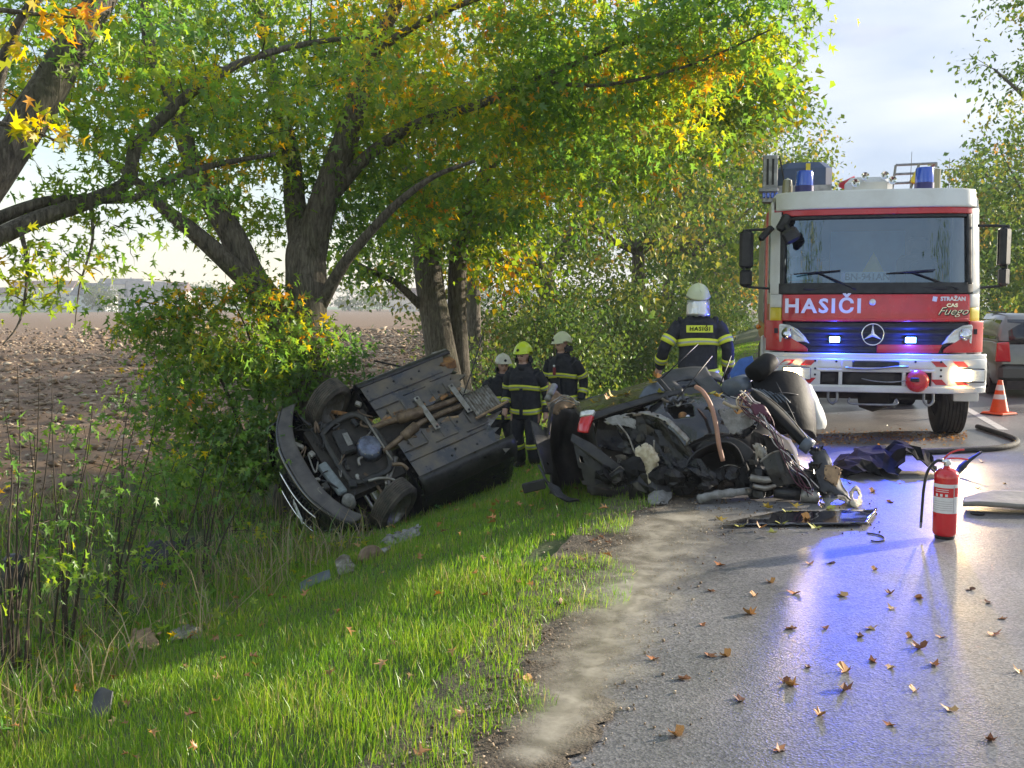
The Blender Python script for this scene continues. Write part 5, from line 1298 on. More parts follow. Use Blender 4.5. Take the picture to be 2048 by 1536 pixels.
# bumper remnants
patch('bumper_strip', [[(1146, 866, 8.52), (1185, 888, 8.42), (1220, 915, 8.38), (1262, 945, 8.38)], [(1142, 882, 8.50), (1172, 905, 8.40), (1208, 932, 8.36), (1246, 955, 8.36)]], 'dusty_black', WRK, nv=4, amp=.01, thick=.03, seed=9)
patch('bumper_cover', [[(1150, 885, 8.50), (1190, 900, 8.44), (1230, 925, 8.42)], [(1155, 925, 8.46), (1195, 940, 8.40), (1240, 955, 8.40)], [(1165, 965, 8.44), (1205, 975, 8.38), (1250, 975, 8.40)]], 'black_plastic', WRK, amp=.025, thick=.02, seed=10, smooth=False, nu=9, nv=7, rag=.12)
patch('lamp_pocket', [[(1195, 835, 8.62), (1240, 825, 8.66), (1290, 822, 8.66)], [(1190, 865, 8.68), (1235, 870, 8.74), (1290, 872, 8.70)], [(1195, 895, 8.6), (1240, 905, 8.66), (1300, 905, 8.6)]], 'dusty_black', WRK, amp=.04, thick=.012, seed=11, smooth=False, nu=9, nv=7)
patch('crumpled_wing', [[(1225, 842, 8.52), (1290, 828, 8.46), (1345, 838, 8.38), (1372, 868, 8.32)], [(1248, 872, 8.50), (1300, 868, 8.44), (1352, 882, 8.34), (1384, 912, 8.28)], [(1262, 925, 8.44), (1310, 930, 8.36), (1358, 940, 8.28), (1386, 955, 8.26)], [(1270, 975, 8.40), (1315, 978, 8.32), (1360, 975, 8.27), (1388, 966, 8.27)]], 'crushed_paint', WRK, nu=16, nv=14, amp=.055, fr=5, thick=.006, seed=12, rag=.14, crease=.02, smooth=False)
patch('torn_steel_rim', [[(1208, 842, 8.46), (1260, 826, 8.42), (1310, 826, 8.36), (1350, 848, 8.28), (1378, 880, 8.24)], [(1216, 850, 8.45), (1262, 834, 8.41), (1308, 834, 8.35), (1345, 856, 8.27), (1372, 890, 8.23)]], 'bare_steel', WRK, nv=3, nu=34, amp=.014, fr=9, thick=.006, seed=13, rag=.1)
patch('torn_steel_flap', [[(1210, 838, 8.44), (1245, 830, 8.43), (1275, 838, 8.42)], [(1225, 850, 8.42), (1250, 852, 8.41), (1272, 858, 8.40)]], 'torn_grey', WRK, amp=.02, thick=.005, seed=14, rag=.14)
pxtube('bent_wire_edge', [(1235, 846, 8.40), (1256, 872, 8.36), (1270, 905, 8.33), (1290, 922, 8.32), (1306, 905, 8.30), (1308, 880, 8.30)], .008, 'bare_steel', WRK)
patch('insulation_foam', [[(1272, 895, 8.27), (1292, 892, 8.24), (1312, 905, 8.24)], [(1278, 920, 8.25), (1296, 918, 8.20), (1320, 915, 8.21)], [(1288, 945, 8.25), (1300, 940, 8.21), (1312, 938, 8.23)], [(1292, 960, 8.25), (1300, 965, 8.22), (1308, 960, 8.24)]], 'foam', WRK, nu=14, nv=14, amp=.03, fr=9, thick=.03, seed=15, rag=.16)
# quarter panel with the open fuel filler
patch('quarter_panel', [[(1285, 812, 8.62), (1345, 792, 8.60), (1420, 786, 8.56), (1480, 800, 8.56), (1520, 822, 8.58)], [(1300, 835, 8.46), (1350, 825, 8.40), (1420, 822, 8.36), (1475, 836, 8.38), (1515, 850, 8.44)], [(1345, 862, 8.34), (1375, 858, 8.28), (1420, 856, 8.26), (1465, 864, 8.30), (1500, 868, 8.38)], [(1372, 892, 8.26), (1392, 882, 8.24), (1422, 872, 8.24), (1455, 872, 8.29), (1488, 876, 8.36)]], 'black_paint', WRK, nu=34, nv=22, amp=.018, fr=3, thick=.008, seed=16, rag=.06,
      hole=lambda u, v: abs(u - .30) < .085 and abs(v - .36) < .11)
patch('filler_recess', [[(1342, 814, 8.50), (1366, 810, 8.50), (1390, 814, 8.50)], [(1342, 828, 8.52), (1366, 828, 8.56), (1392, 828, 8.52)], [(1344, 842, 8.46), (1366, 844, 8.48), (1390, 842, 8.46)]], 'black_plastic', WRK, nu=8, nv=8, amp=.0, thick=.01)
fc = P(1366, 833, 8.42); MB().lathe([(0, -.02), (.035, -.015), (.04, .02)], fc, 'Y', 16).build('filler_cap', 'rust', WRK, world=True, smooth=True)
MB().lathe([(0, -.01), (.016, -.008), (.018, .01)], P(1376, 834, 8.38), 'Y', 12).build('filler_neck', 'white_sign', WRK, world=True, smooth=True)
patch('sound_deadening', [[(1438, 818, 8.36), (1470, 815, 8.34), (1500, 832, 8.34)], [(1438, 840, 8.32), (1475, 846, 8.30), (1508, 850, 8.32)], [(1440, 862, 8.30), (1470, 866, 8.28), (1492, 858, 8.30)]], 'torn_grey', WRK, nu=22, nv=12, amp=.02, fr=6, thick=.012, seed=17, rag=.15)
pxtube('pale_seam', [(1446, 804, 8.34), (1462, 812, 8.33), (1478, 816, 8.33), (1488, 824, 8.33)], .014, 'foam', WRK)
pxtube('bare_edge', [(1478, 836, 8.32), (1496, 828, 8.31), (1512, 838, 8.33), (1524, 846, 8.36), (1532, 854, 8.38)], .009, 'bare_steel', WRK)
# wheel arch, empty
def arch2(u, v):
    a = math.radians(200 - 220 * u); r = (60 + 7 * math.sin(5 * u + 1) + 4 * math.sin(13 * u)) - 14 * v
    return tuple(P(1442 + r * math.cos(a), 948 - 1.12 * r * math.sin(a), 8.26 + .5 * v))
MB().grid(arch2, 24, 5).build('wheel_arch', 'grey_trim', WRK, world=True, smooth=True, thick=.01)
patch('arch_rear_wall', [[(1380, 890, 8.8), (1440, 880, 8.85), (1510, 900, 8.8)], [(1378, 940, 8.85), (1440, 940, 8.9), (1515, 945, 8.8)], [(1385, 985, 8.75), (1440, 988, 8.8), (1520, 985, 8.7)]], 'black_plastic', WRK, amp=.04, thick=.02, seed=18)
patch('arch_rim_panel', [[(1400, 884, 8.29), (1440, 872, 8.29), (1480, 882, 8.31), (1510, 905, 8.33)], [(1392, 900, 8.29), (1440, 886, 8.31), (1472, 898, 8.32), (1494, 928, 8.34)]], 'grey_trim', WRK, nv=5, amp=.012, thick=.01, seed=19, rag=.04)
patch('inner_sill', [[(1490, 855, 8.5), (1540, 870, 8.5), (1590, 905, 8.5)], [(1500, 905, 8.5), (1550, 925, 8.5), (1605, 950, 8.5)], [(1510, 975, 8.45), (1560, 985, 8.45), (1615, 985, 8.45)]], 'black_plastic', WRK, amp=.05, thick=.02, seed=20, smooth=False, nu=9, nv=7, crease=.02)
patch('torn_bracket', [[(1505, 892, 8.30), (1520, 888, 8.28), (1532, 900, 8.27)], [(1514, 915, 8.28), (1526, 915, 8.26), (1538, 922, 8.26)]], 'bare_steel', WRK, nu=12, nv=8, amp=.03, fr=10, thick=.006, seed=21, rag=.16)
patch('bent_flap', [[(1522, 922, 8.20), (1550, 904, 8.16), (1574, 905, 8.16), (1588, 925, 8.2)], [(1535, 945, 8.16), (1560, 935, 8.12), (1585, 940, 8.14), (1600, 955, 8.18)], [(1552, 975, 8.16), (1572, 968, 8.12), (1590, 965, 8.14), (1604, 972, 8.18)]], 'dusty_black', WRK, nu=7, nv=5, amp=.02, thick=.008, seed=22, smooth=False)
pxtube('flap_edge', [(1520, 924, 8.19), (1540, 908, 8.16), (1558, 902, 8.15), (1574, 906, 8.15), (1582, 918, 8.17)], .008, 'bare_steel', WRK)
pxtube('shock_absorber', [(1548, 984, 8.2), (1600, 990, 8.16)], .05, 'black_plastic', WRK, n=14, k=2)
pxtube('shock_collar', [(1602, 991, 8.15), (1622, 993, 8.13), (1634, 994, 8.13)], .055, 'dirty_alu', WRK, n=14, k=2)
pxtube('axle_tube', [(1395, 1000, 8.12), (1430, 990, 8.1), (1470, 985, 8.15), (1510, 980, 8.3)], [.03, .045, .035, .04, .03, .035, .04, .03, .035, .04, .03, .03, .03, .03, .02, .02], 'torn_grey', WRK, n=10)
pxtube('exhaust_stub', [(1500, 955, 8.2), (1530, 960, 8.18), (1556, 955, 8.2)], .03, 'dirty_alu', WRK)
pxtube('exhaust_stub', [(1505, 972, 8.18), (1532, 976, 8.16), (1558, 968, 8.18)], .022, 'bare_steel', WRK)
MB().lathe([(0, -.05), (.05, -.04), (.055, .04), (0, .05)], P(1440, 966, 8.45), 'Y', 14).build('rusty_hub', 'rusty_pipe', WRK, world=True, smooth=True)
# parcel shelf, struts, cloth
patch('parcel_shelf', [[(1282, 792, 8.9), (1312, 762, 9.0), (1350, 738, 9.1), (1412, 732, 9.1)], [(1300, 800, 8.75), (1335, 778, 8.8), (1385, 766, 8.85), (1432, 765, 8.9)], [(1320, 806, 8.66), (1360, 792, 8.68), (1410, 790, 8.7), (1460, 792, 8.75)]], 'grey_trim', WRK, nu=22, nv=14, amp=.015, thick=.012, seed=23, hole=lambda u, v: .48 < u < .74 and .36 < v < .62)
patch('shelf_wedge', [[(1276, 800, 8.74), (1292, 776, 8.78), (1316, 766, 8.8)], [(1300, 806, 8.68), (1318, 800, 8.68), (1338, 792, 8.7)]], 'leather_grey', WRK, nu=10, nv=6, amp=.01, thick=.03, seed=24)
patch('speaker_grille', [[(1395, 742, 9.15), (1430, 745, 9.15), (1446, 756, 9.1)], [(1412, 756, 9.0), (1436, 760, 9.0), (1448, 768, 9.0)]], 'grey_trim', WRK, amp=.01, thick=.02, seed=25)
for a, b in (((1322, 758, 8.8), (1396, 688, 8.9)), ((1352, 800, 8.5), (1424, 712, 8.7)), ((1440, 770, 8.8), (1462, 712, 9.0))):
    pxtube('gas_strut', [a, b], .006, 'black_print', WRK, k=1)
pxtube('shelf_rail', [(1318, 760, 8.72), (1345, 790, 8.62), (1358, 800, 8.58)], .022, 'black_plastic', WRK)
for k in range(7):
    rr = random.Random(50 + k)
    pxtube('loose_fitting', [(1325 + 8 * k, 800 + rr.uniform(-12, 8), 8.52), (1332 + 8 * k, 806 + rr.uniform(-8, 8), 8.46), (1340 + 8 * k, 800 + rr.uniform(-6, 10), 8.48)], .012, ['bare_steel', 'black_plastic', 'grey_trim'][k % 3], WRK, n=6)
patch('blue_cloth', [[(1462, 748, 9.1), (1482, 722, 9.1), (1505, 714, 9.1)], [(1464, 762, 9.0), (1486, 744, 9.0), (1512, 730, 9.0)], [(1468, 775, 8.95), (1492, 760, 8.95), (1518, 742, 8.95)]], 'blue_cloth', WRK, amp=.02, thick=.012, seed=26)
# rear seat
seat = patch('seat_backrest', [[(1506, 772, 8.85), (1540, 752, 8.85), (1580, 752, 8.9), (1604, 775, 8.95)], [(1520, 806, 8.72), (1555, 790, 8.70), (1592, 792, 8.76), (1614, 812, 8.85)], [(1540, 836, 8.66), (1570, 828, 8.62), (1602, 830, 8.68), (1618, 846, 8.8)], [(1565, 862, 8.66), (1590, 862, 8.62), (1610, 866, 8.68), (1618, 876, 8.8)]], 'leather', WRK, nu=20, nv=20, amp=.008, thick=.13, seed=27)
for k in range(6):
    t = k / 5; pxtube('seat_pleat', [(1512 + 36 * t, 778 + 4 * t, 8.70), (1526 + 40 * t, 790 + 2 * t, 8.62), (1540 + 40 * t, 806, 8.60)], [.010] * 11, 'leather_grey', WRK, n=6, flat=.7)
for pts in ([(1548, 756, 8.76), (1566, 792, 8.62), (1584, 828, 8.55), (1598, 862, 8.56)], [(1526, 800, 8.64), (1560, 786, 8.61), (1596, 790, 8.68)], [(1545, 834, 8.58), (1574, 824, 8.55), (1604, 830, 8.62)]):
    pxtube('seat_seam', pts, .006, 'grey_trim', WRK, n=6)
def headrest(name, a, b, r, m, m2):
    pa, pb = P(*a), P(*b); d = (pb - pa).normalized(); 
    mb = MB().tube([pa - d * .01, pa, pa.lerp(pb, .5), pb, pb + d * .02], [r * .8, r * .98, r, r * .97, r * .8], 20, flat=.8)
    return mb.build(name, m, WRK, world=True, smooth=True)
headrest('headrest', (1508, 748, 8.75), (1540, 722, 8.85), .105, 'leather', None)
headrest('headrest', (1464, 776, 8.72), (1492, 766, 8.95), .105, 'leather_grey', None)
pxtube('pillar_trim', [(1500, 784, 8.52), (1530, 806, 8.44), (1562, 836, 8.36), (1592, 866, 8.30), (1614, 888, 8.26)], [.03, .07, .095, .095, .085, .09] + [.085] * 15, 'leather', WRK, n=14, flat=.55)
pe = pxtube('trim_end', [(1606, 884, 8.25), (1622, 896, 8.22)], .066, 'leather_grey', WRK, n=16, k=1)
pxtube('trim_piping', [(1502, 776, 8.46), (1532, 792, 8.38), (1570, 824, 8.30), (1606, 866, 8.22), (1620, 886, 8.19)], .007, 'bare_steel', WRK)
patch('side_airbag', [[(1592, 772, 9.0), (1612, 770, 9.05), (1622, 780, 9.1)], [(1606, 808, 8.95), (1626, 806, 8.95), (1638, 812, 9.0)], [(1612, 838, 8.9), (1634, 838, 8.88), (1648, 846, 8.95)], [(1612, 850, 8.9), (1632, 856, 8.9), (1644, 858, 8.95)]], 'airbag', WRK, nu=14, nv=18, amp=.02, fr=6, thick=.05, seed=28)
pxtube('hanging_hose', [(1392, 774, 8.40), (1406, 784, 8.26), (1422, 812, 8.20), (1432, 850, 8.16), (1438, 890, 8.15), (1446, 922, 8.15)], .019, 'hose_pink', WRK, n=10)
for k in range(8):
    rr = random.Random(70 + k); j = lambda s: rr.uniform(-s, s)
    pxtube('wire', [(1478 + j(20), 790 + j(14), 8.4), (1506 + j(14), 815 + j(14), 8.28), (1530 + j(12), 842 + j(12), 8.22), (1552 + j(10), 878 + j(12), 8.16), (1576 + j(12), 920 + j(12), 8.12), (1606 + j(16), 960 + j(10), 8.08), (1630 + j(14), 985 + j(10), 8.05)], .0042, ['wire_purple', 'wire_purple', 'wire_white', 'black_plastic'][k % 4], WRK, n=5)
for k in range(8):
    rr = random.Random(90 + k); j = lambda s: rr.uniform(-s, s)
    pxtube('wire', [(1490 + j(12), 786 + j(6), 8.42), (1484 + j(24), 800 + j(14), 8.3), (1500 + j(24), 816 + j(12), 8.28)], .006, ['foam', 'wire_white', 'wire_purple', 'tan_card'][k % 4], WRK, n=5)
patch('connector_cluster', [[(1506, 812, 8.26), (1526, 812, 8.25), (1538, 824, 8.25)], [(1510, 826, 8.24), (1530, 832, 8.23), (1544, 842, 8.23)]], 'wire_purple', WRK, nu=12, nv=8, amp=.03, fr=14, thick=.02, seed=29, rag=.1)
patch('torn_trim_piece', [[(1618, 900, 8.4), (1640, 890, 8.35), (1652, 900, 8.3)], [(1630, 940, 8.2), (1656, 935, 8.15), (1674, 945, 8.15)], [(1650, 990, 8.05), (1676, 990, 8.0), (1700, 1000, 8.0)]], 'grey_trim', WRK, nu=14, nv=18, amp=.03, fr=6, thick=.012, seed=30, rag=.1, crease=.02)
patch('tan_lining', [[(1650, 930, 8.12), (1668, 930, 8.10), (1684, 940, 8.10)], [(1648, 960, 8.08), (1660, 965, 8.05), (1672, 975, 8.05)]], 'tan_card', WRK, nu=12, nv=10, amp=.015, thick=.01, seed=31, rag=.14)
pxtube('roof_liner_scrap', [(1094, 800, 9.3), (1110, 770, 9.4), (1100, 790, 9.3)], .03, 'torn_grey', WRK)
patch('torn_rear_lining', [[(1088, 770, 9.5), (1100, 768, 9.5), (1118, 790, 9.5)], [(1096, 800, 9.4), (1116, 802, 9.4), (1150, 806, 9.4)], [(1100, 822, 9.3), (1120, 824, 9.3), (1156, 812, 9.35)]], 'tan_card', WRK, nu=16, nv=12, amp=.05, fr=7, thick=.01, seed=32, rag=.16)
for k in range(5):
    rr = random.Random(110 + k); j = lambda s: rr.uniform(-s, s)
    pxtube('wire', [(1100 + j(8), 812 + j(5), 9.2), (1125 + j(6), 798 + j(8), 9.3), (1158, 806 + j(6), 9.2)], .006, 'bare_steel', WRK, n=5)
for k in range(34):          # small shards inside the crushed corner
    rr = random.Random(130 + k); u, v = (rr.uniform(1185, 1300), rr.uniform(860, 985)) if k < 20 else (rr.uniform(1480, 1620), rr.uniform(880, 990)); d = (8.40 if k < 20 else 8.22) + rr.uniform(-.04, .06); s = rr.uniform(10, 26)
    patch('shard', [[(u, v, d), (u + s * .6, v + rr.uniform(-8, 8), d - .03), (u + s, v + rr.uniform(-6, 6), d)], [(u + rr.uniform(-5, 5), v + s * .5, d), (u + s * .6, v + s * .6, d - .03), (u + s, v + s * .4, d)]],
          ['dusty_black', 'crushed_paint', 'bare_steel', 'black_plastic', 'crushed_paint', 'matte_black'][k % 6], WRK, nu=5, nv=4, amp=.02, fr=9, thick=.006, seed=40 + k, smooth=False)

for k in range(20):          # dark torn sheets heaped along the foot and the right end
    rr = random.Random(1300 + k); u = 1190 + 22.5 * k + rr.uniform(-10, 10); v = 945 + rr.uniform(-14, 22); d = 8.33 + rr.uniform(-.12, .06); s = rr.uniform(34, 66)
    patch('torn_sheet', [[(u, v, d), (u + s * .5, v - rr.uniform(6, 26), d - .06), (u + s, v + rr.uniform(-10, 10), d)], [(u + rr.uniform(-10, 10), v + s * .25, d - .05), (u + s * .5, v + s * .2, d - .12), (u + s, v + s * .3, d - .04)], [(u + 4, v + s * .55, d), (u + s * .5, v + s * .6, d - .04), (u + s * .9, v + s * .5, d)]],
          ['matte_black', 'crushed_paint', 'matte_black', 'crushed_paint', 'grey_trim'][k % 5], WRK, nu=5, nv=5, amp=.05, fr=9, thick=.006, seed=80 + k, crease=.03, smooth=False)
    if k % 2: pxtube('torn_edge', [(u, v, d - .01), (u + s * .3, v - rr.uniform(4, 14), d - .05), (u + s * .6, v - rr.uniform(2, 16), d - .07), (u + s, v + rr.uniform(-6, 6), d - .02)], .0045, 'bare_steel', WRK, n=5, k=3)
# ------------------------------------------------------------------ firefighters
mat('turnout_cloth', (0.017, 0.018, 0.026), 0.85, vscale=14, col2=(0.034, 0.035, 0.046), bump=.35, bscale=22)
mat('boot_leather', (0.012, 0.012, 0.012), 0.5, var=.3, vscale=20)
mat('skin', (0.62, 0.38, 0.29), 0.5, vscale=30, col2=(0.55, 0.31, 0.23))
mat('eye_dark', (0.05, 0.03, 0.025), 0.4)
mat('lip', (0.38, 0.15, 0.12), 0.5)
mat('glove', (0.03, 0.03, 0.032), 0.8, var=.3, vscale=20)
mat('reflective_yellow', (0.80, 0.86, 0.06), 0.55, var=.06, vscale=12)
mat('reflective_silver', (0.46, 0.47, 0.44), 0.35, metal=.3)
mat('helmet_pale', (0.66, 0.70, 0.46), 0.35, var=.05, vscale=8, coat=.3)
mat('helmet_white', (0.66, 0.64, 0.55), 0.4, var=.08, vscale=8, coat=.3)
mat('helmet_lime', (0.66, 0.82, 0.03), 0.3, var=.05, vscale=8, coat=.4)
mat('neck_foil', (0.72, 0.72, 0.76), 0.28, metal=.8, bump=.6, bscale=18)

def ring_at(c, ax, side, rx, ry, n=18):
    up = ax; f = side.cross(up).normalized(); s = up.cross(f).normalized() * 1.0
    return [c + s * (rx * math.cos(2 * math.pi * k / n)) + f * (ry * math.sin(2 * math.pi * k / n)) for k in range(n)]
def limb_rings(path, radii, n=14):
    rings = []
    for i, p in enumerate(path):
        d = (path[min(i + 1, len(path) - 1)] - path[max(i - 1, 0)]).normalized()
        side = Vector((1, 0, 0)) if abs(d.x) < .8 else Vector((0, 1, 0))
        a = d.cross(side).normalized(); b = a.cross(d).normalized()
        rings.append([p + (a * math.cos(2 * math.pi * k / n) + b * math.sin(2 * math.pi * k / n)) * radii[i] for k in range(n)])
    return rings
def blend(path, radii, t):
    """Point, direction and radius at arc fraction t."""
    L = [0]
    for a, b in zip(path[:-1], path[1:]): L.append(L[-1] + (b - a).length)
    x = t * L[-1]
    for i in range(len(path) - 1):
        if x <= L[i + 1] or i == len(path) - 2:
            f = (x - L[i]) / max(1e-6, L[i + 1] - L[i])
            return path[i].lerp(path[i + 1], f), radii[i] + (radii[i + 1] - radii[i]) * f

def firefighter(label, loc, rotz, scale, helmet, pose, back_text=False, gloves=(False, False), radio=False, foil=False):
    t = thing('person', label, 'person', loc, rotz); t.scale = (scale,) * 3
    V = Vector
    lean = V(pose.get('lean', (0, 0))).to_3d() if False else Vector((pose.get('lean', (0, 0))[0], pose.get('lean', (0, 0))[1], 0))
    def sh(z): return lean * max(0, (z - .85) / .7)
    secs = [(.74, .225, .165), (.80, .235, .172), (.95, .222, .158), (1.10, .218, .152), (1.25, .232, .158), (1.36, .232, .15), (1.43, .20, .13), (1.485, .13, .105), (1.52, .085, .088), (1.57, .068, .075)]
    mb = MB()
    rings = []
    for z, rx, ry in secs:
        c = V((0, .01, z)) + sh(z)
        rings.append([c + V((rx * math.copysign(abs(math.cos(a)) ** .8, math.cos(a)), ry * math.copysign(abs(math.sin(a)) ** .8, math.sin(a)), 0)) for a in np.linspace(0, 2 * math.pi, 25)[:-1]])
    mb.loft(rings)
    limbs = {}
    for k, sx in (('L', -1), ('R', 1)):
        s = V((sx * .205, .01, 1.42)) + sh(1.42)
        e, w = V(pose['elbow' + k]), V(pose['wrist' + k])
        path = smoothpath([tuple(s + V((-sx * .05, 0, .0))), tuple(s + V((sx * .03, 0, -.06))), tuple(e), tuple(w)], 4)
        n = len(path); rad = [float(np.interp(i / (n - 1), [0, .2, .4, .62, .8, 1], [.085, .092, .082, .074, .066, .058])) for i in range(n)]
        mb.loft(limb_rings(path, rad)); limbs['arm' + k] = (path, rad)
        kn, an = V(pose['knee' + k]), V(pose['ankle' + k])
        path = smoothpath([(sx * .105, .01, .86), tuple(kn), tuple(an)], 6)
        n = len(path); rad = [float(np.interp(i / (n - 1), [0, .25, .5, .75, .92, 1], [.125, .118, .095, .092, .088, .075])) for i in range(n)]
        mb.loft(limb_rings(path, rad)); limbs['leg' + k] = (path, rad)
        fy = V((sx * .03, -1, 0)).normalized()
        mb.loft([[an + fy * q + V((rr * math.cos(a), 0, -.045 + hh * math.sin(a))) for a in np.linspace(0, 2 * math.pi, 13)[:-1]] for q, rr, hh in ((-.09, .035, .03), (-.06, .048, .05), (.04, .05, .05), (.12, .054, .04), (.18, .045, .03), (.205, .02, .015))])
        # hand: palm, four fingers, thumb
        d = (w - e).normalized(); a = V((1, 0, 0)) * sx; a = (a - d * a.dot(d)).normalized(); f = d.cross(a).normalized() * sx
        mb.loft(limb_rings([w - d * .03, w + d * .03, w + d * .075, w + d * .10], [.034, .04, .042, .034]))
        for j in range(4):
            b = w + d * .085 + f * (-.030 + .020 * j) - a * .002; L = (.062, .072, .07, .055)[j]; cv = -a * (.3 + .12 * j)
            p1 = b + (d + cv * .5).normalized() * L * .5; p2 = p1 + (d * .6 + cv * 1.6).normalized() * L * .5; p3 = p2 + (d * .1 + cv * 2).normalized() * L * .3
            mb.loft(limb_rings([b, p1, p2, p3], [.0115, .011, .010, .008], 8))
        b = w + d * .035 - f * .035; p1 = b + (d * .7 - f * .7).normalized() * .035; p2 = p1 + (d - f * .2 - a * .4).normalized() * .035
        mb.loft(limb_rings([b, p1, p2], [.015, .013, .010], 8))
    # head
    hc = V((0, -.005, 1.665)) + sh(1.66) * 1.05; yaw = pose.get('head', 0.0); nod = pose.get('nod', 0.0)
    Rh = Matrix.Rotation(yaw, 3, 'Z') @ Matrix.Rotation(nod, 3, 'X')
    def headpt(u, v):
        la = -math.pi / 2 + math.pi * v; lo = 2 * math.pi * u
        x, y, z = math.cos(la) * math.sin(lo), -math.cos(la) * math.cos(lo), math.sin(la)
        w_ = .077 * (1 - .18 * max(0, -z) ** 1.5); dd = .097
        p = V((x * w_, y * dd, z * .122))
        if y < -.3:
            g = math.exp(-(x / .16) ** 2)
            p.y -= .024 * g * math.exp(-((z + .18) / .16) ** 2) + .010 * g * math.exp(-((z - .02) / .2) ** 2)      # nose
            p.y += .010 * math.exp(-((abs(x) - .36) / .16) ** 2) * math.exp(-((z - .06) / .10) ** 2)              # eye sockets
            p.y -= .007 * math.exp(-(x / .3) ** 2) * math.exp(-((z + .52) / .1) ** 2)                                # lips
            p.y -= .010 * math.exp(-(x / .3) ** 2) * math.exp(-((z + .85) / .15) ** 2)                               # chin
        return hc + Rh @ p
    hm = MB().grid(headpt, 28, 20); mb.add(hm.v, hm.f)
    mb.loft([[hc + sh(0) + Rh @ V((.06 * math.cos(a), .012 + .065 * math.sin(a), -.06)) for a in np.linspace(0, 2 * math.pi, 13)[:-1]], [V((0, .01, 1.50)) + sh(1.5) + V((.066 * math.cos(a), .07 * math.sin(a), 0)) for a in np.linspace(0, 2 * math.pi, 13)[:-1]]])
    for sx in (-1, 1):
        mb.lathe([(.0, -.01), (.026, -.008), (.03, .0), (.0, .012)], hc + Rh @ V((sx * .078, .012, -.005)), 'X', 10)
    o = mb.build('body', 'turnout_cloth', t, smooth=True)
    md = o.modifiers.new('remesh', 'REMESH'); md.mode = 'VOXEL'; md.voxel_size = .0085
    sm = o.modifiers.new('smooth', 'SMOOTH'); sm.factor = .5; sm.iterations = 3
    dg = bpy.context.evaluated_depsgraph_get(); me = bpy.data.meshes.new_from_object(o.evaluated_get(dg))
    o.modifiers.clear(); old = o.data; o.data = me; bpy.data.meshes.remove(old); me.name = 'body'
    me.materials.clear()
    for q in ('turnout_cloth', 'skin', 'boot_leather', 'eye_dark', 'lip', 'glove'): me.materials.append(MATS[q])
    # cloth folds
    co = np.empty(len(me.vertices) * 3); me.vertices.foreach_get('co', co); co = co.reshape(-1, 3)
    nr = np.empty(len(me.vertices) * 3); me.vertices.foreach_get('normal', nr); nr = nr.reshape(-1, 3)
    fold = np.array([noise.noise(V(p) * 9 + V((loc[0], 0, 0))) * .007 + noise.noise(V((p[0] * 14, p[1] * 14, p[2] * 5 + 7))) * .006 for p in co])
    cloth = (co[:, 2] < 1.5) & (co[:, 2] > .14)
    for k in 'LR':
        w = np.array(pose['wrist' + k]); cloth &= np.linalg.norm(co - w, axis=1) > .13
    co = co + nr * (fold * cloth)[:, None]
    me.vertices.foreach_set('co', co.ravel())
    cen = np.empty(len(me.polygons) * 3); me.polygons.foreach_get('center', cen); cen = cen.reshape(-1, 3)
    mi = np.zeros(len(cen), dtype=np.int32)
    mi[cen[:, 2] < .17] = 2
    hl = (cen - np.array(hc)) @ np.array(Rh)
    head = (np.abs(hl[:, 2]) < .15) & (np.linalg.norm(hl[:, :2], axis=1) < .14) & (cen[:, 2] > 1.535)
    mi[head] = 1
    eye = head & (hl[:, 1] < -.05) & (((np.abs(np.abs(hl[:, 0]) - .031) / .016) ** 2 + ((hl[:, 2] - .004) / .008) ** 2) < 1); mi[eye] = 3
    brow = head & (hl[:, 1] < -.05) & (np.abs(np.abs(hl[:, 0]) - .032) < .02) & (np.abs(hl[:, 2] - .024) < .005); mi[brow] = 3
    lip = head & (hl[:, 1] < -.05) & (((hl[:, 0] / .026) ** 2 + ((hl[:, 2] + .062) / .008) ** 2) < 1); mi[lip] = 4
    for k, g in zip('LR', gloves):
        w = np.array(pose['wrist' + k]); e = np.array(pose['elbow' + k]); d = (w - e) / np.linalg.norm(w - e)
        q = cen - w; hand = (np.linalg.norm(q, axis=1) < .24) & (q @ d > .002) & (np.linalg.norm(q - np.outer(q @ d, d), axis=1) < .12); mi[hand] = 5 if g else 1
    me.polygons.foreach_set('material_index', mi); me.polygons.foreach_set('use_smooth', np.ones(len(mi), dtype=bool)); me.update()
    # reflective bands
    def tband(z0, z1, cover=None):
        rs = []
        for z in np.linspace(z0, z1, 4):
            rx = float(np.interp(z, [s[0] for s in secs], [s[1] for s in secs])) + .011; ry = float(np.interp(z, [s[0] for s in secs], [s[2] for s in secs])) + .011
            rs.append([V((0, .01, z)) + sh(z) + V((rx * math.copysign(abs(math.cos(a)) ** .8, math.cos(a)), ry * math.copysign(abs(math.sin(a)) ** .8, math.sin(a)), .012 * math.sin(a * 2 + z * 9))) for a in np.linspace(0, 2 * math.pi, 41)])
        return MB().loft(rs, cap=False, close=False)
    for z0 in pose.get('bands', (1.16, .82)):
        b = tband(z0, z0 + .075).build('reflective_band', 'reflective_yellow', t, smooth=True, thick=.004)
        s2 = tband(z0 + .028, z0 + .046); s2.v = [tuple(V((p[0], p[1] - .01, p[2])) * 1) for p in s2.v]
        s2.v = [((p[0]) * 1.012, (p[1] + .0) * 1.03, p[2]) for p in tband(z0 + .028, z0 + .047).v]
        s2.build('silver_strip', 'reflective_silver', b, smooth=True)
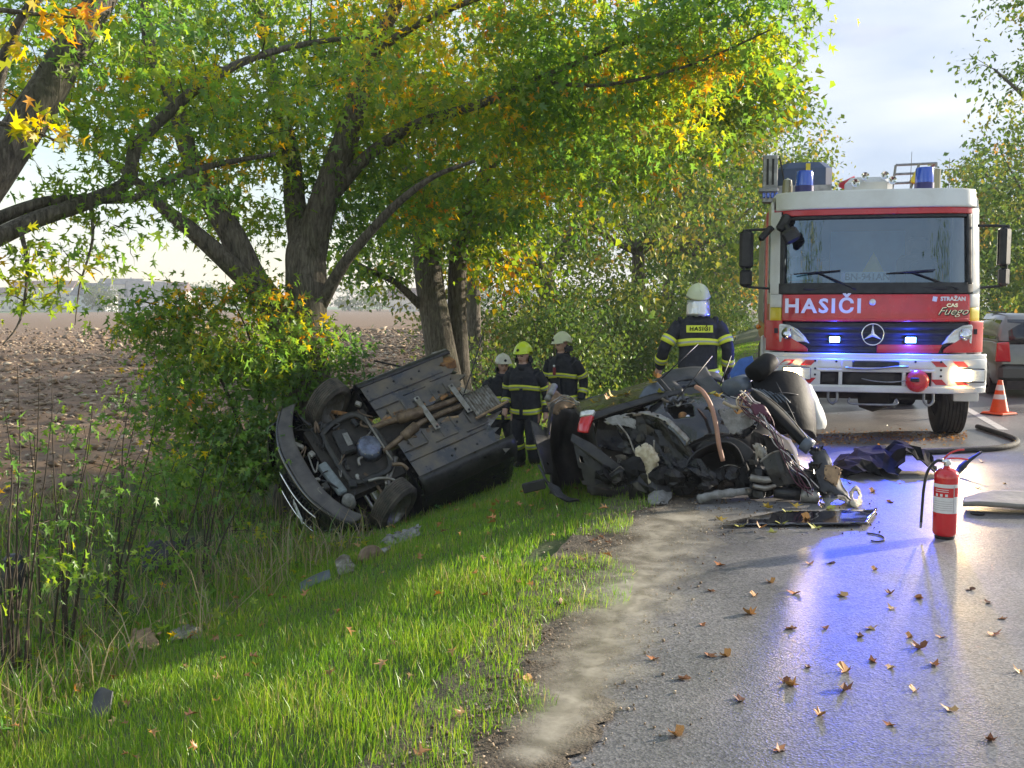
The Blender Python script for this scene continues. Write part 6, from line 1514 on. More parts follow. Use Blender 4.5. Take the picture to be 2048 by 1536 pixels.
    def lband(key, ts, w):
        path, rad = limbs[key]
        for tt in ts:
            pts = [blend(path, rad, tt + w * q) for q in (-.5, -.17, .17, .5)]
            b = MB().loft(limb_rings([p for p, r in pts], [r + .010 for p, r in pts], 18), cap=False).build('reflective_band', 'reflective_yellow', t, smooth=True, thick=.004)
            pts = [blend(path, rad, tt + w * q) for q in (-.14, 0, .14)]
            MB().loft(limb_rings([p for p, r in pts], [r + .0135 for p, r in pts], 18), cap=False).build('silver_strip', 'reflective_silver', b, smooth=True)
    for k in 'LR':
        lband('arm' + k, (.42, .80), .115); lband('leg' + k, (.66,), .085)
    # helmet
    hel = MB()
    def dome(u, v):
        a = 2 * math.pi * u; th = v * (1.50 + .42 * max(0, math.cos(a - math.pi)) * 0 + (.45 if True else 0) * max(0, -math.cos(a)))
        rx, ry, rz = .125, .150, .150
        x, y, z = math.sin(th) * math.sin(a), -math.sin(th) * math.cos(a), math.cos(th)
        p = V((x * rx, y * ry + .012, z * rz + .050))
        if v > .88: p.x *= 1.05; p.y *= 1.07 if y < 0 else 1.03
        return hc + Rh @ p
    hm_ = hel.grid(dome, 36, 14).build('helmet', helmet, t, smooth=True, thick=.012)
    cr_ = [hc + Rh @ V((0, -.150 * math.sin(a) + .012, .150 * math.cos(a) + .052)) for a in np.linspace(-1.3, 1.2, 14)]
    MB().tube(cr_, [.012] * 14, 8).build('helmet_crest', helmet, hm_, smooth=True)
    MB().grid(lambda u, v: hc + Rh @ V(((.128 + .012 * v) * math.sin(-1.25 + 2.5 * u), -(.158 + .02 * v) * math.cos(-1.25 + 2.5 * u) + .012, .072 - .03 * v)), 18, 3).build('helmet_brim', helmet, hm_, smooth=True, thick=.01)
    MB().lathe([(0, -.01), (.018, -.008), (.022, .004)], hc + Rh @ V((0, -.146, .10)), 'Y', 12).build('helmet_badge', 'black_print', hm_)
    for sx in (-1, 1):
        e = MB().lathe([(0, -.012), (.034, -.010), (.046, .0), (.0, .012)], hc + Rh @ V((sx * .118, .02, -.035)), 'X', 18); e.build('ear_guard', 'black_plastic', hm_, smooth=True)
        MB().tube(smoothpath([tuple(hc + Rh @ V((sx * .112, .02, -.06))), tuple(hc + Rh @ V((sx * .085, -.02, -.11))), tuple(hc + Rh @ V((sx * .03, -.055, -.135)))], 4), .007, 6).build('chin_strap', 'black_plastic', hm_, smooth=True)
    def neck(u, v):
        a = math.pi * (-.6 + 1.2 * u); r = .122 + .02 * v
        return hc + Rh @ V((r * math.sin(a) * (1 - .05 * v), .012 + (r + .02) * math.cos(a), (.01 if foil else -.03) - (.19 if foil else .07) * v + .006 * math.sin(u * 40)))
    MB().grid(neck, 26, 5).build('neck_guard', 'neck_foil' if foil else 'turnout_cloth', hm_, smooth=True, thick=.006)
    # collar
    cl = MB()
    cl.loft([[V((0, .012, z)) + sh(z) + V((r * math.cos(a), r * 1.02 * math.sin(a), .02 * math.sin(a))) for a in np.linspace(0, 2 * math.pi, 25)[:-1]] for z, r in ((1.47, .12), (1.52, .105), (1.565, .10))], cap=False)
    cl.build('collar', 'turnout_cloth', t, smooth=True, thick=.012)
    if back_text:
        zc = 1.35; yb = .01 + .152 + .012
        pp = MB().grid(lambda u, v: V((-.15 + .30 * u, .172 - .018 * (2 * u - 1) ** 2 - .02 * v, zc - .04 + .08 * v)) + sh(zc), 10, 2).build('back_panel', 'reflective_yellow', t, thick=.004)
        text_mesh('lettering', 'HASIČI', .066, 'black_print', pp, tuple(V((0, .171, zc + .0)) + sh(zc)), (math.radians(90 + 12), 0, math.pi), bold=.0012, extrude=.003, sx=1.0, space=1.2)
    if radio:
        r_ = MB().box(V((-.06, -.165, 1.27)) + sh(1.27), (.045, .03, .12), bev=.008).build('chest_pocket_tab', mat('radio_red', (0.25, 0.03, 0.04), .5), t)
        MB().lathe([(0, -.012), (.018, -.01), (.02, 0)], V((-.055, -.172, 1.35)) + sh(1.35), 'Y', 12).build('chest_badge', 'lens_clear', t, smooth=True)
    # trouser pocket flaps and jacket closure
    MB().box(V((0, -.158, 1.08)) + sh(1.08), (.055, .012, .56), bev=.004).build('jacket_closure', 'turnout_cloth', t)
    return t
def stand(u, vtop, D, h):
    p = P(u, vtop, D); z = float(gz(p.x, p.y)); return (p.x, p.y, z + .0), (p.z - z) / h
HT = 1.665 + .20
lc_, sc_ = stand(1003, 707, 14.3, HT)
firefighter('firefighter in dirty white helmet, leftmost of the three beside the overturned car', lc_, .10, sc_, MATS['helmet_white'],
            dict(elbowL=(-.33, .04, 1.12), wristL=(-.36, -.06, .86), elbowR=(.31, .05, 1.12), wristR=(.30, -.05, .86), kneeL=(-.13, -.06, .50), ankleL=(-.20, .06, .09), kneeR=(.14, -.10, .50), ankleR=(.24, -.02, .09), lean=(.02, -.03), head=.15, nod=.03, bands=(1.10, .82)))
lc_, sc_ = stand(1052, 684, 13.5, HT)
firefighter('firefighter in bright lime helmet, middle of the three beside the overturned car', lc_, -.40, sc_, MATS['helmet_lime'],
            dict(elbowL=(-.30, .02, 1.13), wristL=(-.28, -.12, .88), elbowR=(.30, .07, 1.13), wristR=(.33, -.04, .84), kneeL=(-.12, -.05, .50), ankleL=(-.12, .10, .09), kneeR=(.13, -.10, .50), ankleR=(.16, -.04, .09), lean=(-.02, -.04), head=-.15, nod=.10))
lc_, sc_ = stand(1128, 664, 14.1, HT)
firefighter('tall firefighter in pale helmet looking down left, rightmost of the three', lc_, -.55, sc_, MATS['helmet_pale'],
            dict(elbowL=(-.30, -.02, 1.13), wristL=(-.24, -.16, .90), elbowR=(.30, .08, 1.13), wristR=(.31, -.02, .84), kneeL=(-.12, -.03, .50), ankleL=(-.13, .03, .09), kneeR=(.12, -.03, .50), ankleR=(.14, .02, .09), lean=(.0, -.05), head=-.55, nod=.14), gloves=(True, True), radio=True, foil=False)
lc_, sc_ = stand(1398, 567, 11.3, HT)
firefighter('firefighter seen from behind with silver neck guard and yellow back panel', lc_, math.pi - .05, sc_, MATS['helmet_pale'],
            dict(elbowR=(.38, .02, 1.14), wristR=(.42, -.16, .90), elbowL=(-.33, .06, 1.13), wristL=(-.34, -.05, .86), kneeL=(-.12, -.04, .50), ankleL=(-.15, .03, .09), kneeR=(.12, -.04, .50), ankleR=(.16, .03, .09), lean=(.0, -.05), head=.05, nod=.05), back_text=True, gloves=(True, False), foil=True)
# ------------------------------------------------------------------ estate car
mat('car_grey', (0.19, 0.205, 0.18), 0.3, metal=.2, coat=.7, var=.08, vscale=5)
ex, ey = 8.42, 17.2
EST = thing('estate_car', 'grey green estate car driving away at the right edge', 'car', (ex + .80, ey, 0), -math.atan2(RD.x, RD.y))
def ring_x(y, hw, z0, z1, hw2, n=10):
    pts = []
    prof = [(hw * .93, z0), (hw, z0 + .12), (hw, z0 + (z1 - z0) * .55), (hw2 * 1.0, z1)]
    R_ = [V3 for V3 in [(x, y, z) for x, z in prof]]
    L_ = [(-x, y, z) for x, z in reversed(prof)]
    return R_ + L_
low = [ring_x(*a) for a in ((-.02, .72, .36, .78, .70), (.05, .80, .24, .92, .77), (.5, .825, .20, .96, .80), (1.2, .825, .20, .95, .80), (2.4, .825, .20, .93, .80), (3.1, .82, .20, .90, .78), (3.8, .78, .22, .80, .72), (4.15, .62, .30, .66, .58))]
MB().loft([[Vector(p) for p in r] for r in low]).build('body', 'car_grey', EST, smooth=True, bevel=.02)
gh = [ring_x(*a) for a in ((.10, .77, .86, .97, .74), (.22, .76, .86, 1.28, .66), (.42, .76, .86, 1.42, .60), (1.2, .76, .86, 1.46, .60), (2.2, .76, .86, 1.44, .60), (2.6, .75, .86, 1.28, .62), (3.1, .74, .84, .95, .70))]
g_ = MB().loft([[Vector(p) for p in r] for r in gh]).build('cabin', 'car_grey', EST, smooth=True)
MB().grid(lambda u, v: (-.60 + 1.20 * u, .085 + .19 * v + .03 * (2 * u - 1) ** 2 - .025, .99 + .36 * v), 8, 4).build('rear_window', mat('dark_glass', (.012, .016, .022), .06, coat=.6), EST, smooth=True, thick=.01)
for sx in (-1, 1):
    for y0, y1 in ((.32, .95), (1.02, 1.75), (1.82, 2.5)):
        MB().prism([(y0, 1.0), (y1, .99), (y1 - .04 if y1 < 2 else y1 - .25, 1.34), (y0 + (.08 if y0 < .5 else 0), 1.34)], lambda y, z: (sx * (.782 - .30 * (z - .98)), y, z), lambda y, z: (sx * (.768 - .30 * (z - .98)), y, z)).build('side_window', 'dark_glass', EST)
    tl = MB().prism([(.58, .62), (.82, .62), (.80, .95), (.62, .97)], lambda x, z: (sx * x, -.07 + .05 * max(0, (x - .6) / .2) ** 2, z), lambda x, z: (sx * x, .08, z)).build('tail_lamp', 'tail_lamp', EST, bevel=.02)
    for yy in (.72, 3.22):
        w_ = MB().lathe(tyre_prof(.30, .19, .19), (sx * .735, yy, .30), 'X', 32, cap=False).build('wheel', 'rubber', EST, angle=30)
        MB().lathe([(.19, -.07 * sx), (.17, .05 * sx), (.0, .07 * sx)], (sx * .735, yy, .30), 'X', 20, cap=False).build('rim', 'grey_metal', w_, smooth=True)
    MB().box((sx * .93, 2.42, 1.0), (.16, .12, .12), bev=.04).build('wing_mirror', 'car_grey', EST)
    for yy in (1.2, 2.0):
        MB().box((sx * .835, yy, .82), (.02, .18, .03), bev=.008).build('door_handle', 'car_grey', EST)
    MB().tube([(sx * .60, .45, 1.47), (sx * .60, 2.0, 1.48)], .014, 6).build('roof_rail', 'black_plastic', EST)
MB().box((0, -.03, .43), (1.56, .16, .30), bev=.07).build('rear_bumper', mat('bumper_grey', (0.085, 0.095, 0.085), .5), EST)
MB().box((0, -.04, .72), (.52, .02, .11), bev=.005).build('number_plate', 'white_sign', EST)
MB().box((0, .0, .22), (1.3, .3, .14)).build('underbody', 'underbody', EST)

# ------------------------------------------------------------------ traffic cone, extinguisher, hose
mat('cone_orange', (0.80, 0.10, 0.015), 0.45, var=.1, vscale=10)
mat('cone_white', (0.75, 0.73, 0.70), 0.4)
cp = G(1998, 829)
CN = thing('traffic_cone', 'orange traffic cone with white bands on the centre line', 'cone', (cp.x, cp.y, 0), .5)
cb = MB().box((0, 0, .02), (.36, .36, .04), bev=.015).build('base', 'cone_orange', CN)
MB().box((0, 0, .008), (.365, .365, .014), bev=.004).build('base_rim', 'black_plastic', CN)
MB().lathe([(.135, .038), (.125, .06), (.032, .50), (.03, .505), (.0, .505)], (0, 0, 0), 'Z', 28).build('cone', 'cone_orange', CN, smooth=True)
for z0, z1 in ((.23, .30), (.36, .44)):
    r = lambda z: .125 - (.093) * (z - .06) / .44 + .0025
    MB().lathe([(r(z0), z0), (r(z1), z1)], (0, 0, 0), 'Z', 28, cap=False).build('white_band', 'cone_white', CN, smooth=True)

mat('ext_red', (0.62, 0.012, 0.018), 0.22, coat=.9, var=.05, vscale=6)
mat('ext_label', (0.74, 0.72, 0.72), 0.45, var=.05, vscale=20)
xp = G(1889, 1076)
EX = thing('fire_extinguisher', 'red fire extinguisher with white label standing on the wet road', 'fire extinguisher', (xp.x, xp.y, 0), -.42)
MB().lathe([(.0, .0), (.062, .0), (.066, .012), (.066, .03)], (0, 0, 0), 'Z', 36).build('foot_ring', 'black_plastic', EX, angle=40)
cyl = MB().lathe([(.068, .022), (.078, .034), (.081, .05), (.081, .42), (.079, .445), (.068, .468), (.045, .482), (.022, .488), (.02, .50), (0, .50)], (0, 0, 0), 'Z', 48).build('cylinder', 'ext_red', EX, smooth=True)
def lab(name, a0, a1, z0, z1, m, r=.0822):
    return MB().grid(lambda u, v: (r * math.sin(a0 + (a1 - a0) * u), -r * math.cos(a0 + (a1 - a0) * u), z0 + (z1 - z0) * v), 20, 1).build(name, m, cyl, smooth=True)
lab('label_white', -1.35, 1.35, .185, .385, 'ext_label')
lab('label_red_field', -1.2, .62, .31, .36, 'ext_red', .0828); lab('label_red_field', .70, 1.3, .30, .362, 'ext_red', .0828); lab('label_red_field', -1.2, .62, .295, .312, 'ext_red', .0828)
mat('label_line', (.35, .3, .3), .6)
for z in (.205, .22, .235, .25, .265): lab('label_line', -1.1, .55, z, z + .0025, 'label_line', .0828)
for z in (.345, .332): lab('label_line', -.9, .2, z, z + .004, 'ext_label', .0832)
for a in (-.75, -.35, .05): lab('label_pictogram', a - .1, a + .1, .300, .318, 'ext_label', .0834)
lab('label_divider', .63, .66, .19, .38, 'label_line', .0830)
vl = MB().lathe([(.02, .495), (.022, .51), (.018, .53), (.02, .55), (0, .552)], (0, 0, 0), 'Z', 18).build('valve', 'chrome', EX, smooth=True)
MB().tube([(-.03, 0, .535), (.0, 0, .53)], .014, 10).build('valve_outlet', 'chrome', vl)
MB().tube(smoothpath([(-.015, 0, .545), (.02, 0, .555), (.07, -.01, .56), (.13, -.015, .556)], 4), .009, 8, flat=.7).build('carry_handle', 'ext_red', EX, smooth=True)
MB().tube(smoothpath([(-.02, 0, .55), (.01, 0, .585), (.06, -.01, .615), (.105, -.012, .622)], 4), .010, 8, flat=.7).build('squeeze_lever', 'ext_red', EX, smooth=True)
MB().tube(smoothpath([(-.03, 0, .535), (-.07, -.005, .53), (-.12, -.01, .46), (-.142, -.012, .33), (-.150, -.015, .16), (-.152, -.015, .10)], 6), .010, 10).build('discharge_hose', 'black_plastic', EX, smooth=True)
MB().tube([(-.152, -.015, .10), (-.154, -.015, .06)], [.011, .008], 10).build('nozzle', 'grey_metal', EX)
MB().lathe([(0, -.008), (.016, -.006), (.018, .004)], (.012, -.024, .525), 'Y', 14).build('pressure_gauge', 'ext_label', vl)

hp = [(1780, 903), (1850, 903), (1920, 900), (1990, 896), (2025, 890), (2034, 882), (2020, 874), (1990, 864), (1955, 853)]
hs_ = MB().tube(smoothpath([tuple(G(u, v, .034)) for u, v in hp], 6), .032, 12)
tag(hs_.build('fire_hose', 'rubber', None, smooth=True), 'thick black hose bent in a loop beside the engine wheel', 'hose')

# ------------------------------------------------------------------ scattered wreckage
def debris(name, label, rows, m, cat='debris', group=None, **kw):
    pts = [P(*p) for r in rows for p in r]
    c = sum(pts, Vector()) / len(pts)
    t = thing(name, label, cat, (c.x, c.y, float(gz(c.x, c.y))), group=group)
    patch('sheet', rows, m, t, **kw)
    return t
def gd(u, v, h=0.0):
    """Pixel on the terrain, lifted by h metres -> (u, v, depth)."""
    p = on_ground(u, v); p.z += h
    d = p - Vector((0, 0, CAMZ)); c, s = math.cos(PITCH), math.sin(PITCH)
    dep = d.y * c - d.z * s; upc = d.y * s + d.z * c
    return (1024 + F * d.x / dep, 768 - F * upc / dep, dep)
debris('crumpled_panel', 'crumpled grey black plastic sheet on the road right of the wreck', [[gd(1672, 925, .02), gd(1700, 922, .10), gd(1760, 920, .13), gd(1790, 925, .10)], [gd(1672, 945, .04), gd(1705, 945, .15), gd(1760, 942, .17), gd(1800, 945, .10)], [gd(1690, 958, .01), gd(1725, 960, .06), gd(1770, 960, .04), gd(1800, 960, .02)]], mat('scrap_black', (.009, .009, .010), .9, spec=.05, vscale=8, col2=(.022, .022, .023)), amp=.05, fr=6, thick=.006, seed=61, crease=.05, rag=.08, nu=10, nv=6, smooth=False)
debris('torn_arch_liner', 'torn black wheel arch liner lying behind the extinguisher hose', [[gd(1765, 935, .05), gd(1790, 930, .24), gd(1840, 935, .16), gd(1872, 945, .08)], [gd(1790, 955, .02), gd(1812, 950, .22), gd(1848, 952, .14), gd(1885, 958, .02)]], 'scrap_black', amp=.05, fr=7, thick=.01, seed=62, rag=.1, crease=.04, nu=9, nv=5, smooth=False)
st_ = thing('bent_strip', 'bent black strip sticking up behind the extinguisher', 'debris', G(1915, 955))
MB().tube(smoothpath([tuple(P(*gd(1880, 958, .02))), tuple(P(*gd(1912, 952, .03))), tuple(P(*gd(1932, 950, .12))), tuple(P(*gd(1962, 950, .22)))], 5), [.05, .05, .05, .045, .04, .05, .04, .04, .05, .04, .035, .03, .025, .02, .018, .015], 8, flat=.3).build('strip', 'black_plastic', st_, world=True, smooth=True)
debris('fallen_window', 'flat dark glossy pane lying on the road mirroring blue light', [[gd(1560, 1030, .02), gd(1640, 1030, .025), gd(1755, 1028, .03)], [gd(1430, 1056, .02), gd(1560, 1057, .02), gd(1735, 1056, .03)]], mat('gloss_black', (.012, .012, .02), .06, coat=1.0, rvar=.03, vscale=5), amp=.004, thick=.012, seed=63, rag=.03, cat='glass pane')
tb = debris('torn_trim_panel', 'long grey beige trim panel lying at the right edge', [[gd(1928, 1012, .05), gd(1990, 1008, .09), gd(2120, 1012, .09)], [gd(1926, 1024, .05), gd(1990, 1030, .07), gd(2130, 1034, .05)]], mat('trim_beige', (.24, .23, .20), .75, var=.15, vscale=14), amp=.008, thick=.035, seed=64)
MB().lathe([(0, 0), (.05, .0), (.055, .008), (0, .012)], P(*gd(1955, 1030, .004)), 'Z', 14).build('trim_clip', 'black_plastic', tb, world=True)
hk_ = thing('wire_hook', 'small dark bent wire hook on the road left of the extinguisher', 'wire', G(1750, 1072))
MB().tube(smoothpath([tuple(G(u, v, .006)) for u, v in ((1733, 1066), (1750, 1068), (1766, 1073), (1768, 1080), (1755, 1083), (1742, 1081))], 5), .005, 6).build('hook', 'black_print', hk_, world=True, smooth=True)
debris('white_scrap', 'crumpled white grey scrap at the right foot of the wreck', [[gd(1640, 1002, .03), gd(1665, 996, .10), gd(1692, 1000, .05)], [gd(1652, 1018, .01), gd(1676, 1014, .06), gd(1705, 1014, .01)]], 'torn_grey', amp=.03, fr=9, thick=.008, seed=65, rag=.08)
debris('cream_ring_scrap', 'cream torn ring piece beside the white scrap', [[gd(1700, 1000, .07), gd(1712, 996, .10), gd(1722, 1002, .06)], [gd(1700, 1016, .02), gd(1712, 1018, .02), gd(1724, 1014, .02)]], 'foam', amp=.012, fr=12, thick=.012, seed=66, hole=lambda u, v: (u - .5) ** 2 + (v - .45) ** 2 < .05)
debris('pale_lump', 'pale torn lump under the front corner of the wreck', [[gd(1296, 990, .10), gd(1315, 980, .16), gd(1338, 985, .12)], [gd(1294, 1005, .04), gd(1318, 1003, .08), gd(1340, 1000, .05)], [gd(1300, 1014, .0), gd(1320, 1016, .01), gd(1334, 1010, .0)]], 'torn_grey', amp=.03, fr=9, thick=.02, seed=67, rag=.06)
debris('grass_panel', 'grey black plastic corner piece upright in the near grass', [[gd(190, 1428, .11), gd(206, 1420, .13), gd(226, 1425, .12)], [gd(182, 1440, .01), gd(198, 1444, .0), gd(216, 1440, .01)]], 'grey_trim', amp=.006, thick=.012, seed=68)
debris('car_wing_scrap', 'bent black body panel in the ditch behind the saplings', [[gd(282, 1140, .18), gd(315, 1125, .24), gd(345, 1122, .2), gd(392, 1100, .16)], [gd(284, 1155, .03), gd(315, 1150, .05), gd(345, 1140, .06), gd(380, 1122, .04)]], 'grey_trim', amp=.03, fr=5, thick=.01, seed=69, rag=.08, crease=.03)
debris('ditch_fragment', 'beige grey broken fragment low on the slope near the saplings', [[gd(262, 1290, .06), gd(285, 1280, .10), gd(318, 1285, .05)], [gd(240, 1312, .01), gd(280, 1306, .03), gd(316, 1300, .01)]], 'tan_card', amp=.04, fr=8, smooth=False, nu=7, nv=5, thick=.012, seed=70, rag=.08)
debris('shiny_fragment', 'small shiny broken lamp fragment beside the beige fragment', [[gd(342, 1275, .05), gd(370, 1268, .07), gd(400, 1270, .04)], [gd(340, 1288, .01), gd(372, 1284, .02), gd(402, 1280, .01)]], 'bare_steel', amp=.02, fr=10, thick=.008, seed=71, rag=.1)
hb = on_ground(745, 1120)
HB = thing('wheel_hub', 'grey brown round hub lying in the grass below the overturned car', 'car part', tuple(hb), .4)
MB().lathe([(.0, .12), (.05, .13), (.10, .10), (.115, .05), (.11, .0), (.05, -.02), (0, -.02)], (0, 0, 0), 'Y', 22).build('hub', 'rusty_pipe', HB, smooth=True)
MB().tube([(.08, .05, .03), (.17, .05, .06)], [.045, .03], 10).build('shaft_stub', 'bare_steel', HB, smooth=True)
debris('slope_fragment', 'small grey torn fragment left of the round hub', [[gd(672, 1140, .07), gd(690, 1132, .10), gd(706, 1138, .05)], [gd(672, 1150, .01), gd(690, 1150, .02), gd(710, 1146, .01)]], 'bare_steel', amp=.03, nu=6, nv=5, smooth=False, fr=9, thick=.012, seed=72)
debris('slope_strip', 'narrow dark blue strip half buried in the slope grass', [[gd(600, 1180, .05), gd(630, 1165, .06), gd(660, 1155, .06)], [gd(602, 1188, .01), gd(632, 1174, .02), gd(664, 1163, .02)]], 'leather_grey', amp=.01, thick=.012, seed=73)
debris('white_shreds', 'whitish torn shreds in the grass under the overturned car', [[gd(770, 1090, .04), gd(800, 1075, .06), gd(840, 1062, .05)], [gd(775, 1100, .01), gd(805, 1088, .01), gd(842, 1074, .01)]], 'torn_grey', amp=.05, fr=14, smooth=False, thick=.006, seed=74, rag=.16)
for k, (u, v, lb_) in enumerate(((30, 1200, 'black round car part behind the left edge stems'),)):
    q = on_ground(u, v); t_ = thing('black_part', lb_, 'car part', tuple(q))
    MB().lathe([(0, 0), (.10, 0), (.12, .08), (.09, .30), (.07, .34), (0, .34)], (0, 0, 0), 'Z', 18).build('casing', 'black_plastic', t_, smooth=True)
    MB().lathe([(.07, .33), (.085, .36), (.05, .40), (0, .40)], (0, 0, 0), 'Z', 18).build('collar', 'grey_trim', t_, smooth=True)

# ------------------------------------------------------------------ spill along the road edge
def spill_mat():
    m = bpy.data.materials.new('spill'); m.use_nodes = True; MATS['spill'] = m
    n, l = m.node_tree.nodes, m.node_tree.links; b = n['Principled BSDF']
    tc = n.new('ShaderNodeTexCoord'); nz = n.new('ShaderNodeTexNoise'); nz.inputs['Scale'].default_value = 5; nz.inputs['Detail'].default_value = 8; nz.inputs['Distortion'].default_value = .8
    l.new(tc.outputs['Object'], nz.inputs['Vector'])
    rp = n.new('ShaderNodeValToRGB'); rp.color_ramp.elements[0].position = .35; rp.color_ramp.elements[1].position = .62
    rp.color_ramp.elements[0].color = (.30, .27, .21, 1); rp.color_ramp.elements[1].color = (.64, .58, .47, 1)
    l.new(nz.outputs['Fac'], rp.inputs['Fac']); l.new(rp.outputs['Color'], b.inputs['Base Color'])
    b.inputs['Roughness'].default_value = .22
    at = n.new('ShaderNodeAttribute'); at.attribute_name = 'tone'
    n2 = n.new('ShaderNodeTexNoise'); n2.inputs['Scale'].default_value = 3.6; n2.inputs['Detail'].default_value = 12; n2.inputs['Roughness'].default_value = .82; l.new(tc.outputs['Object'], n2.inputs['Vector'])
    ad = n.new('ShaderNodeMath'); ad.operation = 'ADD'; l.new(at.outputs['Fac'], ad.inputs[0]); l.new(n2.outputs['Fac'], ad.inputs[1])
    mr = n.new('ShaderNodeMapRange'); mr.inputs['From Min'].default_value = .62; mr.inputs['From Max'].default_value = 1.12; mr.inputs['To Max'].default_value = .8; l.new(ad.outputs[0], mr.inputs['Value'])
    l.new(mr.outputs['Result'], b.inputs['Alpha'])
spill_mat()
cl_ = [(1395, 1012, 95), (1352, 1050, 90), (1322, 1090, 80), (1300, 1130, 85), (1270, 1170, 85), (1248, 1215, 90), (1222, 1262, 85), (1205, 1310, 80), (1180, 1360, 78), (1150, 1410, 75), (1118, 1460, 70), (1090, 1510, 60), (1060, 1560, 50)]
cs = smoothpath([np.array(a, float) for a in cl_], 8)
V_, T_ = [], []
W = 14
for i, (u, v, w) in enumerate(cs):
    for j in range(W + 1):
        f_ = -1 + 2 * j / W; p = G(u + f_ * w * 1.8, v)
        V_.append((p.x, p.y, .030 + max(0.0, float(gz(p.x, p.y)))))
        e = (1 - abs(f_)) ** .9 - .2 * math.sin(i * .55 + f_ * 2) * abs(f_); T_.append(max(0, e) * .56 * min(1, i / 6, (len(cs) - i) / 8))
n_ = len(cs); i_, j_ = np.meshgrid(np.arange(W), np.arange(n_ - 1)); a_ = (j_ * (W + 1) + i_).ravel()
tag(np_mesh('puddle', np.array(V_), np.stack([a_, a_ + W + 1, a_ + W + 2, a_ + 1], -1), 'spill', tone=np.array(T_), smooth=True), kind='structure')

# ------------------------------------------------------------------ single leaves on the road and wreck
WIDE = np.array([(0, .40), (0, 0), (.20, .04), (.44, .20), (.24, .34), (.50, .68), (.20, .64), (0, 1.0), (-.20, .64), (-.50, .68), (-.24, .34), (-.44, .20), (-.20, .04)])
def curled(seed):
    rr = random.Random(seed); tv = np.zeros((13, 3)); tv[:, :2] = WIDE
    tv[:, :2] += np.array([[rr.uniform(-.07, .07), rr.uniform(-.07, .07)] for _ in tv])
    tv[:, 1] -= .45; tv[:, 0] *= rr.uniform(.6, 1.05)
    a = rr.uniform(0, 3.14); w_ = tv[:, 0] * math.cos(a) + tv[:, 1] * math.sin(a)
    tv[:, 2] = rr.uniform(.5, 1.6) * w_ ** 2 + rr.uniform(.1, .5) * (tv[:, 0] ** 2 + tv[:, 1] ** 2) + np.array([rr.uniform(0, .10) for _ in tv])
    tv[0, 2] = 0; tv[:, 2] -= tv[:, 2].min(); return tv
leaf_meshes = []
for k in range(8):
    me = bpy.data.meshes.new('fallen_leaf'); me.from_pydata([tuple(p) for p in curled(k)], [], MAPLE_F)
    c = [(0.66, 0.32, 0.09), (0.56, 0.21, 0.06), (0.68, 0.42, 0.17), (0.30, 0.11, 0.045), (0.70, 0.48, 0.07), (0.46, 0.20, 0.08), (0.52, 0.50, 0.09), (0.20, 0.085, 0.05)][k]
    me.materials.append(mat('leaf_colour_%d' % k, c, .6, vscale=30, col2=tuple(q * .55 for q in c))); leaf_meshes.append(me)
ROADLEAF = 'fallen leaves on the road'
spots = [(1510, 1192), (1588, 1187), (1685, 1192), (1780, 1187), (1500, 1228), (1580, 1258), (1650, 1257), (1720, 1272), (1820, 1275), (1882, 1275), (1742, 1258), (1838, 1296), (1450, 1312), (1420, 1312), (1308, 1318), (1616, 1334), (1692, 1344), (1745, 1322), (1782, 1336), (1568, 1364), (1584, 1371), (1365, 1358), (1620, 1128), (1660, 1127), (1540, 1165), (1838, 1197), (1783, 1217), (1690, 1380), (1830, 1382), (2005, 1238), (1990, 1270), (1975, 1205), (2040, 1345), (1955, 977), (2010, 968), (1130, 1210), (1062, 1370), (1420, 1182), (1405, 1250), (1480, 1400), (1640, 1430), (1780, 1450), (1900, 1420), (1980, 1480), (1350, 1470), (1560, 1500), (1870, 1330), (1940, 1180), (1750, 1140), (1440, 1130), (1840, 880), (1700, 968), (1745, 985), (1800, 968), (1690, 985), (1900, 1000), (1965, 925), (1780, 1005)]
for k, (u, v) in enumerate(spots):
    p = G(u, v); o = bpy.data.objects.new('fallen_leaf', leaf_meshes[[0, 1, 2, 3, 0, 5, 1, 7][k % 8]]); COL.objects.link(o)
    rr = random.Random(500 + k); o.location = (p.x, p.y, -.002); o.rotation_euler = (rr.uniform(-.08, .08), rr.uniform(-.08, .08), rr.uniform(0, 6.28)); s_ = rr.uniform(.045, .092); o.scale = (s_, s_, s_)
    tag(o, ['orange', 'rusty', 'tan', 'dark brown', 'orange', 'brown', 'rusty', 'blackish'][k % 8] + ' curled maple leaf lying on the wet road', 'leaf', ROADLEAF)
for k, (u, v) in enumerate([(1535, 1021), (1573, 1030), (1562, 1054), (1612, 1046), (1440, 1046), (1662, 1024), (1480, 1060), (1520, 1062), (1590, 1018), (1630, 1062), (1545, 1072)]):
    p = G(u, v); o = bpy.data.objects.new('yellow_leaf', leaf_meshes[[4, 6, 6, 0][k % 4]]); COL.objects.link(o)
    rr = random.Random(600 + k); o.location = (p.x, p.y, .02); o.rotation_euler = (rr.uniform(-.3, .3), rr.uniform(-.3, .3), rr.uniform(0, 6.28)); s_ = rr.uniform(.08, .11); o.scale = (s_, s_, s_)
    tag(o, 'yellow green maple leaf on the road in front of the wreck', 'leaf', 'leaves in front of the wreck')
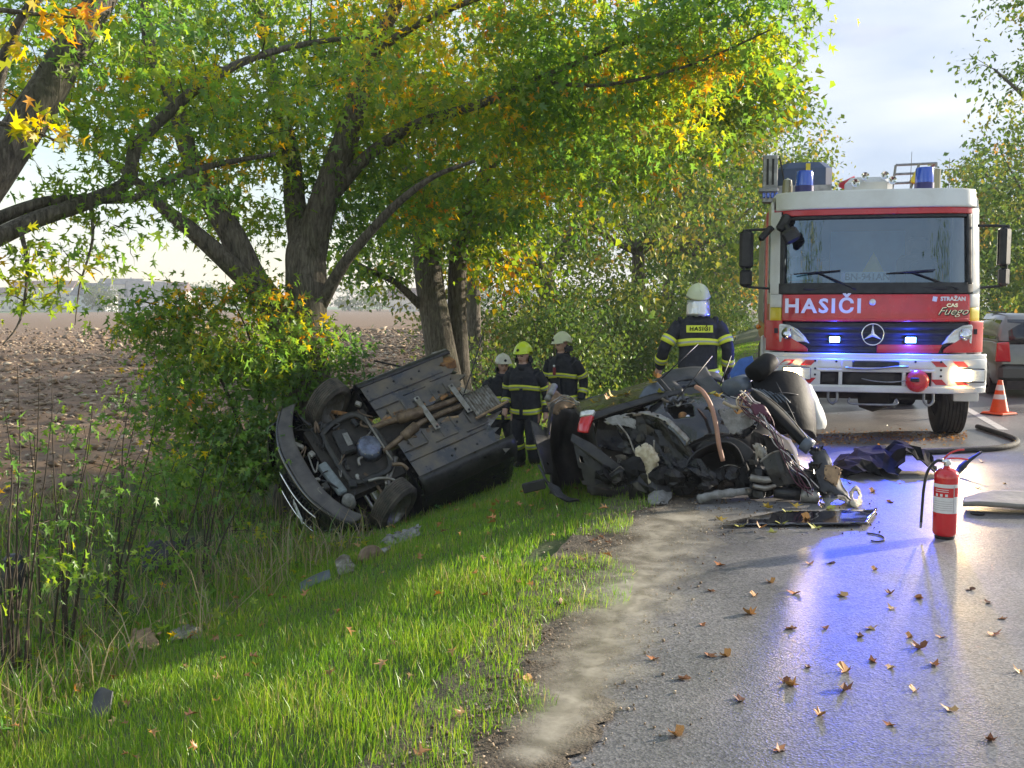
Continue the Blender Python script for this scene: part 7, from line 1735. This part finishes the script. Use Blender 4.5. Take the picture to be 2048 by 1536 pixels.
for k, (u, v, d) in enumerate([(1190, 811, 8.9), (1215, 803, 8.95), (1222, 797, 9.1), (1242, 797, 9.0), (1258, 792, 9.1), (1310, 758, 8.9), (1302, 770, 8.75), (1422, 794, 8.40), (1434, 798, 8.36), (1472, 832, 8.24), (1206, 806, 9.3), (1320, 790, 8.6)]):
    p = P(u, v, d); o = bpy.data.objects.new('leaf_on_wreck', leaf_meshes[[4, 0, 4, 6][k % 4]]); COL.objects.link(o)
    rr = random.Random(700 + k); o.location = p + Vector((0, 0, .02)); o.rotation_euler = (rr.uniform(-.2, .7), rr.uniform(-.4, .4), rr.uniform(0, 6.28)); s_ = rr.uniform(.08, .11); o.scale = (s_, s_, s_)
    tag(o, 'yellow maple leaf caught on top of the crushed rear half', 'leaf', 'leaves on the wreck')
# litter of small leaves and grit under the engine, orange for the glow there
n = 1500
pu = rng.uniform(1560, 1935, n); pv = 876 + rng.normal(0, 7, n) + (1750 - pu) * .02
pp_ = np.array([tuple(G(a, b)) for a, b in zip(pu, pv)]); pp_[:, 2] = .006
tag(scatter('leaf_litter', LEAF2, LEAF2_F, pp_, rot_batch(n, .5), rng.uniform(.012, .045, n), 'dead_leaf', rng.uniform(.3, 1, n)), 'band of small leaf litter on the road under the engine front', 'leaf litter', kind='stuff')
n = 500
pu = rng.uniform(1300, 1760, n); pv = rng.uniform(985, 1070, n)
pp_ = np.array([tuple(G(a, b)) for a, b in zip(pu, pv)]); pp_[:, 2] = .006
tag(scatter('shattered_bits', OCT, OCT_F, pp_, rot_batch(n, .6), rng.gamma(2, .0022, n) + .0015, 'clod', rng.uniform(0, .5, n) ** 2), 'tiny dark crash fragments strewn in front of the wreck', 'debris', kind='stuff')
# ------------------------------------------------------------------ haze over the field
hz = bpy.data.materials.new('haze'); hz.use_nodes = True; MATS['haze'] = hz
_n, _l = hz.node_tree.nodes, hz.node_tree.links; _n.clear()
_o = _n.new('ShaderNodeOutputMaterial'); _v = _n.new('ShaderNodeVolumePrincipled')
_v.inputs['Color'].default_value = (.86, .90, .97, 1); _v.inputs['Density'].default_value = .0006; _v.inputs['Anisotropy'].default_value = .0
_l.new(_v.outputs[0], _o.inputs['Volume'])
tag(MB().box((0, 290, 8.0), (3400, 1200, 24.0)).build('haze', hz), kind='stuff')
